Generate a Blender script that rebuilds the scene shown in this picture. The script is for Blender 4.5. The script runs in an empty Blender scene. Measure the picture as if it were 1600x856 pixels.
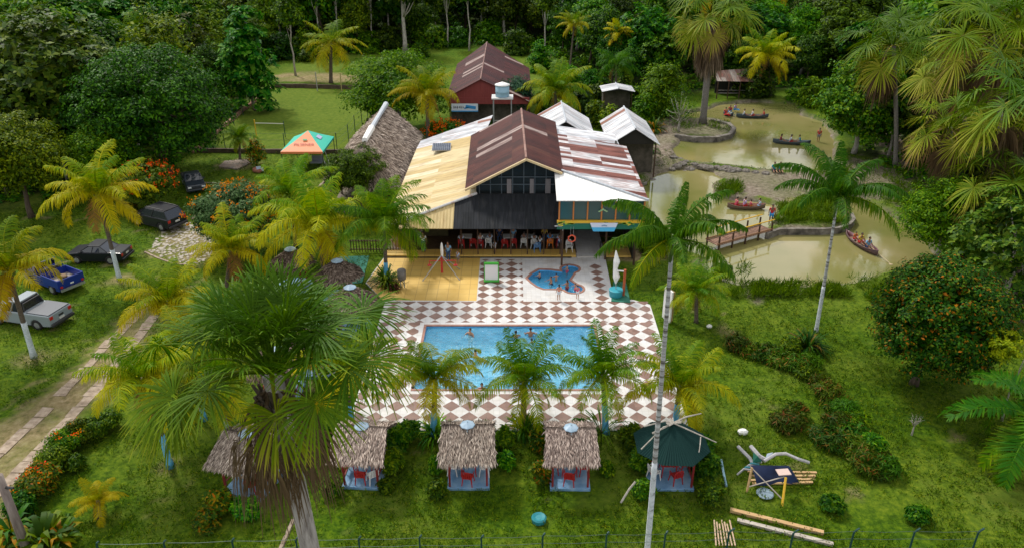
import bpy, bmesh, math, random
import numpy as np
from mathutils import Vector, Matrix
R_ = math.radians
# ------------------------------------------------------------------ camera, world, sun, exposure
scn = bpy.context.scene
H = 25.0; PITCH = R_(26.05); F = 1203.0
cp, sp = math.cos(PITCH), math.sin(PITCH)
cd = bpy.data.cameras.new('camera'); cam = bpy.data.objects.new('camera', cd)
scn.collection.objects.link(cam); scn.camera = cam
cam.location = (0, 0, H); cam.rotation_euler = (R_(90) - PITCH, 0, 0)
cd.sensor_width = 36; cd.lens = F / 1600 * 36; cd.clip_start = .1; cd.clip_end = 4000
SUN_EL, SUN_AZ = 50.0, -35.0          # azimuth measured from +Y towards +X
w = bpy.data.worlds.new('World'); scn.world = w; w.use_nodes = True
nt = w.node_tree; nt.nodes.clear()
out = nt.nodes.new('ShaderNodeOutputWorld'); bg = nt.nodes.new('ShaderNodeBackground')
sky = nt.nodes.new('ShaderNodeTexSky'); sky.sky_type = 'NISHITA'; sky.sun_disc = False
sky.sun_elevation = R_(SUN_EL); sky.sun_rotation = R_(SUN_AZ)
tc = nt.nodes.new('ShaderNodeTexCoord'); noi = nt.nodes.new('ShaderNodeTexNoise')
noi.inputs['Scale'].default_value = 2.2; noi.inputs['Detail'].default_value = 5
rmp = nt.nodes.new('ShaderNodeValToRGB'); rmp.color_ramp.elements[0].position = .34; rmp.color_ramp.elements[1].position = .56
mx = nt.nodes.new('ShaderNodeMix'); mx.data_type = 'RGBA'
mx.inputs[7].default_value = (8.4, 8.2, 7.9, 1)
nt.links.new(tc.outputs['Generated'], noi.inputs['Vector']); nt.links.new(noi.outputs['Fac'], rmp.inputs['Fac'])
nt.links.new(rmp.outputs['Color'], mx.inputs[0]); nt.links.new(sky.outputs['Color'], mx.inputs[6])
nt.links.new(mx.outputs[2], bg.inputs['Color']); bg.inputs['Strength'].default_value = .10
nt.links.new(bg.outputs[0], out.inputs['Surface'])
sd = bpy.data.lights.new('sun', 'SUN'); sun = bpy.data.objects.new('sun', sd); scn.collection.objects.link(sun)
sd.energy = 2.3; sd.angle = R_(9); sd.color = (1, .95, .86)
_sv = Vector((math.sin(R_(SUN_AZ)) * math.cos(R_(SUN_EL)), math.cos(R_(SUN_AZ)) * math.cos(R_(SUN_EL)), math.sin(R_(SUN_EL))))
sun.rotation_euler = _sv.to_track_quat('Z', 'Y').to_euler(); sun.location = _sv * 200
vs = scn.view_settings; vs.view_transform = 'Standard'; vs.look = 'None'; vs.exposure = 0.68; vs.gamma = 1
scn.render.engine = 'CYCLES'; scn.cycles.use_denoising = True
scn.cycles.max_bounces = 6; scn.cycles.transparent_max_bounces = 12; scn.cycles.diffuse_bounces = 3; scn.cycles.transmission_bounces = 6; scn.cycles.caustics_refractive = True
C = scn.collection

# ------------------------------------------------------------------ where things stand (measured on the ground, metres)
def PZ(px, py, z=0.0):
    t = (py - 428) / F; drop = H - z; r = (cp - t * sp) / (sp + t * cp)
    Y = drop * r; Zc = Y * cp + drop * sp
    return ((px - 800) / F * Zc, Y, z)
def PY(px, py, Y):
    t = (py - 428) / F; r = (cp - t * sp) / (sp + t * cp)
    drop = Y / r; Zc = Y * cp + drop * sp
    return ((px - 800) / F * Zc, Y, H - drop)
def poly_px(pts, z=0.0): return [PZ(x, y, z)[:2] for x, y in pts]

# ------------------------------------------------------------------ materials
MATS = {}
def _new(name):
    m = bpy.data.materials.new(name); m.use_nodes = True; n = m.node_tree
    b = n.nodes['Principled BSDF']; return m, n, b
def mat(name, col, rough=.6, metal=0, spec=.4, emis=None, coat=0):
    if name in MATS: return MATS[name]
    m, n, b = _new(name)
    b.inputs['Base Color'].default_value = (*col, 1); b.inputs['Roughness'].default_value = rough
    b.inputs['Metallic'].default_value = metal; b.inputs['Specular IOR Level'].default_value = spec
    b.inputs['Coat Weight'].default_value = coat
    MATS[name] = m; return m
def nmat(name, cols, scale=3, rough=.7, bump=.2, detail=5, dist=.02, spec=.3, stretch=(1, 1, 1), pos=None, coat=0):
    """a colour ramp over noise in object space plus a fine bump"""
    if name in MATS: return MATS[name]
    m, n, b = _new(name); L = n.links
    t = n.nodes.new('ShaderNodeTexCoord'); mp = n.nodes.new('ShaderNodeMapping'); mp.inputs['Scale'].default_value = stretch
    no = n.nodes.new('ShaderNodeTexNoise'); no.inputs['Scale'].default_value = scale; no.inputs['Detail'].default_value = detail; no.inputs['Roughness'].default_value = .65
    rp = n.nodes.new('ShaderNodeValToRGB'); e = rp.color_ramp.elements
    k = len(cols)
    for i, c in enumerate(cols):
        p = pos[i] if pos else .3 + .4 * i / max(1, k - 1)
        if i < 2: el = e[i]; el.position = p
        else: el = e.new(p)
        el.color = (*c, 1)
    L.new(t.outputs['Object'], mp.inputs['Vector']); L.new(mp.outputs[0], no.inputs['Vector'])
    L.new(no.outputs['Fac'], rp.inputs['Fac']); L.new(rp.outputs['Color'], b.inputs['Base Color'])
    b.inputs['Roughness'].default_value = rough; b.inputs['Specular IOR Level'].default_value = spec; b.inputs['Coat Weight'].default_value = coat
    if bump:
        bp = n.nodes.new('ShaderNodeBump'); bp.inputs['Strength'].default_value = bump; bp.inputs['Distance'].default_value = dist
        L.new(no.outputs['Fac'], bp.inputs['Height']); L.new(bp.outputs[0], b.inputs['Normal'])
    MATS[name] = m; return m
def leafmat(name, cols, pos=None, rough=.45, trans=.3, attr=False, huevar=.03, valvar=.35):
    """leaf colour picked per leaf (random per island) and shifted a little per plant; with attr the ramp follows the frond's age"""
    if name in MATS: return MATS[name]
    m, n, b = _new(name); L = n.links
    g = n.nodes.new('ShaderNodeNewGeometry'); oi = n.nodes.new('ShaderNodeObjectInfo')
    rp = n.nodes.new('ShaderNodeValToRGB'); e = rp.color_ramp.elements; k = len(cols)
    for i, c in enumerate(cols):
        p = pos[i] if pos else i / max(1, k - 1)
        if i < 2: el = e[i]; el.position = p
        else: el = e.new(p)
        el.color = (*c, 1)
    if attr:
        a = n.nodes.new('ShaderNodeAttribute'); a.attribute_name = 'age'
        ma = n.nodes.new('ShaderNodeMath'); ma.operation = 'MULTIPLY_ADD'; ma.inputs[1].default_value = .16
        L.new(g.outputs['Random Per Island'], ma.inputs[0]); L.new(a.outputs['Fac'], ma.inputs[2]); L.new(ma.outputs[0], rp.inputs['Fac'])
    else: L.new(g.outputs['Random Per Island'], rp.inputs['Fac'])
    hs = n.nodes.new('ShaderNodeHueSaturation'); hs.inputs['Saturation'].default_value = 1.12
    m1 = n.nodes.new('ShaderNodeMapRange'); m1.inputs['To Min'].default_value = .5 - huevar; m1.inputs['To Max'].default_value = .5 + huevar
    m2 = n.nodes.new('ShaderNodeMapRange'); m2.inputs['To Min'].default_value = 1 - valvar; m2.inputs['To Max'].default_value = 1 + valvar
    mm = n.nodes.new('ShaderNodeMath'); mm.operation = 'MULTIPLY'; mm.inputs[1].default_value = 7.31
    fr = n.nodes.new('ShaderNodeMath'); fr.operation = 'FRACT'
    L.new(oi.outputs['Random'], m1.inputs['Value']); L.new(oi.outputs['Random'], mm.inputs[0]); L.new(mm.outputs[0], fr.inputs[0]); L.new(fr.outputs[0], m2.inputs['Value'])
    L.new(m1.outputs[0], hs.inputs['Hue']); L.new(m2.outputs[0], hs.inputs['Value']); L.new(rp.outputs['Color'], hs.inputs['Color'])
    L.new(hs.outputs['Color'], b.inputs['Base Color']); b.inputs['Roughness'].default_value = max(.55, rough); b.inputs['Specular IOR Level'].default_value = .12
    tr = n.nodes.new('ShaderNodeBsdfTranslucent'); mi = n.nodes.new('ShaderNodeMixShader'); mi.inputs[0].default_value = trans
    L.new(hs.outputs['Color'], tr.inputs['Color'])
    L.new(b.outputs[0], mi.inputs[1]); L.new(tr.outputs[0], mi.inputs[2]); L.new(mi.outputs[0], n.nodes['Material Output'].inputs['Surface'])
    MATS[name] = m; return m
def sheetmat(name, cols, pos, rust=(.12, .035, .025), sx=1.0, sy=3.0, period=.18, along='X', rough=.5, metal=.0, grime=.35, constant=True, rot=0, var=.5, cb=.8):
    """corrugated sheets: patchwork colour per sheet (brick cells), corrugation bump, streaky rust"""
    if name in MATS: return MATS[name]
    m, n, b = _new(name); L = n.links
    t = n.nodes.new('ShaderNodeTexCoord'); mp = n.nodes.new('ShaderNodeMapping')
    L.new(t.outputs['Object'], mp.inputs['Vector'])
    if along == 'Y': mp.inputs['Rotation'].default_value = (0, 0, R_(90))
    mp2 = n.nodes.new('ShaderNodeVectorMath'); mp2.operation = 'MULTIPLY'; mp2.inputs[1].default_value = (1, 1, 0)
    L.new(mp.outputs[0], mp2.inputs[0])
    # sheet id: white noise on floored coordinates (rows shifted a little)
    sc = n.nodes.new('ShaderNodeVectorMath'); sc.operation = 'DIVIDE'; sc.inputs[1].default_value = (sy, sx, 1)
    fl = n.nodes.new('ShaderNodeVectorMath'); fl.operation = 'FLOOR'; wn = n.nodes.new('ShaderNodeTexWhiteNoise'); wn.noise_dimensions = '2D'
    no0 = n.nodes.new('ShaderNodeTexNoise'); no0.inputs['Scale'].default_value = .35
    L.new(mp2.outputs[0], sc.inputs[0]); L.new(sc.outputs[0], fl.inputs[0]); L.new(fl.outputs[0], wn.inputs['Vector'])
    rp = n.nodes.new('ShaderNodeValToRGB'); rp.color_ramp.interpolation = 'CONSTANT' if constant else 'LINEAR'; e = rp.color_ramp.elements
    for i, c in enumerate(cols):
        if i < 2: el = e[i]; el.position = pos[i]
        else: el = e.new(pos[i])
        el.color = (*c, 1)
    L.new(wn.outputs['Value'], rp.inputs['Fac'])
    no = n.nodes.new('ShaderNodeTexNoise'); no.inputs['Scale'].default_value = 1.2; no.inputs['Detail'].default_value = 8; no.inputs['Roughness'].default_value = .7
    st = n.nodes.new('ShaderNodeVectorMath'); st.operation = 'MULTIPLY'; st.inputs[1].default_value = (.35, 2.2, 1)
    L.new(mp2.outputs[0], st.inputs[0]); L.new(st.outputs[0], no.inputs['Vector'])
    r2 = n.nodes.new('ShaderNodeValToRGB'); r2.color_ramp.elements[0].position = .60 - grime * .25; r2.color_ramp.elements[1].position = .76 - grime * .15
    mxx = n.nodes.new('ShaderNodeMix'); mxx.data_type = 'RGBA'; L.new(no.outputs['Fac'], r2.inputs['Fac']); L.new(r2.outputs['Color'], mxx.inputs[0])
    L.new(rp.outputs['Color'], mxx.inputs[6]); mxx.inputs[7].default_value = (*rust, 1)
    n3 = n.nodes.new('ShaderNodeTexNoise'); n3.inputs['Scale'].default_value = 2.3; n3.inputs['Detail'].default_value = 6
    hs = n.nodes.new('ShaderNodeHueSaturation'); mr = n.nodes.new('ShaderNodeMapRange'); mr.inputs['From Min'].default_value = .3; mr.inputs['From Max'].default_value = .7; mr.inputs['To Min'].default_value = 1 - var; mr.inputs['To Max'].default_value = 1 + var
    L.new(st.outputs[0], n3.inputs['Vector']); L.new(n3.outputs['Fac'], mr.inputs['Value']); L.new(mr.outputs[0], hs.inputs['Value']); L.new(mxx.outputs[2], hs.inputs['Color'])
    L.new(hs.outputs['Color'], b.inputs['Base Color']); b.inputs['Roughness'].default_value = rough; b.inputs['Metallic'].default_value = metal; b.inputs['Specular IOR Level'].default_value = .10
    wv = n.nodes.new('ShaderNodeTexWave'); wv.wave_profile = 'SIN'; wv.bands_direction = 'Y'; wv.inputs['Scale'].default_value = .314 / period
    wv.inputs['Distortion'].default_value = 0
    L.new(mp2.outputs[0], wv.inputs['Vector'])
    bp = n.nodes.new('ShaderNodeBump'); bp.inputs['Strength'].default_value = cb; bp.inputs['Distance'].default_value = .03
    L.new(wv.outputs['Fac'], bp.inputs['Height']); L.new(bp.outputs[0], b.inputs['Normal'])
    MATS[name] = m; return m

# ------------------------------------------------------------------ object helpers
def thing(name, label, cat, loc=(0, 0, 0), rotz=0, group=None, scale=None):
    o = bpy.data.objects.new(name, None); C.objects.link(o); o.location = loc; o.rotation_euler = (0, 0, rotz)
    o.empty_display_size = .2
    if scale: o.scale = (scale, scale, scale)
    
    if label: o['label'] = label; o['category'] = cat
    if group: o['group'] = group
    return o
def tag(o, label=None, cat=None, group=None, kind=None):
    if label: o['label'] = label
    if cat: o['category'] = cat
    if group: o['group'] = group
    if kind: o['kind'] = kind
    return o
def link(name, me, parent=None, loc=None, rot=None, scale=None):
    o = bpy.data.objects.new(name, me); C.objects.link(o)
    if parent: o.parent = parent
    if loc is not None: o.location = loc
    if rot is not None: o.rotation_euler = rot
    if scale is not None: o.scale = scale if hasattr(scale, '__len__') else (scale,) * 3
    return o
def slotmat(o, i, m):
    o.material_slots[i].link = 'OBJECT'; o.material_slots[i].material = m
class MB:
    def __init__(s): s.v = []; s.f = []; s.m = []
    def add(s, vs, fs, m=0):
        b = len(s.v); s.v += [tuple(x) for x in vs]; s.f += [tuple(i + b for i in f) for f in fs]; s.m += [m] * len(fs); return s
    def box(s, c, d, rz=0, m=0, rx=0, ry=0):
        M = Matrix.Translation(c) @ Matrix.Rotation(rz, 4, 'Z') @ Matrix.Rotation(ry, 4, 'Y') @ Matrix.Rotation(rx, 4, 'X')
        vs = [M @ Vector((x * d[0] / 2, y * d[1] / 2, z * d[2] / 2)) for x in (-1, 1) for y in (-1, 1) for z in (-1, 1)]
        return s.add(vs, [(0, 1, 3, 2), (4, 6, 7, 5), (0, 4, 5, 1), (2, 3, 7, 6), (0, 2, 6, 4), (1, 5, 7, 3)], m)
    def tube(s, pts, rs, n=8, m=0, cap=True):
        pts = [Vector(p) for p in pts]
        if not hasattr(rs, '__len__'): rs = [rs] * len(pts)
        vs = []; fs = []; up = Vector((0, 0, 1)); prev = None
        for i, p in enumerate(pts):
            d = (pts[min(i + 1, len(pts) - 1)] - pts[max(i - 1, 0)]).normalized()
            a = (prev - d * prev.dot(d)) if prev is not None else d.orthogonal()
            if a.length < 1e-5: a = d.orthogonal()
            a.normalize(); prev = a; b = d.cross(a)
            for k in range(n):
                t = 2 * math.pi * k / n; vs.append(p + (a * math.cos(t) + b * math.sin(t)) * rs[i])
        for i in range(len(pts) - 1):
            for k in range(n):
                k2 = (k + 1) % n; fs.append((i * n + k, i * n + k2, (i + 1) * n + k2, (i + 1) * n + k))
        if cap: fs.append(tuple(range(n - 1, -1, -1))); fs.append(tuple((len(pts) - 1) * n + k for k in range(n)))
        return s.add(vs, fs, m)
    def lathe(s, prof, c=(0, 0, 0), n=20, m=0, sx=1, sy=1):
        vs = []; fs = []
        for r, z in prof:
            for k in range(n):
                t = 2 * math.pi * k / n; vs.append((c[0] + r * sx * math.cos(t), c[1] + r * sy * math.sin(t), c[2] + z))
        for i in range(len(prof) - 1):
            for k in range(n):
                k2 = (k + 1) % n; fs.append((i * n + k, i * n + k2, (i + 1) * n + k2, (i + 1) * n + k))
        fs.append(tuple(range(n - 1, -1, -1))); fs.append(tuple((len(prof) - 1) * n + k for k in range(n)))
        return s.add(vs, fs, m)
    def ball(s, c, r, m=0, n=10, k=6):
        if not hasattr(r, '__len__'): r = (r, r, r)
        prof = [(math.sin(math.pi * (i + .02) / (k + .04)), -math.cos(math.pi * (i + .02) / (k + .04))) for i in range(k + 1)]
        vs = []; fs = []
        for a, z in prof:
            for j in range(n):
                t = 2 * math.pi * j / n; vs.append((c[0] + a * r[0] * math.cos(t), c[1] + a * r[1] * math.sin(t), c[2] + z * r[2]))
        for i in range(k):
            for j in range(n):
                j2 = (j + 1) % n; fs.append((i * n + j, i * n + j2, (i + 1) * n + j2, (i + 1) * n + j))
        fs.append(tuple(range(n - 1, -1, -1))); fs.append(tuple(k * n + j for j in range(n)))
        return s.add(vs, fs, m)
    def slab(s, pts, th, m=0):
        """polygon with thickness th (downwards along its normal)"""
        P = [Vector(p) for p in pts]; nrm = Vector((0, 0, 0))
        for i in range(1, len(P) - 1): nrm += (P[i] - P[0]).cross(P[i + 1] - P[0])
        nrm.normalize()
        if nrm.z < 0: P.reverse(); nrm = -nrm
        n = len(P); vs = P + [p - nrm * th for p in P]
        return s.add(vs, [tuple(range(n)), tuple(range(2 * n - 1, n - 1, -1))] + [(i, i + n, (i + 1) % n + n, (i + 1) % n) for i in range(n)], m)
    def prism(s, pts, z0, z1, m=0):
        n = len(pts); a = sum(pts[i][0] * pts[(i + 1) % n][1] - pts[(i + 1) % n][0] * pts[i][1] for i in range(n))
        if a < 0: pts = pts[::-1]
        vs = [(x, y, z1) for x, y in pts] + [(x, y, z0) for x, y in pts]
        return s.add(vs, [tuple(range(n)), tuple(range(2 * n - 1, n - 1, -1))] + [(i, i + n, (i + 1) % n + n, (i + 1) % n) for i in range(n)], m)
    def mesh(s, name, mats, smooth=False):
        me = bpy.data.meshes.new(name); me.from_pydata([tuple(v) for v in s.v], [], s.f); 
        for m in (mats if isinstance(mats, (list, tuple)) else [mats]): me.materials.append(m)
        if any(s.m): me.polygons.foreach_set('material_index', s.m)
        if smooth: me.polygons.foreach_set('use_smooth', [True] * len(s.f))
        me.update(); return me
    def build(s, name, mats, parent=None, smooth=False, bevel=0, seg=2, loc=None, rot=None):
        o = link(name, s.mesh(name, mats, smooth), parent, loc, rot)
        if bevel:
            b = o.modifiers.new('edge', 'BEVEL'); b.width = bevel; b.segments = seg; b.limit_method = 'ANGLE'; b.angle_limit = R_(40)
        return o
def npmesh(name, V, Q, mats, age=None, mi=None):
    """mesh from numpy arrays: V n x 3, Q m x 4 quads"""
    me = bpy.data.meshes.new(name); V = np.asarray(V, np.float32); Q = np.asarray(Q, np.int32)
    me.vertices.add(len(V)); me.vertices.foreach_set('co', V.ravel())
    me.loops.add(Q.size); me.loops.foreach_set('vertex_index', Q.ravel())
    me.polygons.add(len(Q)); me.polygons.foreach_set('loop_start', np.arange(len(Q), dtype=np.int32) * 4)
    try: me.polygons.foreach_set('loop_total', np.full(len(Q), 4, np.int32))
    except Exception: pass
    for m in (mats if isinstance(mats, (list, tuple)) else [mats]): me.materials.append(m)
    if mi is not None: me.polygons.foreach_set('material_index', np.asarray(mi, np.int32))
    if age is not None:
        a = me.attributes.new('age', 'FLOAT', 'POINT'); a.data.foreach_set('value', np.asarray(age, np.float32))
    me.update(calc_edges=True); return me
def copy_tree(o, loc=None, rotz=None, scale=None, label=None, group=None):
    r = o.copy(); C.objects.link(r)
    if loc is not None: r.location = loc
    if rotz is not None: r.rotation_euler = (0, 0, rotz)
    if scale is not None: r.scale = (scale,) * 3 if not hasattr(scale, '__len__') else scale
    if label: r['label'] = label
    if group: r['group'] = group
    for ch in list(o.children):
        c = ch.copy(); C.objects.link(c); c.parent = r
        for g in list(ch.children):
            d = g.copy(); C.objects.link(d); d.parent = c
    return r
def unit(a): return a / np.maximum(np.linalg.norm(a, axis=-1, keepdims=True), 1e-9)
# ------------------------------------------------------------------ foliage
def leaf_quads(B, A, N, L, W, fold=.25):
    """n rhombic leaves: base B, axis A, normal N, length L, width W"""
    S = unit(np.cross(A, N)); N2 = np.cross(S, A); L = np.reshape(L, (-1, 1)); W = np.reshape(W, (-1, 1))
    m = B + A * L * .55
    V = np.stack([B, m + S * W / 2 + N2 * W * fold * .5, B + A * L - N2 * L * .12, m - S * W / 2 + N2 * W * fold * .5], 1)
    n = len(B); return V.reshape(-1, 3), np.arange(4 * n).reshape(-1, 4)
def rdir(rng, n): return unit(rng.normal(size=(n, 3)))
def crown_points(rng, R, n, zmin=-.35):
    d = rdir(rng, n * 4); d = d[d[:, 2] > zmin][:n]
    return d
def crown_np(seed, R, ncl, clr, nleaf, L, W, zmin=-.35, ros=0, jitter=.35, inner=.18, lump=.28, upbias=.55):
    """clumps of leaves spread over and inside a lumpy ellipsoid; returns V, Q and the clump centres"""
    rng = np.random.default_rng(seed); R = np.array(R, float)
    d = crown_points(rng, R, ncl, zmin)
    k = rng.uniform(1 - lump, 1.0, (len(d), 1)); c = d * R * k
    cr = clr * rng.uniform(.65, 1.25, len(d))
    n = len(d) * nleaf; ci = np.repeat(np.arange(len(d)), nleaf)
    if ros:   # rosettes of big leaves at twig ends
        nr = max(1, nleaf // ros); ri = np.repeat(np.arange(len(d) * nr), ros); rc = np.repeat(np.arange(len(d)), nr)
        dd = rdir(rng, len(rc)); dd[:, 2] = np.abs(dd[:, 2]) * .9 + .05; dd = unit(dd + d[rc] * .5)
        rp = c[rc] + dd * (cr[rc] * rng.uniform(.5, 1.05, len(rc)))[:, None]
        ax = unit(dd + np.array([0, 0, .6])); t1 = unit(np.cross(ax, rdir(rng, len(ax)))); t2 = np.cross(ax, t1)
        ang = np.tile(np.arange(ros) * 2 * math.pi / ros, len(rc)) + rng.uniform(-.25, .25, len(ri))
        out = t1[ri] * np.cos(ang)[:, None] + t2[ri] * np.sin(ang)[:, None]
        A = unit(out + ax[ri] * rng.uniform(-.1, .55, (len(ri), 1))); N = unit(ax[ri] - A * np.sum(ax[ri] * A, 1, keepdims=True))
        B = rp[ri]; n = len(B)
    else:
        dd = rdir(rng, n); dd[:, 2] = np.where(dd[:, 2] < -.2, -dd[:, 2], dd[:, 2])
        B = c[ci] + dd * (cr[ci] * rng.uniform(.45, 1.05, n))[:, None] * np.array([1, 1, .8])
        N = unit(dd * .7 + d[ci] * .35 + np.array([0, 0, upbias]) + rng.normal(size=(n, 3)) * jitter)
        A = unit(np.cross(N, rdir(rng, n))); A[:, 2] -= .18; A = unit(A)
    Ls = L * rng.uniform(.65, 1.3, n); V, Q = leaf_quads(B, A, N, Ls, Ls * W / L)
    # inner leaves that close the crown
    ni = int(n * inner)
    if ni:
        di = rdir(rng, ni); di[:, 2] = np.where(di[:, 2] < zmin, -di[:, 2], di[:, 2])
        Bi = di * R * rng.uniform(.35, .82, (ni, 1)); Ni = unit(di + rng.normal(size=(ni, 3)) * .4); Ai = unit(np.cross(Ni, rdir(rng, ni)))
        Vi, Qi = leaf_quads(Bi, Ai, Ni, np.full(ni, L * 1.7), np.full(ni, W * 2.2)); Q = np.vstack([Q, Qi + len(V)]); V = np.vstack([V, Vi])
    return V, Q, c, rng
def trunk_mb(rng, h, r, targets=(), lean=(0, 0), r_top=.45, seg=8, limb=.35):
    mb = MB(); n = 5; pts = []; 
    for i in range(n + 1):
        s = i / n; pts.append((lean[0] * s * s + rng.normal() * .04 * h * .3 * (0 < i), lean[1] * s * s + rng.normal() * .04 * h * .3 * (0 < i), h * s - .15 * (i == 0)))
    rs = [r * (1.35 if i == 0 else 1 - (1 - r_top) * i / n) for i in range(n + 1)]
    mb.tube(pts, rs, seg)
    top = Vector(pts[-1]); 
    for t in targets:
        t = Vector(t); a = Vector(pts[rng.integers(3, n + 1)]); m = a.lerp(t, .5) + Vector((0, 0, -.08 * (t - a).length))
        mb.tube([a, m, t], [r * limb, r * limb * .65, r * .08], 6)
    return mb
LEAF = {
 'mango': leafmat('leaf_deep_green', [(.007, .026, .003), (.020, .068, .004), (.048, .12, .006), (.09, .19, .010)]),
 'loose': leafmat('leaf_fresh_green', [(.020, .065, .004), (.05, .13, .007), (.10, .20, .010), (.18, .28, .020)], trans=.4),
 'olive': leafmat('leaf_olive', [(.020, .055, .004), (.05, .11, .007), (.11, .18, .012), (.20, .26, .025)], trans=.3),
 'big': leafmat('leaf_broad', [(.010, .042, .005), (.026, .09, .010), (.065, .15, .018), (.15, .24, .04)], rough=.5, trans=.25),
 'dark': leafmat('leaf_forest', [(.005, .024, .003), (.017, .056, .004), (.045, .105, .006), (.115, .195, .012)], valvar=.5, huevar=.04),
 'red': leafmat('leaf_red_tips', [(.008, .035, .004), (.02, .08, .006), (.05, .13, .010), (.11, .15, .015), (.32, .13, .03), (.40, .15, .05)], pos=[0, .40, .70, .88, .965, 1], trans=.2),
 'shrub': leafmat('leaf_shrub', [(.010, .048, .004), (.03, .10, .007), (.075, .17, .010), (.16, .25, .016)]),
 'croton': leafmat('leaf_croton', [(.015, .05, .008), (.04, .10, .012), (.10, .15, .015), (.26, .17, .01), (.32, .10, .015)], pos=[0, .4, .7, .88, 1]),
 'dry': leafmat('leaf_dry_bush', [(.018, .05, .006), (.04, .09, .010), (.08, .13, .018), (.20, .10, .03)], pos=[0, .45, .82, .96]),
 'grass': leafmat('leaf_grass_clump', [(.02, .06, .006), (.05, .12, .010), (.09, .17, .015)]),
}
BARK = {
 'brown': nmat('bark_brown', [(.05, .035, .025), (.12, .09, .065)], 9, .9, .5, stretch=(1, 1, .3)),
 'pale': nmat('bark_pale', [(.22, .20, .17), (.48, .45, .40)], 6, .85, .4, stretch=(1, 1, .4)),
 'grey': nmat('bark_grey', [(.10, .09, .08), (.26, .24, .22)], 7, .9, .5, stretch=(1, 1, 3)),
}
def tree_parts(t, kind, seed, w, h, leaf=(.3, .16), ncl=None, nleaf=80, bark='brown', crown_h=None, zmin=-.35, clr=None, ros=0, tr=None, limbs=7, inner=.18, lump=.28, mat_=None):
    """crown and trunk meshes of one broadleaf tree, w wide and h high"""
    rx = w / 2; ch = crown_h or min(h * .8, w * .85); rz = ch / (1 + abs(zmin)); cz = h - rz
    clr = clr or rx * .26; ncl = ncl or 60
    V, Q, c, rng = crown_np(seed, (rx - clr * .6, rx - clr * .6, max(.3, rz - clr * .6)), ncl, clr, nleaf, leaf[0], leaf[1], zmin, ros, inner=inner, lump=lump)
    cr = link('crown', npmesh('crown', V + np.array([0, 0, cz]), Q, mat_ or LEAF[kind]), t)
    tg = [tuple(x * .85 + np.array([0, 0, cz])) for x in c[rng.choice(len(c), min(limbs, len(c)), replace=False)]] if limbs else []
    mb = trunk_mb(rng, max(.4, cz * .95 if cz > .5 else h * .5), tr or max(.05, w * .028), tg)
    tk = mb.build('trunk', BARK[bark], t, smooth=True)
    return cr, tk
def pinnate(specs, seed, nl=34, ll=.75, lw=.08, hang=.5, curl=.25, base_gap=.1):
    """specs: (azimuth, start elevation, length, droop, age, twist); one mesh for all fronds"""
    rng = np.random.default_rng(seed); Vs = []; Qs = []; Ag = []; off = 0
    for az, el0, Lf, droop, age, tw in specs:
        ns = 14; s = np.linspace(0, 1, ns + 1); el = el0 - droop * s ** 1.35
        az2 = az + tw * s * s; dx = np.cos(el) * np.cos(az2); dy = np.cos(el) * np.sin(az2); dz = np.sin(el)
        T = np.stack([dx, dy, dz], 1); P = np.vstack([[0, 0, 0], np.cumsum((T[1:] + T[:-1]) / 2 * Lf / ns, 0)])
        P[:, :2] += np.array([math.cos(az), math.sin(az)]) * .10
        # rachis: three-sided strip
        side = unit(np.cross(T, [0, 0, 1.0])); upn = np.cross(side, T); rw = (.045 * (1 - s) + .008)[:, None] * (Lf / 3.2)
        ring = np.stack([P + side * rw, P - side * rw, P - upn * rw * 1.3], 1).reshape(-1, 3)
        q = [(i * 3 + k, i * 3 + (k + 1) % 3, (i + 1) * 3 + (k + 1) % 3, (i + 1) * 3 + k) for i in range(ns) for k in range(3)]
        Vs.append(ring); Qs.append(np.array(q) + off); Ag.append(np.full(len(ring), min(1, age + .12))); off += len(ring)
        sl = np.repeat(np.linspace(base_gap, .995, nl), 2); sg = np.tile([1.0, -1.0], nl); kp = rng.random(len(sl)) > .06; gp = rng.uniform(.3, .9); kp &= ~((np.abs(sl - gp) < .025) & (sg > 0)); sl = sl[kp]; sg = sg[kp]
        sl = np.clip(sl + rng.uniform(-.006, .006, len(sl)), 0, 1)
        x = sl * ns; i0 = np.minimum(x.astype(int), ns - 1); f = (x - i0)[:, None]
        Pl = P[i0] * (1 - f) + P[i0 + 1] * f; Tl = unit(T[i0] * (1 - f) + T[i0 + 1] * f)
        Sl = unit(np.cross(Tl, [0, 0, 1.0])) * sg[:, None]; Ul = np.cross(Sl, Tl) * sg[:, None]
        fw = (.25 + .75 * sl ** 1.5)[:, None] * rng.uniform(.8, 1.2, (len(sl), 1))
        D = unit(Sl + Tl * fw + Ul * rng.uniform(.0, .25, (len(sl), 1)))
        prof = np.sin(np.pi * np.clip(.16 + .80 * sl, 0, 1)) ** .6
        ln = (ll * prof * rng.uniform(.8, 1.12, len(sl)))[:, None]; hg = hang * rng.uniform(.5, 1.5, (len(sl), 1))
        p0 = Pl; p1 = p0 + unit(D + np.array([0, 0, -.35]) * hg) * ln * .5; p2 = p1 + unit(D * (1 - curl) + np.array([0, 0, -1.25]) * hg) * ln * .5
        wd = Tl * (lw * .5 * (Lf / 3.2) ** .5)
        V = np.stack([p0 - wd * .5, p0 + wd * .5, p1 - wd, p1 + wd, p2 - wd * .15, p2 + wd * .15], 1).reshape(-1, 3)
        n = len(sl); b = (np.arange(n) * 6)[:, None] + off
        Qs.append(np.vstack([b + np.array([0, 1, 3, 2]), b + np.array([2, 3, 5, 4])])); Vs.append(V)
        ta = np.tile([0, 0, .03, .03, .14, .14], n) + age + np.repeat(rng.normal(0, .03, n), 6); Ag.append(np.clip(ta, 0, 1)); off += len(V)
    return np.vstack(Vs), np.vstack(Qs), np.concatenate(Ag)
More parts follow.
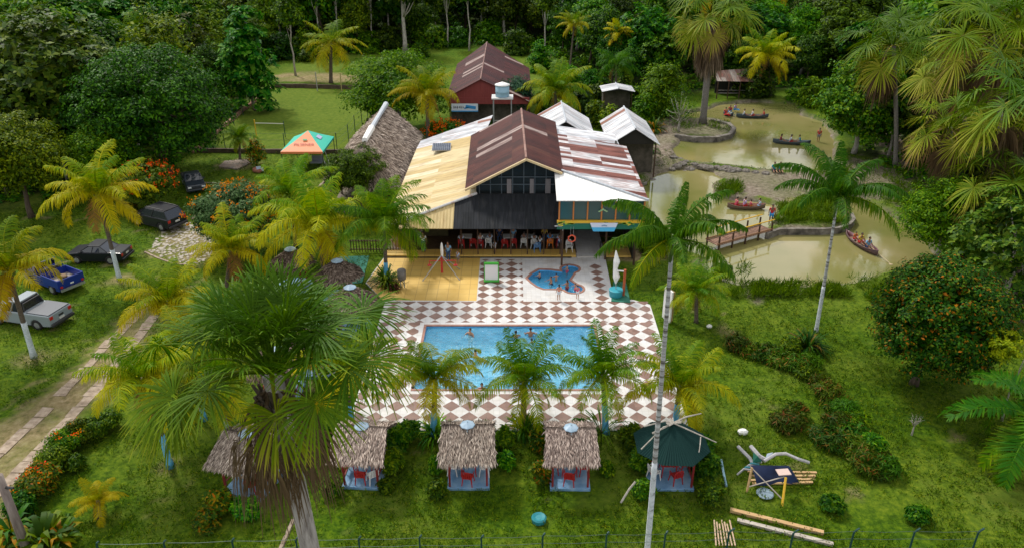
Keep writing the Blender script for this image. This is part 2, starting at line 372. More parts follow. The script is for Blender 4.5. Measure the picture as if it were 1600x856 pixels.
PALM = leafmat('palm_leaf', [(.016, .062, .006), (.040, .125, .008), (.12, .22, .010), (.36, .36, .012), (.50, .40, .020), (.26, .15, .06)],
               pos=[0, .18, .38, .60, .84, 1], attr=True, trans=.35, huevar=.015, valvar=.15)
FANM = leafmat('fan_leaf', [(.028, .080, .004), (.060, .135, .008), (.14, .21, .018), (.32, .32, .06), (.24, .16, .08), (.13, .09, .055)],
               pos=[0, .25, .45, .65, .82, 1], attr=True, trans=.25, rough=.35, huevar=.01, valvar=.1)
def coconut_specs(rng, nf, L, yellow=.3, spread=1.0, lo=-.5, hi=1.35):
    sp_ = []
    for i in range(nf):
        u = i / (nf - 1); az = i * 2.39996 + rng.uniform(-.3, .3); el = hi - (hi - lo) * u ** 1.05 + rng.uniform(-.12, .12)
        age = min(.60, max(.02, yellow * .45 + yellow * u ** 1.4 * .9 + rng.uniform(-.10, .12)))
        sp_.append((az, el, L * rng.uniform(.82, 1.1) * (.85 + .15 * min(1, u * 3)), (1.1 + .8 * rng.random()) * spread * (.62 + .55 * u), age, rng.uniform(-.7, .7)))
    for i in range(3): sp_.append((rng.uniform(0, 6.28), -.9 + rng.uniform(-.3, .1), L * .62, .6, .93, 0) if i == 2 else (rng.uniform(0, 6.28), -.35 + rng.uniform(-.3, .2), L * .8, 1.0, min(.74, .14 + yellow), 0))
    return sp_
COCO = []
def coco_mesh(seed, nf=22, L=3.0, yellow=.35, ll=.85, hang=.5, nl=36, lo=-.45, hi=1.35, lw=.062, spread=1.0):
    rng = np.random.default_rng(seed)
    V, Q, A = pinnate(coconut_specs(rng, nf, L, yellow, spread, lo, hi), seed, nl, ll, lw, hang)
    return npmesh('crown', V, Q, PALM, A)
def palm_trunk(base, top, r0, r1, paint=None, seg=10, bend=.0, rng=None, pm=None):
    """returns (trunk MB, paint MB) relative to base"""
    rng = rng or np.random.default_rng(1); d = Vector(top) - Vector(base); n = 12
    pts = []; 
    for i in range(n + 1):
        s = i / n; k = s * s * (3 - 2 * s) if bend else s
        pts.append(Vector((d.x * (s ** (1 + bend)), d.y * (s ** (1 + bend)), d.z * s - (.1 if i == 0 else 0))))
    rs = [r0 * 1.35 if i == 0 else r0 + (r1 - r0) * i / n for i in range(n + 1)]
    mb = MB().tube(pts, rs, seg); pb = None
    if paint:
        k = paint / d.z; m = 5; P2 = []; R2 = []
        for i in range(m + 1):
            s = i / m * k; P2.append(Vector((d.x * (s ** (1 + bend)), d.y * (s ** (1 + bend)), d.z * s - (.05 if i == 0 else 0))))
            x = s * n; R2.append(((r0 * 1.35 * (1 - min(1, x)) + (r0 + (r1 - r0) * s) * min(1, x))) + .012)
        pb = MB().tube(P2, R2, seg)
    return mb, pb
COCOBARK = nmat('palm_bark', [(.06, .045, .035), (.17, .14, .11)], 5, .9, .6, stretch=(1, 1, 5))
BLUEP = nmat('blue_trunk_paint', [(.08, .32, .55), (.14, .45, .70)], 8, .7, .2)
WHITEP = nmat('white_trunk_paint', [(.35, .42, .46), (.62, .68, .72)], 8, .7, .2)
PAINTS = {'blue': BLUEP, 'white': WHITEP}
NUT = mat('coconut_green', (.16, .20, .03), .5)
def coconut_palm(label, base, top, crown_me, scale=1.0, r=.16, paint=None, pcol='white', rot=0, bark=None, nuts=0, group=None, bend=.0, name='coconut_palm', crownrot=None):
    b = Vector((base[0], base[1], 0)); tp = Vector(top); t = thing(name, label, 'palm', b, group=group)
    mb, pb = palm_trunk(b, tp, r, r * .72, paint, bend=bend); tk = mb.build('trunk', bark or COCOBARK, t, smooth=True)
    if pb: pb.build('painted_band', PAINTS[pcol], tk, smooth=True)
    c = link('crown', crown_me, t, tp - b, (crownrot or 0, 0, rot), scale)
    if nuts:
        m = MB(); rg = random.Random(nuts)
        for i in range(nuts): a = rg.uniform(0, 6.28); m.ball((math.cos(a) * .26, math.sin(a) * .26, -.22 + rg.uniform(-.12, .1)), (.11, .11, .14), n=8, k=5)
        o = m.build('coconut_bunch', NUT, t, smooth=True); o.location = tp - b
    return t
def fan_frond(rng, az, el0, P, Rf, age, droop=.55, nseg=52, segw=1.0, sag=.5, span=2.75):
    """one costapalmate leaf: petiole plus a fan of drooping segments; returns V,Q,age"""
    ns = 8; s = np.linspace(0, 1, ns + 1); el = el0 - droop * s ** 1.4
    T = np.stack([np.cos(el) * math.cos(az), np.cos(el) * math.sin(az), np.sin(el)], 1)
    Pp = np.vstack([[0, 0, 0], np.cumsum((T[1:] + T[:-1]) / 2 * P / ns, 0)]); Pp += np.array([math.cos(az), math.sin(az), 0]) * .18
    side = unit(np.cross(T, [0, 0, 1.0])); upn = np.cross(side, T); rw = (.05 * (1 - s) + .018)[:, None]
    ring = np.stack([Pp + side * rw, Pp - side * rw, Pp - upn * rw], 1).reshape(-1, 3)
    q = np.array([(i * 3 + k, i * 3 + (k + 1) % 3, (i + 1) * 3 + (k + 1) % 3, (i + 1) * 3 + k) for i in range(ns) for k in range(3)])
    Vs = [ring]; Qs = [q]; Ag = [np.full(len(ring), min(1, age + .1))]; off = len(ring)
    h = Pp[-1]; t = T[-1]; roll = rng.uniform(-.5, .5); sd_ = side[-1]; un = upn[-1]
    S = sd_ * math.cos(roll) + un * math.sin(roll); N = np.cross(S, t)
    tilt = rng.uniform(.1, .45); Tp = unit(t * math.cos(tilt) - N * math.sin(tilt)); N = np.cross(S, Tp)
    ph = np.linspace(-span, span, nseg) + rng.normal(0, .03, nseg); dphi = 2 * span / nseg
    D = Tp * np.cos(ph)[:, None] + S * np.sin(ph)[:, None] + N * (.16 + .10 * np.cos(ph * 2))[:, None]; D = unit(D + N * rng.normal(0, .09, (nseg, 1)))
    Wd = unit(np.cross(D, N)); ln = Rf * (1 - .28 * (np.abs(ph) / span) ** 1.5) * rng.uniform(.85, 1.08, nseg)
    rr = [.04, .42, .72, 1.0]; gx = [0, .03, .22, .60]; ww = [.04 * dphi * Rf * .5, min(.42 * dphi * Rf * .40, .026 * segw), .024 * segw, .005]
    sg = sag * rng.uniform(.5, 1.6, nseg); st = []
    for r_, g_, w_ in zip(rr, gx, ww):
        c = h + D * (ln * r_)[:, None]; c[:, 2] -= ln * g_ * sg
        st += [c - Wd * w_, c + Wd * w_]
    V = np.stack(st, 1).reshape(-1, 3); b = (np.arange(nseg) * 8)[:, None] + off
    Qs.append(np.vstack([b + np.array([0, 1, 3, 2]), b + np.array([2, 3, 5, 4]), b + np.array([4, 5, 7, 6])])); Vs.append(V)
    Ag.append(np.clip(np.tile([0, 0, 0, 0, .04, .04, .2, .2], nseg) + age + np.repeat(rng.normal(0, .03, nseg), 8), 0, 1))
    return np.vstack(Vs), np.vstack(Qs), np.concatenate(Ag)
def merge(parts):
    Vs = []; Qs = []; A = []; o = 0
    for V, Q, a in parts: Vs.append(V); Qs.append(Q + o); A.append(a); o += len(V)
    return np.vstack(Vs), np.vstack(Qs), np.concatenate(A)
def fan_specs(rng, nf, P, Rf, dead=4, a0=.05):
    out = []
    for i in range(nf):
        u = i / (nf - 1); az = i * 2.39996 + rng.uniform(-.3, .3); el = 1.35 - 1.75 * u ** .85 + rng.uniform(-.1, .1)
        out.append((az, el, P * rng.uniform(.85, 1.1) * (.75 + .25 * min(1, u * 4)), Rf * rng.uniform(.9, 1.1), min(.72, max(.0, a0 + .46 * u ** 1.6 + rng.uniform(-.05, .08))), .5 + .5 * u))
    for i in range(dead):
        out.append((rng.uniform(0, 6.28), -1.05 + rng.uniform(-.3, .2), P * .7, Rf * .85, .92, .5))
    return out
def fan_crown(seed, nf=22, P=1.9, Rf=1.5, dead=6, nseg=44, segw=1.2, a0=.08):
    rng = np.random.default_rng(seed)
    parts = [fan_frond(rng, az, el, p, r, a, d, nseg, segw, sag=.45 if a < .8 else 1.2, span=2.6 if a < .8 else 1.3) for az, el, p, r, a, d in fan_specs(rng, nf, P, Rf, dead, a0)]
    V, Q, A = merge(parts); return npmesh('crown', V, Q, FANM, A)
def scatter_leafmesh(rng, P, n_per, r, L, W, zup=.7):
    """low clumps round each point of P"""
    n = len(P) * n_per; B = np.repeat(P, n_per, 0) + rng.normal(size=(n, 3)) * np.array([r, r, r * .5]); B[:, 2] = np.abs(B[:, 2])
    A = unit(rng.normal(size=(n, 3)) + np.array([0, 0, zup])); N = unit(np.cross(A, rdir(rng, n)))
    Ls = L * rng.uniform(.6, 1.4, n); return leaf_quads(B, A, N, Ls, Ls * W / L)
# ------------------------------------------------------------------ ground, ponds, path
WZ = -.32
def arc(cx, cy, r, a0, a1, n):   # angles in degrees
    return [(cx + r * math.cos(R_(a0 + (a1 - a0) * i / n)), cy + r * math.sin(R_(a0 + (a1 - a0) * i / n))) for i in range(n + 1)]
pond_a = poly_px([(1062, 205), (1050, 190), (1068, 178), (1110, 172), (1130, 164), (1180, 160), (1240, 163), (1252, 180), (1285, 192), (1302, 212), (1306, 236), (1300, 258), (1270, 268), (1238, 269), (1180, 266), (1150, 262), (1122, 259), (1098, 258), (1062, 252), (1050, 240), (1060, 222)], WZ)
isle = poly_px([(1020, 200), (1036, 190), (1062, 186), (1110, 187), (1140, 194), (1149, 203), (1146, 212), (1125, 218), (1085, 219), (1040, 216)], WZ)
pond_b = poly_px([(1003, 286), (1022, 276), (1045, 268), (1100, 264), (1122, 270), (1126, 280), (1112, 292), (1114, 306), (1140, 313), (1172, 314), (1205, 322), (1212, 345), (1196, 362), (1225, 372), (1170, 400), (1090, 400), (1030, 370), (1008, 330)], WZ)
pond_c = poly_px([(1120, 396), (1160, 380), (1196, 364), (1250, 362), (1300, 361), (1324, 356), (1330, 345), (1318, 330), (1318, 318), (1345, 314), (1390, 335), (1440, 370), (1462, 400), (1440, 418), (1390, 424), (1352, 436), (1330, 446), (1255, 449), (1185, 447), (1150, 446), (1116, 436), (1095, 418)], WZ)
mudA = poly_px([(1122, 262), (1240, 270), (1310, 262), (1320, 282), (1300, 300), (1240, 306), (1205, 316), (1150, 305), (1118, 290)])
mudB = poly_px([(1000, 205), (1060, 208), (1056, 245), (1100, 260), (1060, 270), (1004, 290), (998, 240)])
mudC = poly_px([(1372, 190), (1400, 188), (1425, 225), (1450, 290), (1430, 310), (1395, 270), (1378, 232)])
mudD = poly_px([(1480, 420), (1620, 430), (1640, 500), (1540, 500), (1490, 470)])
sandA = poly_px([(952, 392), (1040, 385), (1046, 404), (985, 410), (948, 406)])
dirtA = poly_px([(-60, 800), (-60, 690), (60, 620), (150, 535), (205, 488), (232, 440), (262, 452), (240, 500), (215, 560), (140, 650), (60, 745), (0, 830)])
dirtB = poly_px([(258, 352), (300, 345), (330, 365), (330, 405), (300, 415), (262, 405), (232, 392)])
dirtC = poly_px([(345, 250), (392, 247), (396, 258), (370, 268), (338, 264)])
fieldP = poly_px([(430, 133), (572, 137), (588, 165), (548, 240), (300, 236), (345, 200)])
dirtD = poly_px([(415, 118), (480, 112), (560, 118), (640, 125), (560, 130), (440, 128)])
clearP = poly_px([(-140, 900), (-140, 335), (30, 325), (150, 300), (230, 255), (300, 238), (330, 215), (400, 150), (418, 96), (560, 84), (720, 70), (830, 80), (870, 120), (960, 150), (1030, 168), (1060, 150), (1130, 140), (1290, 140), (1325, 200), (1340, 235), (1440, 300), (1462, 400), (1500, 470), (1720, 560), (1720, 900)])
def inside(P, X, Y):
    r = np.zeros(X.shape, bool); n = len(P)
    for i in range(n):
        x0, y0 = P[i]; x1, y1 = P[(i + 1) % n]
        c = ((y0 > Y) != (y1 > Y)); 
        with np.errstate(divide='ignore', invalid='ignore'): xi = (x1 - x0) * (Y - y0) / (y1 - y0 if y1 != y0 else 1e-9) + x0
        r ^= c & (X < xi)
    return r
def sdist(P, X, Y):
    """signed distance, negative inside"""
    d = np.full(X.shape, 1e9); n = len(P)
    for i in range(n):
        x0, y0 = P[i]; x1, y1 = P[(i + 1) % n]; dx, dy = x1 - x0, y1 - y0; L2 = dx * dx + dy * dy + 1e-12
        t = np.clip(((X - x0) * dx + (Y - y0) * dy) / L2, 0, 1); d = np.minimum(d, np.hypot(X - x0 - t * dx, Y - y0 - t * dy))
    return np.where(inside(P, X, Y), -d, d)
def vnoise(X, Y, s, seed):
    rg = np.random.default_rng(seed); G = rg.random((64, 64)); x = X / s; y = Y / s
    i = np.floor(x).astype(int); j = np.floor(y).astype(int); f = x - i; g = y - j; f = f * f * (3 - 2 * f); g = g * g * (3 - 2 * g)
    a = G[i % 64, j % 64]; b = G[(i + 1) % 64, j % 64]; c = G[i % 64, (j + 1) % 64]; d = G[(i + 1) % 64, (j + 1) % 64]
    return (a * (1 - f) + b * f) * (1 - g) + (c * (1 - f) + d * f) * g
DECK = [(-8.65, 32.6), (9.3, 32.6), (9.45, 46.4), (8.4, 47.1), (7.05, 47.3), (7.2, 54.05), (-9.9, 54.05), (-10.6, 49.7), (-9.1, 47.3), (-8.75, 47.2)]
def ponds_sd(X, Y):
    a = np.maximum(sdist(pond_a, X, Y), -sdist(isle, X, Y)); return np.minimum(np.minimum(a, sdist(pond_b, X, Y)), sdist(pond_c, X, Y))
def ground_z(X, Y):
    X = np.asarray(X, float); Y = np.asarray(Y, float)
    sd = ponds_sd(X, Y); sd = sd + (vnoise(X, Y, 1.7, 5) - .5) * .7 + (vnoise(X, Y, .6, 15) - .5) * .25
    z = (vnoise(X, Y, 3.1, 1) - .5) * .10 + (vnoise(X, Y, .9, 2) - .5) * .05 - .04
    k = np.clip((sd + .7) / 1.0, 0, 1); k = k * k * (3 - 2 * k)
    z = -1.1 * (1 - k) + z * k + np.where((sd > 0) & (sd < 1.6), .10 * np.sin(np.pi * np.clip(sd / 1.6, 0, 1)), 0)
    dk = sdist(DECK, X, Y); z = np.where(dk < -1.0, -2.2, np.where(dk < .3, np.minimum(z, -.10), z))
    return z
def grid_lines(lo, hi, step, far_lo, far_hi):
    mid = np.arange(lo, hi + step, step); a = []; x = lo; s = step
    while x > far_lo: s *= 1.12; x -= s; a.append(x)
    b = []; x = mid[-1]; s = step
    while x < far_hi: s *= 1.12; x += s; b.append(x)
    return np.concatenate([np.array(a[::-1]), mid, np.array(b)])
gx = grid_lines(-46, 56, .34, -1500, 1500); gy = grid_lines(20, 112, .34, -300, 3000)
GX, GY = np.meshgrid(gx, gy); gZ = ground_z(GX, GY)
# attribute masks: bare mud, path dirt, forest floor, dry lawn
sdp = ponds_sd(GX, GY); nz1 = vnoise(GX, GY, 1.3, 7); nz2 = vnoise(GX, GY, 4.3, 9); nz3 = vnoise(GX, GY, .55, 19)
def soft(P, e=.6, n=.9): return np.clip(.5 - (sdist(P, GX, GY) + (nz1 - .5) * n + (nz3 - .5) * n * .6) / e, 0, 1)
mud = np.clip(1 - np.abs(sdp - .0 + (nz1 - .5) * .8) / .75, 0, 1) * np.where(GX < 33, 1, .7)
mudE = poly_px([(1318, 250), (1370, 245), (1420, 275), (1440, 300), (1400, 318), (1330, 305), (1300, 290)]); mudF = poly_px([(1200, 466), (1160, 460), (1180, 448), (1230, 452)])
for P_ in (mudA, mudB, mudC, mudD, mudE, mudF, isle): mud = np.maximum(mud, soft(P_, .9, 2.2) * np.clip(.62 + nz2 * .6, 0, 1))
mud = np.where(sdp < -.1, 1, mud)
dirt = np.maximum.reduce([soft(P_, 1.0, 1.6) * np.clip(.35 + nz1 * .75, 0, 1) for P_ in (dirtA, dirtB, dirtC, dirtD)] + [soft(sandA, .5, .4)])
for bx_, by_, rr_ in ((187, 437, 1.1), (53, 557, 1.3), (265, 727, .6), (515, 128, 1.2)):
    q_ = PZ(bx_, by_); dd_ = np.hypot(GX - q_[0], GY - q_[1]); dirt = np.maximum(dirt, np.clip(1.2 - (dd_ + (nz1 - .5)) / rr_, 0, 1) * .75)
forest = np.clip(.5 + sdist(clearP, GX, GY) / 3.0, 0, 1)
dry = np.maximum(soft(fieldP, 2.0, 2.0) * .8, np.clip((vnoise(GX, GY, 5.5, 41) + .5 * nz1 + .3 * nz3 - 1.02) * 3, 0, .9))
dirt = np.maximum(dirt, np.clip((vnoise(GX, GY, 2.3, 43) + .6 * nz3 - 1.22) * 4, 0, .55) * (GY < 75))
me = bpy.data.meshes.new('ground'); nx, ny = len(gx), len(gy)
idx = np.arange(nx * ny).reshape(ny, nx); Q = np.stack([idx[:-1, :-1], idx[:-1, 1:], idx[1:, 1:], idx[1:, :-1]], -1).reshape(-1, 4)
def ground_mat():
    m, n, b = _new('lawn_ground'); L = n.links
    t = n.nodes.new('ShaderNodeTexCoord'); at = n.nodes.new('ShaderNodeAttribute'); at.attribute_name = 'mask'; sx = n.nodes.new('ShaderNodeSeparateColor'); L.new(at.outputs['Color'], sx.inputs[0])
    def noise(s, d=6, r=.65):
        q = n.nodes.new('ShaderNodeTexNoise'); q.inputs['Scale'].default_value = s; q.inputs['Detail'].default_value = d; q.inputs['Roughness'].default_value = r; L.new(t.outputs['Object'], q.inputs['Vector']); return q.outputs['Fac']
    def ramp(f, cols, pos):
        r = n.nodes.new('ShaderNodeValToRGB'); e = r.color_ramp.elements
        for i, c in enumerate(cols):
            if i < 2: el = e[i]; el.position = pos[i]
            else: el = e.new(pos[i])
            el.color = (*c, 1)
        L.new(f, r.inputs['Fac']); return r.outputs['Color']
    def mix(f, a, c):
        q = n.nodes.new('ShaderNodeMix'); q.data_type = 'RGBA'; L.new(f, q.inputs[0]) if not isinstance(f, float) else q.inputs[0].__setattr__('default_value', f)
        L.new(a, q.inputs[6]); L.new(c, q.inputs[7]); return q.outputs[2]
    fine = noise(3.2, 9, .75); wide = noise(.16, 4, .6)
    g1 = ramp(fine, [(.012, .034, .001), (.034, .080, .002), (.072, .132, .003), (.14, .20, .006)], [.30, .46, .58, .74])
    g2 = ramp(fine, [(.030, .055, .004), (.07, .12, .007), (.12, .17, .010), (.18, .20, .025)], [.30, .46, .58, .74])
    wr = ramp(wide, [(0, 0, 0), (1, 1, 1)], [.42, .62])
    col = mix(wr, g1, g2)
    gd = ramp(noise(2.0, 8), [(.055, .10, .010), (.10, .15, .014), (.15, .18, .025)], [.3, .5, .7])
    col = mix(sx.outputs[0], col, ramp(noise(2.4, 9, .7), [(.07, .055, .042), (.19, .155, .12), (.30, .26, .21)], [.32, .5, .7]))
    col = mix(sx.outputs[1], col, ramp(noise(2.2, 8, .7), [(.10, .09, .035), (.25, .19, .10), (.36, .29, .18)], [.30, .5, .7]))
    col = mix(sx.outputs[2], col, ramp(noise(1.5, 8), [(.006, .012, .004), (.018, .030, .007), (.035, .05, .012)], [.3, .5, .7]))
    a2 = n.nodes.new('ShaderNodeAttribute'); a2.attribute_name = 'dry'
    col = mix(a2.outputs['Fac'], col, gd)
    L.new(col, b.inputs['Base Color']); b.inputs['Roughness'].default_value = .95; b.inputs['Specular IOR Level'].default_value = .1
    bp = n.nodes.new('ShaderNodeBump'); bp.inputs['Strength'].default_value = .9; bp.inputs['Distance'].default_value = .10; L.new(noise(4.5, 9, .75), bp.inputs['Height']); L.new(bp.outputs[0], b.inputs['Normal'])
    return m
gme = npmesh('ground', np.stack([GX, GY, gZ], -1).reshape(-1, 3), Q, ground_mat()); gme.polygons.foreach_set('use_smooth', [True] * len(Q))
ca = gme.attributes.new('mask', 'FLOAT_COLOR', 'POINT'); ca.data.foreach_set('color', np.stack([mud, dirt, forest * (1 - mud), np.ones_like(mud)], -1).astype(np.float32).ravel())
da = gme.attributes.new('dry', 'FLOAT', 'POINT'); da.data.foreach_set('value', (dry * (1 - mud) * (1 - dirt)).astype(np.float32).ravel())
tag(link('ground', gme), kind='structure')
# pond water
def pond_mat():
    m, n, b = _new('pond_water'); L = n.links; t = n.nodes.new('ShaderNodeTexCoord')
    q = n.nodes.new('ShaderNodeTexNoise'); q.inputs['Scale'].default_value = .11; q.inputs['Detail'].default_value = 4; L.new(t.outputs['Object'], q.inputs['Vector'])
    r = n.nodes.new('ShaderNodeValToRGB'); e = r.color_ramp.elements; e[0].position = .36; e[0].color = (.14, .15, .04, 1); e[1].position = .64; e[1].color = (.25, .215, .09, 1); L.new(q.outputs['Fac'], r.inputs['Fac'])
    q3 = n.nodes.new('ShaderNodeTexNoise'); q3.inputs['Scale'].default_value = .9; q3.inputs['Detail'].default_value = 7; L.new(t.outputs['Object'], q3.inputs['Vector'])
    r3 = n.nodes.new('ShaderNodeValToRGB'); e = r3.color_ramp.elements; e[0].position = .68; e[0].color = (0, 0, 0, 1); e[1].position = .74; e[1].color = (.8, .8, .8, 1); L.new(q3.outputs['Fac'], r3.inputs['Fac'])
    mx_ = n.nodes.new('ShaderNodeMix'); mx_.data_type = 'RGBA'; L.new(r3.outputs['Color'], mx_.inputs[0]); L.new(r.outputs['Color'], mx_.inputs[6]); mx_.inputs[7].default_value = (.13, .14, .03, 1)
    L.new(mx_.outputs[2], b.inputs['Base Color'])
    b.inputs['Roughness'].default_value = .06; b.inputs['Specular IOR Level'].default_value = .85; b.inputs['IOR'].default_value = 1.45
    q2 = n.nodes.new('ShaderNodeTexNoise'); q2.inputs['Scale'].default_value = 1.6; q2.inputs['Detail'].default_value = 4; L.new(t.outputs['Object'], q2.inputs['Vector'])
    bp = n.nodes.new('ShaderNodeBump'); bp.inputs['Strength'].default_value = .18; bp.inputs['Distance'].default_value = .03; L.new(q2.outputs['Fac'], bp.inputs['Height']); L.new(bp.outputs[0], b.inputs['Normal'])
    return m
def flat(name, P, z, m, kind='structure', th=None):
    mb = MB()
    if th: mb.prism(P, z - th, z)
    else:
        a = sum(P[i][0] * P[(i + 1) % len(P)][1] - P[(i + 1) % len(P)][0] * P[i][1] for i in range(len(P)))
        mb.add([(x, y, z) for x, y in (P if a > 0 else P[::-1])], [tuple(range(len(P)))])
    o = mb.build(name, m); return tag(o, kind=kind)
PW = pond_mat()
flat('pond_water', [(10.5, 46), (46, 40), (60, 60), (60, 112), (15, 112), (10.5, 70)], WZ, PW)
# path of concrete slabs in two tracks
rg = random.Random(4); mb = MB()
def track(pts, wd):
    W_ = [Vector(PZ(x, y)) for x, y in pts]; seg = []; 
    for a, b_ in zip(W_[:-1], W_[1:]):
        n = max(1, round((b_ - a).length / .95))
        for k in range(n):
            p = a.lerp(b_, (k + .5) / n); d = (b_ - a).normalized(); ln = (b_ - a).length / n * rg.uniform(.86, .97); ww = wd * rg.uniform(.8, 1.1)
            if rg.random() < .06: continue
            q = Vector((-d.y, d.x, 0)); off = q * rg.uniform(-.06, .06)
            c = [p + d * (sx_ * ln / 2 + rg.uniform(-.05, .05)) + q * (sy_ * ww / 2 + rg.uniform(-.05, .05)) + off for sx_, sy_ in ((-1, -1), (1, -1), (1, 1), (-1, 1))]
            z = float(ground_z(p.x, p.y)) ; mb.prism([(v.x, v.y) for v in c], z - .1, z + .035)
track([(-40, 745), (0, 708), (60, 650), (120, 588), (175, 530), (215, 492), (238, 462)], .62)
track([(-30, 800), (7, 757), (60, 703), (110, 650), (151, 603), (190, 558), (225, 515), (250, 480)], .66)
SLAB = nmat('path_slab', [(.16, .12, .085), (.30, .235, .175), (.40, .33, .26)], 2.5, .9, .3)
tag(mb.build('path', SLAB), kind='structure')
# small loose paving stones beside the path
mb = MB(); Pst = dirtB
xs = [p[0] for p in Pst]; ys = [p[1] for p in Pst]
def in1(P, x, y): return bool(inside(P, np.array([x]), np.array([y]))[0])
for i in range(900):
    x = rg.uniform(min(xs), max(xs)); y = rg.uniform(min(ys), max(ys))
    if not in1(Pst, x, y): continue
    z = float(ground_z(x, y)); r = rg.uniform(.07, .17); a0 = rg.uniform(0, 6)
    mb.prism([(x + r * rg.uniform(.7, 1.1) * math.cos(a0 + k * 1.2566), y + r * .8 * math.sin(a0 + k * 1.2566)) for k in range(5)], z - .05, z + .03)
o = mb.build('paving_gravel', nmat('stone_chips', [(.24, .21, .17), (.50, .46, .40)], 4, .9)); tag(o, 'scattered pale paving stones set in the grass beside the path', 'gravel', kind='stuff')
# edging line of the stone patch and the lawn kerb
def kerb_line(pts, wd=.14, h=.10, m=SLAB, name='kerb'):
    mb = MB(); W_ = [PZ(x, y) for x, y in pts]
    for a, b_ in zip(W_[:-1], W_[1:]):
        dx, dy = b_[0] - a[0], b_[1] - a[1]; L_ = math.hypot(dx, dy); z = float(ground_z((a[0] + b_[0]) / 2, (a[1] + b_[1]) / 2))
        mb.box(((a[0] + b_[0]) / 2, (a[1] + b_[1]) / 2, z), (L_ + .05, wd, h), math.atan2(dy, dx))
    return tag(mb.build(name, m), kind='structure')
kerb_line([(226, 393), (245, 402), (270, 411), (296, 414)])
kerb_line([(312, 330), (300, 343)]); kerb_line([(320, 286), (360, 288), (425, 291)])

# ------------------------------------------------------------------ pool deck, pools
dd = 1.008
POOL = [(-5.72, 36.15), (5.45, 36.15), (5.45, 43.65), (-5.72, 43.65)]
tipL = PZ(820.5, 434.8)[:2]
def ear(c, r, a0, a1, n=12): return arc(c[0], c[1], r, a0, a1, n)
e1 = PZ(890.8, 420.0)[:2]; e2 = PZ(896, 451)[:2]
KID = [tipL, PZ(829, 426)[:2], PZ(841, 419.5)[:2], PZ(860, 420)[:2]] + ear(e1, .82, 195, -60) + [PZ(893.5, 437)[:2]] + ear(e2, .84, 65, -160) + [PZ(866, 453)[:2], PZ(849, 453)[:2], PZ(838, 449)[:2], PZ(828, 442)[:2]]
def area(P): return sum(P[i][0] * P[(i + 1) % len(P)][1] - P[(i + 1) % len(P)][0] * P[i][1] for i in range(len(P))) / 2
if area(KID) < 0: KID = KID[::-1]
def offset(P, d):
    n = len(P); o = []
    for i in range(n):
        a = Vector(P[i - 1]); b_ = Vector(P[i]); c = Vector(P[(i + 1) % n]); e0 = (b_ - a).normalized(); e_ = (c - b_).normalized()
        nn = Vector((e0.y + e_.y, -(e0.x + e_.x))); nn.normalize(); o.append(tuple(b_ + nn * d / max(.5, nn.dot(Vector((e0.y, -e0.x))))))
    return o
def fill_holes(name, outer, holes, z, m):
    bm = bmesh.new(); E = []
    for loop in [outer] + holes:
        v = [bm.verts.new((x, y, z)) for x, y in loop]; E += [bm.edges.new((v[i], v[(i + 1) % len(v)])) for i in range(len(v))]
    bmesh.ops.triangle_fill(bm, use_beauty=True, use_dissolve=False, edges=E)
    for f in bm.faces:
        if f.normal.z < 0: f.normal_flip()
    me = bpy.data.meshes.new(name); bm.to_mesh(me); bm.free(); me.materials.append(m); return me
def tilemat(name, cols, size=.33, grout=(.4, .38, .35), rough=.35, dirtc=(.35, .30, .24), dirt=.5, mortar=.02, rot=0, nscale=.8):
    m, n, b = _new(name); L = n.links; t = n.nodes.new('ShaderNodeTexCoord'); mp = n.nodes.new('ShaderNodeMapping'); mp.inputs['Rotation'].default_value = (0, 0, R_(rot)); L.new(t.outputs['Object'], mp.inputs[0])
    br = n.nodes.new('ShaderNodeTexBrick'); br.offset = 0; br.inputs['Scale'].default_value = 1; br.inputs['Brick Width'].default_value = size; br.inputs['Row Height'].default_value = size
    br.inputs['Mortar Size'].default_value = size * mortar; br.inputs['Color1'].default_value = (*cols[0], 1); br.inputs['Color2'].default_value = (*cols[1], 1); br.inputs['Mortar'].default_value = (*grout, 1); L.new(mp.outputs[0], br.inputs['Vector'])
    q = n.nodes.new('ShaderNodeTexNoise'); q.inputs['Scale'].default_value = nscale; q.inputs['Detail'].default_value = 9; q.inputs['Roughness'].default_value = .7; L.new(mp.outputs[0], q.inputs['Vector'])
    r = n.nodes.new('ShaderNodeValToRGB'); r.color_ramp.elements[0].position = .42; r.color_ramp.elements[1].position = .74; r.color_ramp.elements[1].color = (dirt, dirt, dirt, 1); L.new(q.outputs['Fac'], r.inputs['Fac'])
    mi = n.nodes.new('ShaderNodeMix'); mi.data_type = 'RGBA'; L.new(r.outputs['Color'], mi.inputs[0]); L.new(br.outputs['Color'], mi.inputs[6]); mi.inputs[7].default_value = (*dirtc, 1)
    L.new(mi.outputs[2], b.inputs['Base Color']); b.inputs['Roughness'].default_value = rough; b.inputs['Specular IOR Level'].default_value = .4
    MATS[name] = m; return m
WT = tilemat('white_tiles', [(.56, .56, .57), (.64, .635, .63)], .336, (.45, .44, .42), dirt=.55)
BT = tilemat('brown_tiles', [(.155, .082, .062), (.215, .118, .09)], .336, (.12, .09, .08), dirt=.5, dirtc=(.32, .24, .2))
YT = tilemat('yellow_floor', [(.56, .37, .095), (.62, .42, .12)], .75, (.40, .26, .08), dirt=.75, dirtc=(.50, .30, .05), rough=.5, mortar=.03, nscale=.45)
CT = nmat('pool_coping', [(.22, .11, .085), (.36, .19, .14)], 3, .6, .15)
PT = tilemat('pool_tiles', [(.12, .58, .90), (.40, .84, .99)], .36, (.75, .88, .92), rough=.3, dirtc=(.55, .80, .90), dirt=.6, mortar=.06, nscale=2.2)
dk = fill_holes('pool_deck', DECK, [POOL, KID], 0, WT); deck = link('pool_deck', dk); tag(deck, kind='structure')
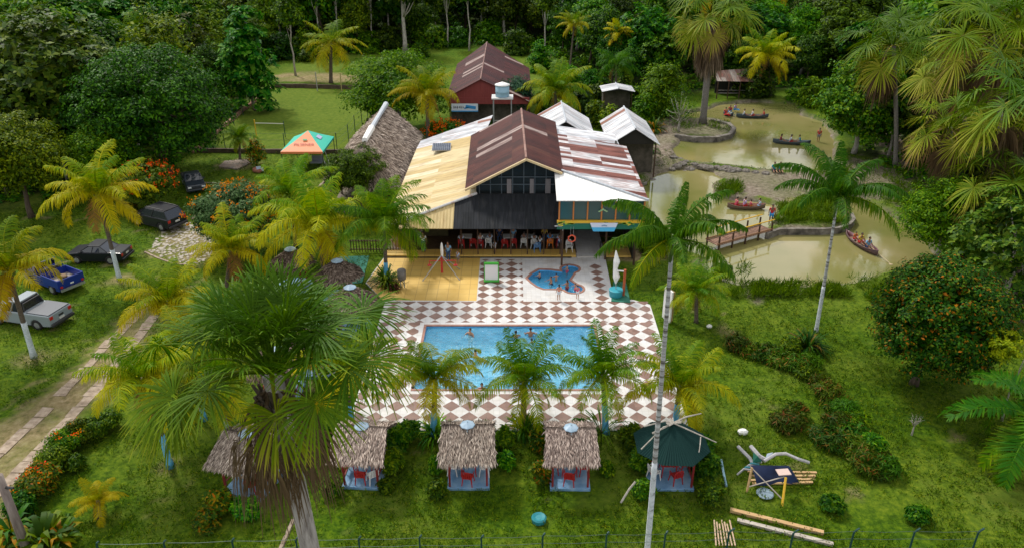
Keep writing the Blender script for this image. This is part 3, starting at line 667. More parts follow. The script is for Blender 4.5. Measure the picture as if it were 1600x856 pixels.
ds = MB(); n_ = len(DECK); ds.add([(x, y, 0) for x, y in DECK] + [(x, y, -.35) for x, y in DECK], [(i, i + n_, (i + 1) % n_ + n_, (i + 1) % n_) for i in range(n_)])
ds.build('deck_edge', nmat('concrete_edge', [(.22, .2, .18), (.42, .40, .37)], 4, .9), deck)
def clip(P, x0, y0, x1, y1):
    for ax, v, s in ((0, x0, 1), (0, x1, -1), (1, y0, 1), (1, y1, -1)):
        o = []
        for i in range(len(P)):
            a, b_ = P[i], P[(i + 1) % len(P)]; ia = s * (a[ax] - v) >= 0; ib = s * (b_[ax] - v) >= 0
            if ia: o.append(a)
            if ia != ib:
                t = (v - a[ax]) / (b_[ax] - a[ax]); o.append((a[0] + t * (b_[0] - a[0]), a[1] + t * (b_[1] - a[1])))
        P = o
        if len(P) < 3: return None
    return P
mb = MB(); g_ = .018
def diamonds(x0, y0, x1, y1, px_, py_):
    for i in range(int((x0 - px_) / dd) - 2, int((x1 - px_) / dd) + 2):
        for j in range(int((y0 - py_) / dd) - 2, int((y1 - py_) / dd) + 2):
            cx, cy = px_ + (i + .5) * dd, py_ + (j + .5) * dd; h = dd / 2 - g_
            P = clip([(cx - h, cy), (cx, cy - h), (cx + h, cy), (cx, cy + h)], x0, y0, x1, y1)
            if P: mb.add([(x, y, .004) for x, y in P], [tuple(range(len(P)))])
YP = 34.2
diamonds(-8.6, 32.65, 9.25, 35.85, -6.85, YP); diamonds(-8.6, 35.85, -6.0, 43.95, -6.85, YP); diamonds(5.75, 35.85, 9.3, 43.95, -6.85, YP)
diamonds(-8.65, 43.95, 9.35, 46.85, -3.56, YP); diamonds(-2.4, 46.85, .78, 53.7, -3.56, YP)
for j in range(6): 
    cy = YP + (12.5 + j) * dd + .55; cx = 6.28; h = dd / 2 - g_; mb.add([(cx - h, cy, .004), (cx, cy - h, .004), (cx + h, cy, .004), (cx, cy + h, .004)], [(0, 1, 2, 3)])
mb.build('brown_diamonds', BT, deck)
YF = [(-9.85, 54.0), (-10.5, 49.7), (-8.95, 47.05), (-2.45, 46.95), (-2.45, 54.0)]
mb = MB(); mb.add([(x, y, .008) for x, y in YF], [(0, 1, 2, 3, 4)]); mb.build('yellow_paving', YT, deck)
# pool basins with water
def pool_water_mat(name, tint, bump, milk=(.20, .66, .93)):
    m, n, b = _new(name); L = n.links; t = n.nodes.new('ShaderNodeTexCoord')
    q = n.nodes.new('ShaderNodeTexNoise'); q.inputs['Scale'].default_value = 2.2; q.inputs['Detail'].default_value = 3; q.inputs['Distortion'].default_value = 2.2; L.new(t.outputs['Object'], q.inputs['Vector'])
    bp = n.nodes.new('ShaderNodeBump'); bp.inputs['Strength'].default_value = bump; bp.inputs['Distance'].default_value = .22; L.new(q.outputs['Fac'], bp.inputs['Height'])
    tr = n.nodes.new('ShaderNodeBsdfTransparent'); tr.inputs[0].default_value = (*tint, 1); rf = n.nodes.new('ShaderNodeBsdfRefraction'); rf.inputs['Color'].default_value = (*tint, 1); rf.inputs['IOR'].default_value = 1.33; rf.inputs['Roughness'].default_value = 0
    gl = n.nodes.new('ShaderNodeBsdfGlossy'); gl.inputs['Roughness'].default_value = .12; fr = n.nodes.new('ShaderNodeFresnel'); fr.inputs['IOR'].default_value = 1.33
    df = n.nodes.new('ShaderNodeBsdfDiffuse'); df.inputs['Color'].default_value = (*milk, 1); md = n.nodes.new('ShaderNodeMixShader'); md.inputs[0].default_value = .34
    for q_ in (gl, fr, rf, df): L.new(bp.outputs[0], q_.inputs['Normal'])
    m0 = n.nodes.new('ShaderNodeMixShader'); m0.inputs[0].default_value = .3; L.new(tr.outputs[0], m0.inputs[1]); L.new(rf.outputs[0], m0.inputs[2])
    mi = n.nodes.new('ShaderNodeMixShader'); L.new(fr.outputs[0], mi.inputs[0]); L.new(m0.outputs[0], md.inputs[1]); L.new(df.outputs[0], md.inputs[2]); L.new(md.outputs[0], mi.inputs[1]); L.new(gl.outputs[0], mi.inputs[2]); L.new(mi.outputs[0], n.nodes['Material Output'].inputs['Surface'])
    return m
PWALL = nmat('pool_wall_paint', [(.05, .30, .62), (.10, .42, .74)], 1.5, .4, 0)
def basin(name, P, depth, cop, water, wz=-.13, tilem=None):
    if area(P) < 0: P = P[::-1]
    n = len(P); Q_ = offset(P, -cop) if cop else P
    r = MB(); Po = offset(P, .0)
    # coping ring a little above the deck, walls and floor
    r.add([(x, y, .03) for x, y in P] + [(x, y, .03) for x, y in Q_] + [(x, y, -.02) for x, y in P] + [(x, y, -.05) for x, y in Q_], [f for i in range(n) for f in ((i, (i + 1) % n, (i + 1) % n + n, i + n), (i, i + 2 * n, (i + 1) % n + 2 * n, (i + 1) % n), (i + n, (i + 1) % n + n, (i + 1) % n + 3 * n, i + 3 * n))])
    root = thing(name + '_basin', None, None, (0, 0, 0)); 
    root['kind'] = 'structure'
    r.build('coping', CT, root)
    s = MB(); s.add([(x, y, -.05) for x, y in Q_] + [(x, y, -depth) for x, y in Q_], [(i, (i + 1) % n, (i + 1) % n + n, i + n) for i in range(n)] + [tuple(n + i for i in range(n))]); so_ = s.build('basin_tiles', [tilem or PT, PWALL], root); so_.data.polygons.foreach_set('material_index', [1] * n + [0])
    wme = fill_holes('water', Q_, [], wz, water); link('water', wme, root)
    return root
PWM = pool_water_mat('pool_water', (.86, .97, 1.0), .9)
PT2 = tilemat('kid_pool_tiles', [(.10, .46, .72), (.18, .58, .80)], .14, (.2, .45, .6), rough=.3, dirtc=(.2, .5, .65), dirt=.6, nscale=2.2)
thing_fix = []
basin('pool', POOL, 1.45, .16, PWM); basin('wading_pool', KID, .55, .17, pool_water_mat('wading_water', (.6, .88, 1.0), .5, (.10, .42, .68)), tilem=PT2)
def wave_sheet():   # gently rippled surface of the big pool
    o = [x for x in bpy.data.objects if x.name.startswith('water')][0]
    nx_, ny_ = 150, 105; X, Y = np.meshgrid(np.linspace(-5.56, 5.29, nx_), np.linspace(36.31, 43.49, ny_))
    Z = -.13 + .09 * (vnoise(X + .4 * vnoise(X, Y, .5, 8), Y, .55, 21) - .5) + .03 * (vnoise(X, Y + X * .3, .3, 22) - .5) + .03 * (vnoise(X, Y, 1.4, 23) - .5)
    i = np.arange(nx_ * ny_).reshape(ny_, nx_); q = np.stack([i[:-1, :-1], i[:-1, 1:], i[1:, 1:], i[1:, :-1]], -1).reshape(-1, 4)
    me = npmesh('water', np.stack([X, Y, Z], -1).reshape(-1, 3), q, PWM); me.polygons.foreach_set('use_smooth', [True] * len(q)); o.data = me
wave_sheet()
# ------------------------------------------------------------------ buildings
YEL = sheetmat('yellow_sheets', [(.48, .37, .18), (.54, .44, .25), (.44, .33, .15), (.62, .55, .38)], [0, .3, .6, .85], rust=(.30, .19, .08), sy=3.2, sx=.95, grime=.35, rough=.5, period=.24, var=.2)
YELF = sheetmat('yellow_front_sheets', [(.44, .32, .13), (.48, .37, .18)], [0, .5], rust=(.36, .24, .10), sy=3.2, sx=.95, grime=.2, rough=.5, period=.24, along='Y', var=.18)
REDR = sheetmat('rusty_red_sheets', [(.040, .0085, .008), (.062, .014, .011), (.026, .007, .007), (.085, .027, .018), (.32, .25, .23)], [0, .3, .6, .84, .94], rust=(.055, .015, .011), sy=3.0, sx=.95, grime=.6, rough=.55, period=.24)
REDS = sheetmat('maroon_sheets', [(.040, .0085, .010), (.060, .013, .013), (.026, .007, .009), (.32, .25, .23)], [0, .35, .7, .93], rust=(.060, .018, .014), sy=2.6, sx=.9, grime=.55, rough=.55, period=.26)
GALV = sheetmat('patched_galvanised_sheets', [(.46, .46, .48), (.10, .028, .020), (.58, .58, .60), (.17, .055, .04), (.36, .37, .40)], [0, .22, .52, .68, .82], rust=(.22, .08, .06), sy=2.4, sx=.62, grime=.55, rough=.4, period=.24)
WHS = sheetmat('white_sheets', [(.72, .72, .71), (.66, .66, .66)], [0, .6], rust=(.5, .46, .40), sy=2.4, sx=.9, grime=.15, rough=.4, period=.24, along='Y', var=.1, cb=.4)
GAL2 = sheetmat('grey_galvanised_sheets', [(.48, .50, .54), (.60, .62, .66), (.40, .42, .46), (.22, .09, .06)], [0, .35, .7, .93], rust=(.20, .08, .05), sy=3.5, sx=.85, grime=.38, rough=.38, period=.24)
BLK = sheetmat('black_sheets', [(.016, .018, .021), (.020, .022, .026)], [0, .5], rust=(.035, .035, .035), sy=3.2, sx=.95, grime=.3, rough=.75, period=.2, along='Y', cb=.35, var=.3)
DGRN = mat('dark_green_metal', (.006, .028, .026), .8, spec=.12)
TIN = nmat('tin_ridge', [(.32, .36, .42), (.55, .58, .62)], 5, .4, .2)
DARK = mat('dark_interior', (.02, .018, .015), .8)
WOODD = nmat('dark_wood', [(.035, .02, .012), (.09, .05, .03)], 6, .7, .3, stretch=(1, 1, .2))
WOODB = nmat('plank_brown', [(.14, .07, .035), (.26, .14, .07)], 6, .7, .3)
ORW = mat('orange_paint', (.50, .17, .035), .5); YLW = mat('yellow_paint', (.66, .40, .03), .5); GRNP = mat('green_paint', (.012, .13, .085), .6)
GLASSD = mat('dark_glass', (.006, .010, .013), .25, spec=.25); GLASSG = mat('green_glass', (.02, .07, .07), .15, spec=.6)
GREYM = mat('grey_metal', (.35, .36, .38), .4, .4); WHITE = mat('white_paint', (.75, .75, .74), .5); WALLY = nmat('ochre_wall', [(.40, .30, .12), (.58, .45, .20)], 1.5, .8, .1)
A_ = PY(745, 303, 55.6); EZ = 3.0
rest = thing('restaurant', 'large open restaurant with rusty red gable roof, black canopy and cream side roofs', 'building', (0, 54, 0))
def rp(v): return (v[0], v[1] - 54, v[2])
def rslab(name, pts, m, th=.06, parent=None): return MB().slab([rp(p) for p in pts], th).build(name, m, parent or rest)
bx0, bx1 = -2.75, 3.72; BY = 55.6
fl = MB().box((-2.4, 1.75 + .6, .06), (14.9, 3.4, .12)); fl.box((-.5, 12, .05), (17.5, 16, .10)); fl.build('floor', nmat('dining_floor', [(.05, .03, .02), (.12, .08, .05)], 2, .5, .1), rest)
MB().box((-2.45, .62, .09), (14.8, 1.1, .18)).build('terrace_step', YT, rest)
MB().box((-2.6, .0, .02), (14.4, .14, .06)).build('drain', mat('drain_dark', (.02, .02, .018), .9), rest)
MB().box((6.1, 2.6, .05), (2.2, 5.2, .12)).build('walkway', WT, rest)
MB().box((8.25, 1.35, .07), (1.9, 2.6, .14)).build('side_terrace', YT, rest)
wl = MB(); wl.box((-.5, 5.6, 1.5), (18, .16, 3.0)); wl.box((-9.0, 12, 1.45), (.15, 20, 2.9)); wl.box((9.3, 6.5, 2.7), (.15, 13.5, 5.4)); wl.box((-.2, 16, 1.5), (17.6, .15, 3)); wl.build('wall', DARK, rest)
MB().box((-7.2, 4.0, 1.35), (4.0, .12, 2.5)).build('partition', nmat('dark_board', [(.05, .045, .02), (.10, .085, .035)], 3, .7, .1), rest)
# upper storey front under the big gable
gz0 = A_[2] - .1; ap = PY(822, 244, 55.5); le = PY(727, 293, 55.5); re = PY(878, 267, 55.5)
uw = MB(); P_ = [(bx0, gz0), (bx1, gz0), (bx1, re[2] - .12), (ap[0], ap[2] - .25), (bx0, le[2] + .15)]
uw.add([(x, BY + .35 - 54, z) for x, z in P_], [(0, 1, 2, 3, 4)]); uw.build('gable_window', GLASSD, rest)
gw = bpy.data.objects['gable_window']; mu = MB()
def ztop(x):
    return (ap[2] - .25) - (ap[2] - .25 - (le[2] + .15)) * (ap[0] - x) / (ap[0] - bx0) if x < ap[0] else (ap[2] - .25) - (ap[2] - re[2] - .13) * (x - ap[0]) / (bx1 - ap[0])
BLG = mat('blue_grey_frame', (.06, .08, .10), .6)
for k in range(8):
    x = bx0 + .25 + k * .85; mu.box((x, BY + .30 - 54, (gz0 + ztop(x)) / 2), (.07, .06, ztop(x) - gz0))
for z in (gz0 + .75, gz0 + 1.35): mu.box(((bx0 + bx1) / 2 + (.6 if z > gz0 + 1 else 0), BY + .28 - 54, z), (bx1 - bx0 - (2.2 if z > gz0 + 1 else .6), .06, .07))
mu.build('mullions', BLG, gw)
cu = MB()
for x, wd in ((-.35, .35), (1.4, .3), (2.6, .4)): 
    cu = MB()
    for k in range(4): cu.box((x + k * wd / 4, BY + .25 - 54, gz0 + .62), (wd / 5, .05 + .03 * (k % 2), 1.15))
    cu.build('curtain', mat('curtain_cloth', (.22, .20, .21), .9), gw)
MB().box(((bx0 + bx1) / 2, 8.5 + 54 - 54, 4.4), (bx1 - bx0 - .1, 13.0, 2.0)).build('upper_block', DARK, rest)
# roofs
g1 = (ap[0] - .2, 69.7, ap[2]); 
rslab('gable_roof', [(le[0], 55.2, le[2]), (ap[0], 55.0, ap[2]), (g1[0], g1[1], g1[2]), (le[0] - .25, 69.7, le[2])], REDR, .07)
rslab('gable_roof', [(re[0] + .1, 55.2, re[2] - .05), (ap[0], 55.0, ap[2]), (g1[0], g1[1], g1[2]), (re[0] + .25, 69.7, re[2] - .05)], REDR, .07)
f_ = MB()
for a, b_ in ((le, ap), (re, ap)): f_.tube([(a[0], 1.12 , a[2] - .1), (b_[0], .93, b_[2] - .1)], .11, 4)
f_.build('fascia', nmat('cream_fascia', [(.50, .36, .18), (.62, .50, .30)], 2, .6, .1), rest)
MB().tube([(ap[0], 1.0, ap[2] + .02), (g1[0], 15.7, g1[2] + .02)], .09, 6).build('ridge_cap', nmat('rusty_ridge', [(.16, .06, .045), (.34, .22, .18)], 2, .6, .2), rest)
rslab('side_roof', [(-9.5, 52.6, EZ), (-9.3, 72.6, EZ), (-3.0, 72.6, 4.55), (A_[0], BY, A_[2])], YEL)
rslab('side_roof', [(-9.35, 72.6, EZ - .05), (-9.2, 75.6, EZ - .05), (-2.0, 79.0, 4.7), (-2.6, 72.6, 4.6)], GAL2)
rslab('front_roof', [(-9.5, 52.6, EZ), (-4.35, 52.6, EZ), (-4.35, 54.95, 4.24)], YELF)
rslab('canopy', [(-4.35, 52.55, EZ), (3.85, 52.55, EZ), (3.72, BY, A_[2]), (A_[0], BY, A_[2]), (-4.35, 54.95, 4.24)], BLK)
MB().tube([rp((-9.45, 52.65, EZ + .06)), rp((A_[0], BY - .05, A_[2] + .06))], .10, 6).build('hip_cap', nmat('patched_hip', [(.45, .46, .48), (.6, .6, .6), (.35, .12, .08)], 1.3, .5, .1), rest)
RZ = 5.5
rslab('side_roof', [(9.8, 51.8, RZ), (9.97, 65.2, RZ), (3.9, 66, 6.45), (3.75, BY, 6.45)], GALV)
rslab('front_roof', [(3.2, 51.8, RZ), (9.8, 51.8, RZ), (3.75, BY, 6.45), (3.2, BY, 6.45)], WHS)
MB().tube([rp((9.8, 51.8, RZ + .06)), rp((3.75, BY, 6.52))], .09, 6).build('hip_cap', TIN, rest)
rslab('rear_roof', [(9.6, 65.4, 5.1), (9.6, 70.5, 5.1), (3.6, 70.5, 6.0), (3.6, 65.4, 6.0)], GAL2)
# two storeys beside the walkway
fy = 52.4 - 54
ub = thing_fix
wn = MB(); wn.box((6.55, fy + .12, 4.45), (6.3, .05, 1.5)); wn.build('window_band', GLASSG, rest)
wb = bpy.data.objects['window_band']; pf = MB()
for k in range(7): MB().box((3.45 + k * 1.03, fy + .05, 4.45), (.10, .12, 1.6)).build('window_post', ORW, wb)
bm_ = MB(); bm_.box((6.55, fy, 3.64), (6.5, .2, .19)); bm_.build('balcony_beam', YLW, rest)
bs = MB(); bs.box((6.55, fy - .02, 3.30), (6.5, .14, .47)); bs.build('green_fascia_board', GRNP, rest)
lf = MB(); rgx = random.Random(3)
for cx in (4.0, 7.2, 8.3):
    for k in range(9):
        a = rgx.uniform(-.5, .5); lf.box((cx + rgx.uniform(-.5, .5), fy - .12, 3.52 + rgx.uniform(-.12, .12)), (rgx.uniform(.2, .4), .03, .09), 0, k % 2, ry=a)
lf.build('painted_leaves', [mat('leaf_green_paint', (.12, .35, .04), .6), mat('leaf_yellow_paint', (.6, .5, .05), .6)], bs and bpy.data.objects['green_fascia_board'])
for x_, y_ in ((3.75, fy + .2), (7.15, fy + 1.3), (9.2, fy + .3)): MB().box((x_, y_, 1.58), (.14, .14, 3.16)).build('post', WOODD, rest)
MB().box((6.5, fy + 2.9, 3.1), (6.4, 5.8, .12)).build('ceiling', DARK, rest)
hg = MB()
hg.tube([(6.63, fy - .02, 4.72), (6.63, fy - .02, 4.52)], .03, 5)
for k in range(5): hg.ball((6.63 + (k - 2) * .13, fy - .06, 4.62 - abs(k - 2) * .08), (.09, .06, .06), n=6, k=4)
tag(hg.build('hanging_ornament', mat('pale_green', (.35, .55, .30), .6)), 'pale green leafy ornament hanging in front of the upper window band', 'ornament'); bpy.data.objects['hanging_ornament'].location = (0, 54, 0)
pp = MB()
for k in range(7): MB().box((-3.9 + k * 1.27, .25, 1.5), (.09, .09, 3.0)).build('canopy_post', WOODD, rest)
# striped wall lamp by the canopy corner
wlm = MB().tube([(3.35, 52.2, 3.35), (3.7, 52.35, 3.25), (3.75, 52.4, 2.9)], .035, 6).ball((3.25, 52.15, 3.38), (.16, .09, .05), n=8, k=4)
tag(wlm.build('wall_lamp', GREYM), 'small grey arm lamp fixed at the corner between black canopy and green fascia', 'lamp')
# banner, lifebuoy
bn = MB(); bn.slab([(5.55, 52.2, 3.62), (8.0, 52.2, 3.62), (7.65, 52.16, 2.95), (5.85, 52.16, 2.95)], .02); 
bt = thing('banner', 'white and light blue cloth banner hanging over the walkway entrance', 'banner', (0, 0, 0))
MB().slab([(5.70, 52.18, 3.62), (7.75, 52.18, 3.62), (7.62, 52.16, 3.28), (5.83, 52.16, 3.28)], .02).build('upper_cloth', mat('banner_white', (.62, .66, .80), .7), bt)
MB().slab([(5.83, 52.16, 3.28), (7.62, 52.16, 3.28), (7.50, 52.14, 2.96), (5.95, 52.14, 2.96)], .02).build('lower_cloth', mat('banner_blue', (.08, .42, .72), .7), bt)
MB().tube([(6.55, 52.13, 3.4), (6.75, 52.13, 3.46), (6.95, 52.13, 3.4)], .035, 5).build('emblem', mat('banner_mark', (.2, .3, .45), .7), bt)
lb = MB(); pts = [(.28 * math.cos(a), 0, .28 * math.sin(a)) for a in [R_(90 + 60 * k) for k in range(7)]]; lb.tube(pts, .06, 8)
lr = thing('lifebuoy', 'six sided orange red ring hanging on strings below the green fascia', 'ring', (4.42, 52.25, 2.35)); lb.build('ring', mat('ring_red', (.62, .10, .05), .5), lr, smooth=True)
MB().tube([(-.1, 0, .26), (-.1, .0, .95)], .012, 5).tube([(.1, 0, .26), (.1, .0, .95)], .012, 5).build('string', GREYM, lr)
# solar panel
def plane_z(x): return EZ + (4.6 - EZ) * (x + 9.4) / 6.5
sp0 = PZ(690, 234, 3.75); st = thing('solar_panel', 'tilted solar panel standing on the cream side roof', 'solar panel', (sp0[0], sp0[1], plane_z(sp0[0]) + .04), R_(2)); 
MB().box((0, 0, .27), (1.75, 1.7, .05), rx=.12).build('frame', GREYM, st); MB().box((0, -.005, .30), (1.66, 1.6, .03), rx=.12).build('cells', mat('solar_cells', (.010, .02, .05), .4, spec=.2), st)
gr = MB()
for k in range(9): gr.box((-.83 + .83 * 2 * (k + .5) / 9.5, -.01, .318), (.015, 1.58, .008), rx=.12)
for k in range(5): gr.box((0, -.62 + k * .31, .318 + math.sin(.12) * (-.62 + k * .31)), (1.64, .02, .008), rx=.12)
gr.build('cell_grid', mat('cell_lines', (.4, .45, .5), .4), st); MB().box((-.7, -.6, .12), (.05, .05, .24)).box((.7, -.6, .12), (.05, .05, .24)).box((-.7, .6, .15), (.05, .05, .3)).box((.7, .6, .15), (.05, .05, .3)).build('feet', GREYM, st)
# gable sheds
def gable(name, label, xl, xr, yf, yb, xm, zr, zel, zer, ml, mr=None, fwall=None, openw=True, over=.35, dyb=0, parts=None):
    t = thing(name, label, 'building', (xm, yf, 0)); q = lambda x, y, z: (x - xm, y - yf, z)
    MB().slab([q(xl, yf - over, zel), q(xm, yf - over, zr), q(xm, yb, zr), q(xl, yb - dyb, zel)], .05).build('roof', ml, t)
    MB().slab([q(xr, yf - over, zer), q(xm, yf - over, zr), q(xm, yb, zr), q(xr, yb - dyb, zer)], .05).build('roof', mr or ml, t)
    w_ = MB(); w_.box(q((xl + xr) / 2, (yf + yb - dyb) / 2 + .6, min(zel, zer) / 2 - .05), (abs(xr - xl) - .7, (yb - dyb - yf) - 1.4, min(zel, zer) - .15)); w_.build('wall', nmat('weathered_boards', [(.05, .045, .035), (.13, .11, .09)], 2, .9, .3), t)
    g_ = MB(); g_.add([q(xl + .3, yf, zel - .02), q(xr - .3, yf, zer - .02), q(xm, yf, zr - .12), q(xl + .3, yf + .06, zel - .02), q(xr - .3, yf + .06, zer - .02), q(xm, yf + .06, zr - .12)], [(0, 1, 2), (3, 5, 4), (0, 3, 4, 1), (1, 4, 5, 2), (2, 5, 3, 0)]); g_.build('gable_planks_or_shade', fwall or DARK, t)  # dark sheet paints the shade of an open gable; the barn gets planks
    p_ = MB(); 
    for x, z in ((xl + .35, zel), (xr - .35, zer)): MB().box(q(x, yf + .05, z / 2), (.12, .12, z)).build('post', WOODD, t)
    MB().tube([q(xm, yf - over, zr + .02), q(xm, yb, zr + .02)], .08, 6).build('ridge_cap', TIN if ml is not REDS else nmat('maroon_ridge', [(.10, .04, .035), (.30, .18, .15)], 1.5, .6), t)
    return t
gable('shed', 'grey and rust patched gable shed right behind the restaurant roof', 2.2, 8.2, 73.4, 81.2, 5.2, 5.6, 3.9, 3.8, GAL2)
s2 = gable('shed', 'pale grey gable shed between the restaurant and the pond bank', 9.4, 14.4, 73.0, 81.5, 11.9, 5.0, 3.4, 3.4, GAL2)
rbd = gable('red_barn', 'maroon roofed barn with red plank gable standing behind the restaurant', -7.6, 2.4, 89.2, 114, -3.6, 6.3, 4.2, 3.6, REDS, fwall=None, dyb=5)
MB().box((1.0, 0, 3.75), (9.2, .1, .75)).build('front_wall', nmat('red_planks', [(.17, .03, .03), (.26, .055, .05)], 5, .7, .2, stretch=(3, 1, .1)), rbd)
for ch in rbd.children:
    if ch.name.startswith('gable_planks_or_shade'): ch.data.materials[0] = MATS['red_planks']
b2 = thing('banner', 'white and blue banner stretched below the red plank gable', 'banner', (-5.5, 88.95, 3.0)); MB().box((0, 0, 0), (3.1, .04, .95)).build('cloth', mat('cloth_white', (.62, .68, .74), .7), b2)
mk = MB(); mk.box((.7, -.03, .08), (1.2, .03, .35), ry=.15); mk.box((.2, -.03, -.02), (.5, .03, .16), ry=-.2); mk.box((0, -.03, -.40), (3.1, .03, .12)); mk.build('blue_swoosh', mat('cloth_blue', (.04, .28, .62), .7), b2)
lt = MB()
for i, x in enumerate((-1.25, -1.05, -.85, -.6, -.42, -.2)): lt.box((x, -.03, .06), (.07, .03, .22 if i % 2 else .3)); lt.box((x + .05, -.032, .06), (.12, .03, .05))
lt.build('dark_marks', mat('mark_dark', (.05, .06, .10), .7), b2)
gable('lean_to', 'small pale roof showing among the trees behind the grey sheds', 11.4, 15.6, 98, 101, 13.5, 3.3, 2.9, 2.9, GAL2)
# shack beyond the pond
BRN = sheetmat('weathered_brown_sheets', [(.14, .10, .085), (.26, .23, .21), (.10, .05, .04)], [0, .45, .8], sy=2.5, sx=.9, grime=.6, rough=.7, along='Y')
sk = thing('shack', 'low weathered shack with sagging brown roof on the far pond bank', 'building', PZ(1150, 152)); 
skx, sky_ = PZ(1150, 152)[:2]
def sq(px, py, z): p = PZ(px, py, z); return (p[0] - skx, p[1] - sky_, z)
MB().slab([sq(1120, 127, 2.4), sq(1182, 128, 2.4), sq(1178, 107, 3.3), sq(1118, 111, 3.3)], .06).build('roof', BRN, sk)
mb = MB(); mb.box((0, 2.2, 1.2), (5.0, .1, 2.3)); mb.build('wall', DARK, sk); mb = MB()
for px in (1123, 1140, 1158, 1178): p = sq(px, 128, 2.4); MB().box((p[0], p[1] + .2, 1.15), (.12, .12, 2.3)).build('post', WOODD, sk)
MB().box((0, -.1, .55), (5.2, .08, .10)).box((0, -.1, .95), (5.2, .08, .08)).build('rail', BARK['grey'], sk)
# water tank
tk = PY(785, 152, 86); st = thing('tank_stand', 'grey steel stand carrying the round water tank', 'stand', (tk[0], 86, 0)); z = tk[2]
MB().box((0, 0, z), (2.4, 2.0, .14)).build('platform', mat('platform_grey', (.5, .5, .5), .6), st); mb = MB()
for x, y in ((-1, -.8), (1, -.8), (-1, .8), (1, .8)): mb = MB().box((x, y, z / 2), (.12, .12, z)); mb.build('leg', GREYM, st)
MB().box((0, -.8, z * .5), (2, .05, .08)).box((0, -.8, z * .22), (2, .05, .08)).build('brace', GREYM, st)
wt = thing('water_tank', 'round pale blue water tank with white lid on the steel stand', 'water tank', (tk[0], 86, z + .07)); MB().lathe([(.74, 0), (.78, .1), (.76, .5), (.80, .55), (.76, .6), (.78, 1.25)], n=24).build('tank_body', mat('tank_blue', (.24, .40, .50), .45), wt, smooth=True)
MB().lathe([(.84, 1.25), (.84, 1.33), (.3, 1.52), (.12, 1.54), (.12, 1.6)], n=24).build('lid', WHITE, wt, smooth=True)

# ------------------------------------------------------------------ thatch
THM = leafmat('thatch_straw', [(.13, .10, .085), (.29, .235, .205), (.43, .36, .31), (.58, .50, .44)], pos=[0, .4, .75, 1], rough=.9, trans=.05, valvar=.12, huevar=.01)
THD = leafmat('thatch_straw_dark', [(.07, .052, .045), (.15, .115, .095), (.23, .18, .15), (.33, .27, .23)], pos=[0, .4, .75, 1], rough=.9, trans=.05, valvar=.1, huevar=.01)
def thatch_quads(rng, corners, n, L, W, lift=.06):
    """straw strips over the quad (eave a, eave b, ridge b, ridge a), combed down the slope"""
    a, b_, c, d = [np.array(v, float) for v in corners]; u = rng.random((n, 1)); v = rng.random((n, 1)) ** .9
    P = (a * (1 - u) + b_ * u) * (1 - v) + (d * (1 - u) + c * u) * v
    dn = unit(((a * (1 - u) + b_ * u) - (d * (1 - u) + c * u))); N = np.cross(unit(b_ - a), unit(d - a)); N = N if N[2] > 0 else -N
    A = unit(dn + rng.normal(size=(n, 3)) * .22 + N * rng.uniform(-.05, .12, (n, 1))); Nn = unit(N + rng.normal(size=(n, 3)) * .35)
    P = P + N * rng.uniform(0, lift, (n, 1)); Ls = L * rng.uniform(.5, 1.3, n); return leaf_quads(P, A, Nn, Ls, Ls * W / L, .1)
THUNDER = mat('thatch_base', (.07, .052, .042), .95)
def thatch_roof(parent, faces, n_per, L, W, m, seed, name='thatch'):
    rng = np.random.default_rng(seed); Vs = []; Qs = []; o = 0; base = MB()
    for f in faces:
        ar = np.linalg.norm(np.cross(np.array(f[1]) - np.array(f[0]), np.array(f[3]) - np.array(f[0])))
        V, Q = thatch_quads(rng, f, int(ar * n_per), L, W); Vs.append(V); Qs.append(Q + o); o += len(V); base.slab(f if tuple(f[2]) != tuple(f[3]) else f[:3], .10)
    base.build('roof_base', THUNDER, parent); return link(name, npmesh(name, np.vstack(Vs), np.vstack(Qs), m), parent)
lh = thing('thatched_hall', 'long thatched hall with a tin ridge cap beside the cream side roof', 'building', (-13, 63, 0))
fc = [[(-3.5, 0, 2.5), (-3.5, 16, 2.5), (0, 16, 5.7), (0, .8, 5.7)], [(3.4, 0, 2.5), (3.4, 16.6, 2.5), (0, 16, 5.7), (0, .8, 5.7)], [(-3.5, 0, 2.5), (3.4, 0, 2.5), (0, .8, 5.7), (0, .8, 5.7)], [(-3.5, 16, 2.5), (3.4, 16.6, 2.5), (0, 16, 5.7), (0, 16, 5.7)]]
thatch_roof(lh, fc, 130, .55, .07, THM, 31)
mb = MB()
for x in (-2.9, 2.9):
    for y in (.8, 5, 10, 15): MB().box((x, y, 1.25), (.14, .14, 2.5)).build('post', WOODD, lh)
MB().box((0, 8, .02), (6.4, 15.4, .12)).build('floor', nmat('hall_floor', [(.10, .08, .06), (.2, .16, .12)], 2), lh)
rc = MB().tube([(0, 3.2, 5.74), (0, 7.0, 5.80)], [.26, .32], 8); rc.build('ridge_cap', WHITE, lh); MB().tube([(0, 6.9, 5.80), (0, 12.0, 5.82), (0, 16.1, 5.82)], [.24, .22, .28], 8).build('ridge_cap', TIN, lh)

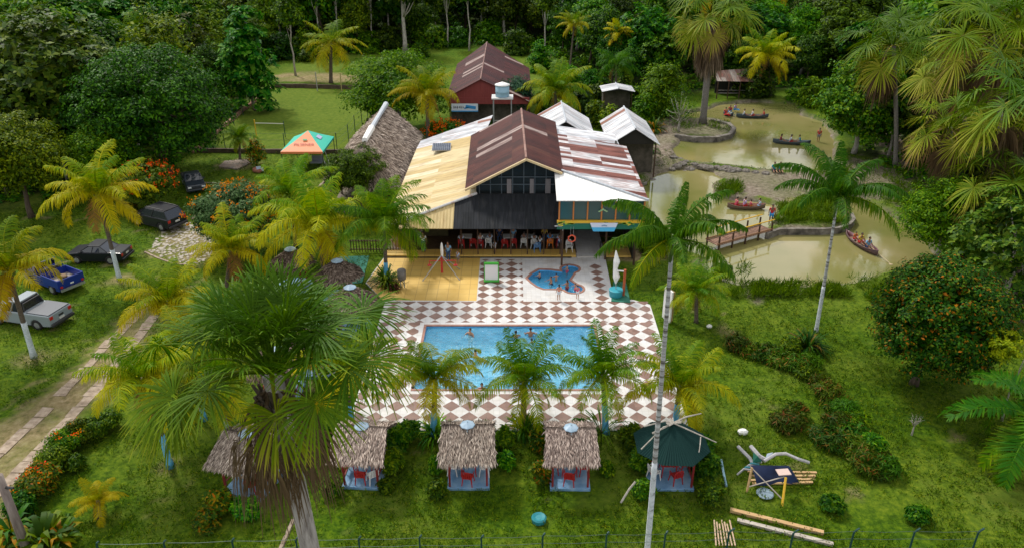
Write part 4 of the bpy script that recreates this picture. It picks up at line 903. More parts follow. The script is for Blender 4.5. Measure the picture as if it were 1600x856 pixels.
# ------------------------------------------------------------------ plastic furniture and huts
RED = mat('red_plastic', (.38, .018, .018), .4); WPL = mat('white_plastic', (.72, .72, .71), .4); ORP = mat('orange_plastic', (.75, .20, .02), .4); BLP = mat('blue_cloth', (.10, .22, .42), .6); MRN = mat('maroon_plastic', (.20, .02, .02), .45)
def chair_proto(m, col):
    t = thing('plastic_chair', col, 'chair', (0, 0, -50))
    MB().box((0, 0, .43), (.46, .44, .035)).build('seat', m, t, bevel=.015); b = MB()
    for k in range(5): b.box((-.18 + k * .09, -.235 - .02 * (2 - abs(k - 2)) / 2, .66), (.055, .02, .36), rx=-.12 * -1)
    b.tube([(-.23, -.20, .45), (-.22, -.25, .72), (-.13, -.29, .87), (.13, -.29, .87), (.22, -.25, .72), (.23, -.20, .45)], .025, 6); b.build('backrest', m, t)
    for x in (-1, 1):
        for y in (-1, 1): MB().tube([(x * .20, y * .18, .43), (x * .25, y * .24, 0)], [.035, .024], 5).build('leg', m, t)
        MB().tube([(x * .24, -.22, .64), (x * .27, 0, .66), (x * .26, .18, .63), (x * .23, .20, .43)], .022, 5).build('armrest', m, t)
    return t
def table_proto(m, col, sz=.85, round_=False):
    t = thing('plastic_table', col, 'table', (0, 0, -50))
    (MB().lathe([(sz / 2 - .02, .68), (sz / 2, .70), (sz / 2, .73)], n=20) if round_ else MB().box((0, 0, .71), (sz, sz, .035))).build('tabletop', m, t, bevel=.01)
    for x in (-1, 1):
        for y in (-1, 1): MB().tube([(x * sz * .36, y * sz * .36, .70), (x * sz * .42, y * sz * .42, 0)], [.035, .025], 5).build('leg', m, t)
    return t
PROTO = {}
def place(kind, m, label, x, y, rot=0, z=0, group=None):
    key = (kind, m.name)
    if key not in PROTO: o = PROTO[key] = (chair_proto if kind == 'chair' else table_proto)(m, label)
    else: o = copy_tree(PROTO[key])
    o.location = (x, y, z); o.rotation_euler = (0, 0, rot); o['label'] = label
    if group: o['group'] = group
    elif 'group' in o: del o['group']
    return o
BPAD = nmat('blue_pad_paint', [(.10, .22, .38), (.17, .32, .50), (.28, .40, .52)], 1.8, .6, .05)
CAPM = nmat('blue_grey_cap', [(.20, .30, .40), (.34, .44, .54)], 3, .45)
def hut(label, cx, cy, rot, w=2.05, d=2.2, green=False, seed=0, roof_w=2.55, rz=2.85, ez=1.95, m=None, dark=False, over=.42):
    t = thing('thatched_hut' if not green else 'metal_hut', label, 'hut', (cx, cy, 0), rot)
    MB().box((0, 0, .03), (w, d, .18)).build('floor_pad', BPAD, t, bevel=.02)
    for x in (-1, 1):
        for y in (-1, 1): MB().box((x * (w / 2 - .12), y * (d / 2 - .15), 1.05), (.09, .09, 2.0)).build('post', MRN if y < 0 else WOODD, t)
    MB().box((-w / 2 + .12, 0, .55), (.05, d - .3, .05)).box((w / 2 - .12, 0, .55), (.05, d - .3, .05)).box((0, d / 2 - .15, .55), (w - .2, .05, .05)).build('rail', MRN, t)
    rw = roof_w / 2; rd = d / 2 + over
    if not green:
        fc = [[(-rw, -rd, ez), (rw, -rd, ez), (rw * .92, 0, rz), (-rw * .92, 0, rz)], [(-rw, rd, ez), (rw, rd, ez), (rw * .92, 0, rz), (-rw * .92, 0, rz)]]
        th = thatch_roof(t, fc, 620, .30, .038, THD if dark else THM, seed)
        rng = np.random.default_rng(seed + 9); n = 260; B = np.stack([rng.uniform(-rw, rw, n), np.where(rng.random(n) < .5, -rd, rd) * rng.uniform(.97, 1.03, n), np.full(n, ez + .03)], 1)
        A = unit(np.stack([rng.normal(0, .3, n), np.sign(B[:, 1]) * .6, np.full(n, -.8)], 1)); V, Q = leaf_quads(B, A, unit(np.stack([np.zeros(n), np.sign(B[:, 1]), np.full(n, .6)], 1)), rng.uniform(.12, .34, n), rng.uniform(.02, .05, n)); link('fringe', npmesh('fringe', V, Q, THD if dark else THM), th)
        cpm = MB().lathe([(.36, 0), (.34, .03), (.03, .16), (.02, .2)], (0, 0, rz + .02), n=8); cpm.box((0, -.36, rz - .12), (.05, .02, .28), rx=.5); cpm.build('ridge_cap', CAPM, t)
    return t
hs = []
for (px0, px1, yb, lab, sd) in ((536, 597, 764, 'thatched hut beside the big fan palm with red and white chairs on its blue pad', 41), (698, 764, 765, 'square thatched hut with a white chair on each side of its blue pad', 42), (860, 923, 766, 'light brown thatched hut furnished only with red chairs', 43)):
    a = PZ(px0, yb); b_ = PZ(px1, yb); cx = (a[0] + b_[0]) / 2; cy = a[1] + 1.1
    hs.append((hut(lab, cx, cy, R_({536: -4, 698: 1.5, 860: -1}[px0]), w=abs(b_[0] - a[0]), seed=sd, rz={536: 2.8, 698: 2.92, 860: 2.78}[px0], roof_w={536: 2.6, 698: 2.62, 860: 2.5}[px0]), cx, cy))
gh_a = PZ(1018, 768); gcx, gcy = PZ(1050, 768)[0], gh_a[1] + 1.15
gh = hut('dark green metal roofed hut strewn with dead branches behind the tall white palm', gcx, gcy, 0, w=2.1, green=True)
gm = MB(); n = 8; r0 = 1.82
ring = [(r0 * math.cos(R_(22.5 + 45 * k)), r0 * math.sin(R_(22.5 + 45 * k)) * .98, 1.9 + (.06 if k % 2 else 0)) for k in range(8)]
for k in range(8):
    a, b_ = Vector(ring[k]), Vector(ring[(k + 1) % 8]); top = Vector((0, 0, 3.0)); ns = 10
    for i in range(ns):
        p = a.lerp(b_, i / ns); q = a.lerp(b_, (i + .5) / ns); r = a.lerp(b_, (i + 1) / ns); q2 = q + Vector((0, 0, .045))
        gm.add([p, q2, top], [(0, 1, 2)]); gm.add([q2, r, top], [(0, 1, 2)])
gm.build('roof', DGRN, gh); 
br = MB(); g0 = Vector((gcx, gcy, 2.98))
def twig(mb, pts, r): mb.tube([g0 + Vector(p) for p in pts], [r, r * .8, r * .5][:len(pts)] if len(pts) == 3 else r, 6)
twig(br, [(-1.0, -.3, -.25), (0, 0, .12), (1.9, -.7, -.45)], .05); twig(br, [(0, 0, .12), (.7, .5, .1), (1.5, .9, .0)], .05); twig(br, [(-1.3, .3, -.3), (-.3, .2, .1), (.2, 0, .1)], .04); twig(br, [(-1.6, -1.0, -.6), (-.5, -.2, .05), (.3, .1, .12)], .03); twig(br, [(1.2, -.5, -.3), (1.1, -.9, -.45), (1.0, -1.2, -.62)], .03)
for k in range(14): a = rgx.uniform(0, 6.28); br.tube([g0 + Vector((0, 0, .1)), g0 + Vector((.35 * math.cos(a), .35 * math.sin(a), .16))], .03, 5)
tag(br.build('dead_branch', BARK['pale']), 'pale dead branch lying across the dark green metal hut roof', 'branch')
# more huts along the lane of the big fan palm
pads = [(440, 620, 'thatched hut half hidden behind the fan palm trunk', 44, .0, True), (498, 580, 'thatched hut among fan palm leaves at the pool corner', 45, 0, True), (395, 762, 'thatched hut below the blue painted trunks, its roof skewed towards the camera', 46, R_(-18), False)]
for px, py, lab, sd, ro, dk_ in pads: a = PZ(px, py); hs.append((hut(lab, a[0], a[1] + .4, ro, seed=sd, dark=dk_), a[0], a[1] + .4))
def round_thatch(label, px, py, seed, r=1.5, z0=1.9, z1=2.9):
    x, y, _ = PZ(px, py, 2.3); t = thing('round_hut', label, 'hut', (x, y, 0)); MB().lathe([(1.25, -.02), (1.25, .12)], n=16).build('floor_pad', BPAD, t)
    [MB().box((.95 * math.cos(k * 1.57 + .8), .95 * math.sin(k * 1.57 + .8), 1), (.08, .08, 2)).build('post', MRN, t) for k in range(4)]
    fc = []
    for k in range(8):
        a0, a1 = R_(45 * k), R_(45 * k + 45); fc.append([(r * math.cos(a0), r * math.sin(a0), z0), (r * math.cos(a1), r * math.sin(a1), z0), (.05 * math.cos(a1), .05 * math.sin(a1), z1), (.05 * math.cos(a0), .05 * math.sin(a0), z1)])
    thatch_roof(t, fc, 420, .30, .055, THD, seed); MB().lathe([(.42, 0), (.40, .03), (.03, .2)], (0, 0, z1), n=8).build('ridge_cap', CAPM, t); return x, y
round_thatch('dark round thatched hut next to the green floor mat', 528, 420, 51, 1.6)
round_thatch('dark round thatched hut with its blue pad close to the pool corner', 548, 462, 52, 1.55)
round_thatch('round thatched hut peeping out above the fan palm leaves', 455, 402, 53, 1.5)
# mat
tag(MB().prism(poly_px([(518, 402), (577, 400), (566, 442), (510, 446)]), -.02, .03).build('floor_mat', nmat('green_mat', [(.012, .12, .09), (.03, .18, .13)], 2, .8)), 'dark green mat laid beside the yellow paving', 'mat')
# chairs and tables in the huts
def set_hut(i, desc, layout, tcol=RED):
    t, cx, cy = hs[i]
    place('table', tcol, ('red' if tcol is RED else 'white') + ' plastic table in the middle of the ' + desc, cx, cy + .05, z=.12)
    for (dx, dy, m, w_) in layout:
        cn = {RED: 'red', WPL: 'white', MRN: 'maroon'}[m]
        place('chair', m, f'{cn} chair {w_} the {desc}', cx + dx, cy + dy, math.atan2(-dy, -dx) - math.pi / 2 + rgx.uniform(-.2, .2), .12)
set_hut(0, 'hut beside the big fan palm', [(-.1, -.72, RED, 'at the front of'), (.45, -.70, WPL, 'at the front corner of'), (-.75, .1, RED, 'against the palm side of'), (.75, .15, RED, 'on the shrub side of')])
set_hut(1, 'hut with two white chairs', [(0, -.78, RED, 'centred at the front of'), (-.76, -.05, WPL, 'on the fan palm side of'), (.76, -.1, WPL, 'on the red chair hut side of'), (-.6, .6, RED, 'at the rear of')])
set_hut(2, 'hut with only red chairs', [(-.05, -.75, RED, 'facing away at the front of'), (-.72, .1, RED, 'at the white chair hut side of'), (.72, -.05, RED, 'at the green roofed hut side of'), (.35, .6, RED, 'at the rear of')])
hs.append((gh, gcx, gcy)); set_hut(6, 'green metal roofed hut', [(.25, -.62, RED, 'at the front of'), (-.75, -.35, WPL, 'behind the white palm trunk in'), (.8, .2, RED, 'on the far side of'), (-.75, .35, RED, 'in the rear corner of')])
set_hut(3, 'hut half hidden behind the fan palm trunk', [(-.5, -.6, RED, 'at the open front of'), (.4, -.65, RED, 'nearest the palm trunk in')])
set_hut(4, 'hut at the pool corner', [(-.2, -.7, RED, 'at the grass side of')])
set_hut(5, 'hut with the skewed thatch', [(.1, -.75, RED, 'under the eave of')])
# dining terrace
zt = .18
dl = [(-4.0, 'chair', RED), (-3.1, 'chair', RED), (-1.85, 'chair', WPL), (-.55, 'chair', RED), (.1, 'chair', RED), (.95, 'chair', WPL), (1.75, 'chair', WPL), (3.0, 'chair', ORP), (3.75, 'chair', RED), (-2.5, 'chair', RED)]
nm_ = ['the terrace end by the yellow wall', 'the second terrace table', 'the fourth dining table', 'the rotating ride', 'the green framed board', 'the board and the wading pool', 'the man in a yellow shirt', 'the striped post', 'the six sided ring', 'the blue shirted diner']
for i, (x, k, m) in enumerate(dl):
    cn = {RED: 'red', WPL: 'white', ORP: 'bright orange'}[m]
    place('chair', m, f'{cn} plastic chair on the dining floor by ' + nm_[i], x, 55.55 + .1 * (i % 3), rgx.uniform(-.2, .2), .12)
tds = ['the yellow wall end', 'the second diner', 'the middle of the canopy', 'the wading pool end', 'the ring end']
for i, x in enumerate((-3.6, -2.1, -.3, 1.4, 3.3)): place('table', WPL, 'white table under the black canopy at ' + tds[i], x, 56.25, 0, .12)
place('chair', WPL, 'white monobloc chair alone at the terrace edge under the ring', 4.45, 54.75, math.pi + .1, .18)
place('chair', BLP, 'pale blue chair pulled out onto the yellow terrace edge', 1.95, 54.75, .1, .18)
# ------------------------------------------------------------------ vehicles
TYRE = mat('tyre', (.018, .018, .018), .85); RIM = mat('rim', (.42, .43, .45), .35, .6); CGLASS = mat('car_glass', (.015, .02, .028), .06, spec=.9); CHRM = mat('dark_trim', (.03, .03, .032), .5)
TAIL = mat('tail_light', (.45, .02, .015), .3); HEADL = mat('head_light', (.65, .68, .70), .15); PLATE = mat('plate', (.6, .6, .58), .5)
def carpaint(n, c): return mat(n, c, .30, 0, spec=.4, coat=.12)
def arc_cut(cx, r, z0, n=8):   # wheel arch from rear to front as one walks the sill backwards
    return [(cx + r * math.cos(R_(180 * i / n)), z0 + r * math.sin(R_(180 * i / n))) for i in range(n + 1)]
def car(name, label, loc, rot, paint, L, W, wb, body, cabin, roof_z, belt, wr=.33, bed=None, scale=1, tail=(0.12, .10), plate_z=.62, cat='car', glass_mat=None, open_top=False, front_x=None):
    t = thing(name, label, cat, loc, rot, scale=scale); sill = .26; fx, rx = wb / 2 + (body['fo'] - body['ro']) * 0, -wb / 2
    fe, re_ = fx + body['fo'], rx - body['ro']
    prof = [(fe - .04, sill + .06), (fe, .45), (fe - .06, body['nose'])] + [(fe - a, z) for a, z in body['hood']] + [(re_ + .02, body['tail']), (re_, .55), (re_ + .06, sill + .08)]
    cut = lambda c: [(c - r_ * 1, z) for r_, z in [(-(x - c) * -1, z) for x, z in arc_cut(c, wr + .07, sill)]]
    low = []
    for c in (rx, fx): low += [(c - (wr + .07) * math.cos(R_(180 * i / 8)), sill + .02 + (wr + .07) * math.sin(R_(180 * i / 8))) for i in range(9)]
    P = prof + low
    mb = MB(); n = len(P); h = W / 2; bed_in = None
    mb.add([(x, h, z) for x, z in P] + [(x, -h, z) for x, z in P], [tuple(range(n)), tuple(range(2 * n - 1, n - 1, -1))] + [(i, i + n, (i + 1) % n + n, (i + 1) % n) for i in range(n)])
    bd = mb.build('body', paint, t, bevel=.06, seg=3)
    MB().box((0, 0, .42), (wb - .2, W - .1, .36)).box(((fe + fx) / 2 - .1, 0, .5), (.5, W - .5, .2)).build('underbody', CHRM, t)
    # cabin
    if not open_top:
        b0, b1, t0, t1 = cabin; hb, ht = W / 2 - .06, W / 2 - .20
        V = [(b0, hb, belt), (b1, hb, belt), (b1, -hb, belt), (b0, -hb, belt), (t0, ht, roof_z - .05), (t1, ht, roof_z - .05), (t1, -ht, roof_z - .05), (t0, -ht, roof_z - .05)]
        MB().add(V, [(0, 1, 5, 4), (1, 2, 6, 5), (2, 3, 7, 6), (3, 0, 4, 7), (4, 5, 6, 7)]).build('window_glass', glass_mat or CGLASS, t, bevel=.05, seg=3)
        MB().box(((t0 + t1) / 2, 0, roof_z - .03), (abs(t1 - t0) + .06, 2 * ht + .06, .07)).build('roof', paint, t, bevel=.03)
        for s in (1, -1):
            for (xb, xt) in ((b0, t0), (b1, t1), ((b0 * .45 + b1 * .55), (t0 * .45 + t1 * .55))): MB().tube([(xb, s * (hb + .005), belt - .02), (xt, s * (ht + .005), roof_z - .03)], .035, 5).build('pillar', paint, t)
        for s in (1, -1): MB().box((b1 - .25, s * (W / 2 + .07), belt + .05), (.12, .16, .12)).build('mirror', paint, t, bevel=.03)
    for x in (fx, rx):
        for s in (1, -1):
            wh = MB(); c = s * (W / 2 - .10); prof_ = [(wr * .62, -.10), (wr * .95, -.10), (wr, -.06), (wr, .06), (wr * .95, .10), (wr * .62, .10)]; vs = []; nn = 18
            for r, y in prof_: vs += [(x + r * math.cos(6.2832 * k / nn), c + y, wr + r * math.sin(6.2832 * k / nn)) for k in range(nn)]
            fs = [(i * nn + k, i * nn + (k + 1) % nn, ((i + 1) % 6) * nn + (k + 1) % nn, ((i + 1) % 6) * nn + k) for i in range(6) for k in range(nn)]
            wh.add(vs, fs); wo = wh.build('wheel', TYRE, t, smooth=True)
            rm = MB(); yy = c + s * .075; rm.add([(x + wr * .62 * math.cos(6.2832 * k / 16), yy, wr + wr * .62 * math.sin(6.2832 * k / 16)) for k in range(16)] + [(x, yy + s * .02, wr)], [(k, (k + 1) % 16, 16) for k in range(16)])
            for k in range(5): a = 6.2832 * k / 5; rm.box((x + wr * .3 * math.cos(a), yy + s * .025, wr + wr * .3 * math.sin(a)), (wr * .5, .02, .05), ry=-a)
            rm.build('rim', RIM, wo)
    for s in (1, -1):
        MB().box((re_ + .035, s * (W / 2 - .16), body['tail'] - .17), (.09, .24, .20)).build('tail_light', TAIL, t, bevel=.02)
        MB().box((fe - .06, s * (W / 2 - .22), body['nose'] - .10), (.12, .32, .14)).build('headlight', HEADL, t, bevel=.03)
    MB().box((re_ - .04, 0, .42), (.16, W - .05, .20)).build('rear_bumper', CHRM if body.get('dbump') else paint, t, bevel=.05)
    MB().box((fe + .02, 0, .42), (.14, W - .05, .20)).build('front_bumper', CHRM if body.get('dbump') else paint, t, bevel=.05)
    MB().box((re_ - .06 if plate_z < .6 else re_ - .015, 0, plate_z), (.03, .38, .12)).build('number_plate', PLATE, t)
    MB().box((fe - .02, 0, .58), (.04, W * .45, .12)).build('grille', CHRM, t)
    return t, (fe, re_, W)
def car_pose(rear, front, W, wb):
    r = Vector(PZ(*rear)); f = Vector(PZ(*front)); d = (f - r); th = math.atan2(d.y, d.x); s = d.length / wb
    rt = Vector((math.sin(th), -math.cos(th), 0))
    if rt.y < 0: rt = -rt
    c = (r + f) / 2 + rt * (W / 2 - .1) * s; c.z = float(ground_z(c.x, c.y)) ; return c, th, s
# silver pickup
c, th, s = car_pose((61, 513), (0, 504), 1.72, 2.75)
SILV = carpaint('silver_paint', (.24, .28, .31)); 
t, (fe, re_, W) = car('pickup_truck', 'silver double cab pickup with a dark tonneau cover parked nearest the concrete track', c, th, SILV, 4.8, 1.72, 2.75, dict(fo=.85, ro=1.05, nose=.80, hood=[(.15, .90), (1.15, 1.02), (1.2, 1.03), (3.0, 1.03)], tail=1.03, dbump=1), (-.55, .95, -.35, .30), 1.62, 1.00, scale=s, cat='pickup')
MB().box((re_ + .85, 0, 1.06), (1.55, W - .12, .05)).build('tonneau_cover', mat('tonneau', (.07, .08, .10), .4), t, bevel=.02); MB().box((re_ - .01, 0, .80), (.03, .34, .10)).build('tailgate_handle', CHRM, t); MB().tube([(-.62, -.7, 1.04), (-.55, -.6, 1.5), (-.55, .6, 1.5), (-.62, .7, 1.04)], .04, 6).build('roll_bar', CHRM, t)
# black sedan
c, th, s = car_pose((174, 413), (122, 412), 1.70, 2.55)
BLKP = carpaint('black_paint', (.008, .010, .016))
t, _ = car('sedan', 'black sedan parked between the blue open truck and the dark estate car', c, th, BLKP, 4.4, 1.70, 2.55, dict(fo=.82, ro=.98, nose=.72, hood=[(.15, .82), (1.15, .94), (3.4, .96), (3.5, .97)], tail=.93), (-1.25, 1.05, -.62, .25), 1.42, .93, scale=s, plate_z=.70)
# blue open truck
c, th, s = car_pose((86, 458), (54, 445), 1.50, 2.1)
BLUP = carpaint('blue_paint', (.008, .028, .22)); L_ = 3.9
t = thing('open_truck', 'bright blue small roofless truck with an empty cargo bed', 'truck', c, th, scale=s * 1.02); W = 1.50
mb = MB(); fx, rx = 1.05, -1.05
low = []
for cc in (rx, fx): low += [(cc - .37 * math.cos(R_(180 * i / 8)), .30 + .37 * math.sin(R_(180 * i / 8))) for i in range(9)]
P = [(1.62, .32), (1.66, .5), (1.60, .82), (1.45, .92), (.62, 1.02), (.60, .70), (-.15, .70), (-.18, 1.05), (-.22, 1.05), (-.23, .62), (-1.83, .62), (-1.84, .5), (-1.80, .34)] + low
h = W / 2 - .02; n = len(P); mb.add([(x, h, z) for x, z in P] + [(x, -h, z) for x, z in P], [tuple(range(n)), tuple(range(2 * n - 1, n - 1, -1))] + [(i, i + n, (i + 1) % n + n, (i + 1) % n) for i in range(n)]); mb.build('body', BLUP, t, bevel=.03)
for s_ in (1, -1): MB().box((-1.05, s_ * (W / 2), .80), (1.66, .06, .50)).build('side_board', BLUP, t, bevel=.02); MB().box((.25, s_ * (W / 2 - .02), .72), (.8, .05, .36)).build('door', BLUP, t, bevel=.02)
MB().box((-1.87, 0, .80), (.06, W, .50)).build('tailgate', BLUP, t, bevel=.02); MB().box((-.27, 0, .86), (.05, W - .05, .44)).build('head_board', BLUP, t)
MB().box((-1.06, 0, .635), (1.56, W - .1, .03)).build('cargo_floor', nmat('bed_floor', [(.16, .14, .13), (.36, .32, .30)], 3, .8), t); MB().ball((-.75, -.2, .72), (.30, .2, .10)).build('sack', mat('sack', (.22, .15, .09), .9), t, smooth=True)
MB().tube([(.62, -.62, 1.0), (.42, -.58, 1.45), (.42, .58, 1.45), (.62, .62, 1.0)], .04, 6).build('windscreen_frame', BLUP, t); MB().slab([(.61, -.60, 1.02), (.61, .60, 1.02), (.43, .56, 1.42), (.43, -.56, 1.42)], .01).build('windscreen', CGLASS, t)
MB().tube([(-.15, -.66, 1.0), (-.12, -.64, 1.30), (-.12, .64, 1.30), (-.15, .66, 1.0)], .035, 6).build('roll_bar', BLUP, t)
for s_ in (1, -1): MB().box((.12, s_ * .33, .82), (.45, .45, .14)).box((-.10, s_ * .33, 1.02), (.12, .45, .40)).build('seat', mat('seat_vinyl', (.03, .03, .035), .6), t, bevel=.03)
MB().lathe([(.17, 0), (.19, .02), (.17, .04)], (.38, .33, 1.02), n=14).build('steering_wheel', CHRM, t)
for x in (fx, rx):
    for s_ in (1, -1):
        wo = MB().tube([(x, s_ * (W / 2 - .22), .31), (x, s_ * (W / 2 + .02), .31)], .31, 18).build('wheel', TYRE, t, bevel=.03); MB().tube([(x, s_ * (W / 2 + .01), .31), (x, s_ * (W / 2 + .045), .31)], .18, 14).build('rim', RIM, wo)
for s_ in (1, -1): MB().tube([(1.58, s_ * .5, .70), (1.68, s_ * .5, .70)], .12, 12).build('headlight', HEADL, t); MB().box((-1.91, s_ * .62, .62), (.04, .14, .12)).build('tail_light', TAIL, t)
MB().box((-1.92, 0, .68), (.02, .2, .08)).build('badge', WHITE, t); MB().box((1.70, 0, .42), (.1, 1.4, .14)).build('front_bumper', RIM, t); MB().box((-1.92, 0, .42), (.1, 1.4, .14)).build('rear_bumper', RIM, t)
# dark estate
c, th, s = car_pose((254, 361), (217, 352), 1.70, 2.45)
NAVY = carpaint('dark_paint', (.010, .011, .018))
t, _ = car('estate_car', 'dark boxy estate car with roof rails parked farther up the lawn', c, th, NAVY, 4.1, 1.70, 2.45, dict(fo=.80, ro=.85, nose=.78, hood=[(.15, .88), (1.1, 1.0), (3.3, 1.02)], tail=1.0, dbump=1), (-2.02, .95, -1.62, .25), 1.58, .98, scale=s, plate_z=.72)
[MB().tube([(-1.5, y_, 1.62), (.2, y_, 1.62)], .025, 5).build('roof_rail', CHRM, t) for y_ in (.58, -.58)]
# dark car facing the camera
f = Vector(PZ(311, 307)); r = Vector(PZ(297, 281)); d = f - r; c = (f + r) / 2; c.z = float(ground_z(c.x, c.y))
t, (fe, re_, W) = car('pickup_truck', 'dark small pickup facing the camera beside the red flowering bush', c, math.atan2(d.y, d.x), carpaint('slate_paint', (.02, .028, .038)), 4.2, 1.65, 2.5, dict(fo=.8, ro=.9, nose=.78, hood=[(.15, .86), (1.15, .98), (3.2, 1.0)], tail=1.0), (-.45, .85, -.30, .25), 1.5, .98, scale=1.02, cat='pickup')
MB().box((re_ + .8, 0, 1.02), (1.3, W - .15, .04)).build('bed_liner', CHRM, t)
# ------------------------------------------------------------------ people
def skin_mesh(name, V, E, Rr, lev=2, smooth=True):
    me = bpy.data.meshes.new(name + '_s'); me.from_pydata(V, E, []); o = bpy.data.objects.new('tmp_skin', me); C.objects.link(o)
    o.modifiers.new('k', 'SKIN'); 
    if not me.skin_vertices: me.skin_vertices.new() if hasattr(me.skin_vertices, 'new') else None
    for i, r in enumerate(Rr): me.skin_vertices[0].data[i].radius = (r, r) if not hasattr(r, '__len__') else r
    me.skin_vertices[0].data[0].use_root = True
    s_ = o.modifiers.new('s', 'SUBSURF'); s_.levels = lev; s_.render_levels = lev
    dg = bpy.context.evaluated_depsgraph_get(); dg.update(); m2 = bpy.data.meshes.new_from_object(o.evaluated_get(dg)); m2.name = name
    bpy.data.objects.remove(o); bpy.data.meshes.remove(me)
    m2.polygons.foreach_set('use_smooth', [True] * len(m2.polygons)); return m2
def pose(kind):
    J = {}
    if kind in ('stand', 'wade', 'child'):
        J = dict(pel=(0, 0, .93), wai=(0, 0, 1.08), che=(0, 0, 1.28), nec=(0, 0, 1.44), hd=(0, .02, 1.53))
        for s, n in ((1, 'r'), (-1, 'l')):
            J['sh' + n] = (s * .175, 0, 1.38); J['hi' + n] = (s * .09, 0, .90); J['kn' + n] = (s * .10, .03, .49); J['an' + n] = (s * .10, -.01, .09); J['to' + n] = (s * .12, .15, .035)
            if kind == 'wade': J['el' + n] = (s * .32, .12, 1.22); J['wr' + n] = (s * .36, .34, 1.16)
            elif kind == 'child': J['el' + n] = (s * .25, .03, 1.14); J['wr' + n] = (s * .22, .18, .98)
            else: J['el' + n] = (s * .23, -.03, 1.13); J['wr' + n] = (s * .25, .08, .90)
    else:   # sit: origin on the seat
        J = dict(pel=(0, 0, .10), wai=(0, .0, .25), che=(0, .03, .45), nec=(0, .05, .61), hd=(0, .09, .70))
        for s, n in ((1, 'r'), (-1, 'l')):
            J['sh' + n] = (s * .175, .04, .55); J['el' + n] = (s * .25, .10, .31); J['wr' + n] = (s * .18, .32, .26)
            J['hi' + n] = (s * .10, .03, .09); J['kn' + n] = (s * .13, .43, .13); J['an' + n] = (s * .13, .40 if kind == 'sit' else .72, -.30 if kind == 'sit' else .05); J['to' + n] = (s * .14, .54 if kind == 'sit' else .78, -.35 if kind == 'sit' else .12)
    return J
BR = dict(pel=.125, wai=.115, che=.135, nec=.052, hd=.05, sh=.062, el=.043, wr=.028, hi=.088, kn=.056, an=.036, to=.03)
def rad(k): return BR[k] if k in BR else BR[k[:-1]]
def human(kind):
    J = pose(kind); K = list(J); E = [('pel', 'wai'), ('wai', 'che'), ('che', 'nec'), ('nec', 'hd')]
    for n in 'rl': E += [('che', 'sh' + n), ('sh' + n, 'el' + n), ('el' + n, 'wr' + n), ('pel', 'hi' + n), ('hi' + n, 'kn' + n), ('kn' + n, 'an' + n), ('an' + n, 'to' + n)]
    body = skin_mesh('body', [J[k] for k in K], [(K.index(a), K.index(b)) for a, b in E], [rad(k) for k in K], 1)
    # head, ears, nose, hands with five fingers merged in
    mb = MB(); h = Vector(J['hd']) + Vector((0, .01, .075)); mb.ball(h, (.078, .098, .115), n=12, k=8); mb.ball(h + Vector((0, .10, -.015)), (.012, .018, .02), n=6, k=4)
    for s in (1, -1): mb.ball(h + Vector((s * .08, -.005, -.01)), (.012, .02, .028), n=6, k=4)
    mb.ball(h + Vector((0, .082, -.055)), (.028, .012, .008), n=6, k=4)
    for n, s in (('r', 1), ('l', -1)):
        w_ = Vector(J['wr' + n]); d = (w_ - Vector(J['el' + n])).normalized(); q = d.cross(Vector((0, 0, 1))); q = q.normalized() if q.length > .1 else Vector((1, 0, 0)); u_ = q.cross(d)
        mb.ball(w_ + d * .06, (.036, .036, .03), n=8, k=5)
        for k in range(4):
            b0 = w_ + d * .085 + q * (k - 1.5) * .019; ln = (.07, .08, .075, .055)[k]; mb.tube([b0, b0 + d * ln * .5 - u_ * .006, b0 + d * ln * .9 - u_ * .025], [.009, .0085, .006], 5)
        b0 = w_ + d * .03 + q * .03 * -s; mb.tube([b0, b0 + q * .03 * -s + d * .03, b0 + q * .035 * -s + d * .06], [.011, .010, .007], 5)
    m2 = mb.mesh('h', mat('tmp', (1, 1, 1)), True); bm = bmesh.new(); bm.from_mesh(body); bm.from_mesh(m2); bm.to_mesh(body); bm.free(); bpy.data.meshes.remove(m2)
    body.polygons.foreach_set('use_smooth', [True] * len(body.polygons)); body.materials.append(None)
    # clothes
    S = ['wai', 'pel', 'che', 'shr', 'elr', 'shl', 'ell']; up = {'wai': .128, 'pel': .13, 'che': .15, 'sh': .078, 'el': .058}
    J2 = dict(J); 
    for n in 'rl': a, b = Vector(J['sh' + n]), Vector(J['el' + n]); J2['el' + n] = tuple(a.lerp(b, .75))
    sh = skin_mesh('shirt', [J2[k] for k in S], [(0, 1), (0, 2), (2, 3), (3, 4), (2, 5), (5, 6)], [up.get(k, up.get(k[:-1], .1)) for k in S], 1); sh.materials.append(None)
    T = ['pel', 'hir', 'knr', 'hil', 'knl']; J3 = dict(J)
    def legs(fr, name):
        for n in 'rl': a, b = Vector(J['hi' + n]), Vector(J['kn' + n]); J3['kn' + n] = tuple(a.lerp(b, fr))
        m = skin_mesh(name, [J3[k] for k in T], [(0, 1), (1, 2), (0, 3), (3, 4)], [.138, .102, .085, .102, .085], 1); m.materials.append(None); return m
    shorts = legs(.75, 'shorts')
    T2 = ['pel', 'hir', 'knr', 'anr', 'hil', 'knl', 'anl']; tr = skin_mesh('trousers', [J[k] for k in T2], [(0, 1), (1, 2), (2, 3), (0, 4), (4, 5), (5, 6)], [.138, .10, .068, .052, .10, .068, .052], 1); tr.materials.append(None)
    hm = MB().ball(h + Vector((0, -.018, .030)), (.088, .098, .105), n=12, k=8).mesh('hair', MATS['tmp'], True); 
    lhm = MB().ball(h + Vector((0, -.018, .030)), (.088, .098, .105), n=12, k=8).ball(h + Vector((0, -.07, -.09)), (.07, .045, .15), n=10, k=6).mesh('hair', MATS['tmp'], True)
    return dict(body=body, shirt=sh, shorts=shorts, trousers=tr, hair=hm, longhair=lhm)
HUM = {}
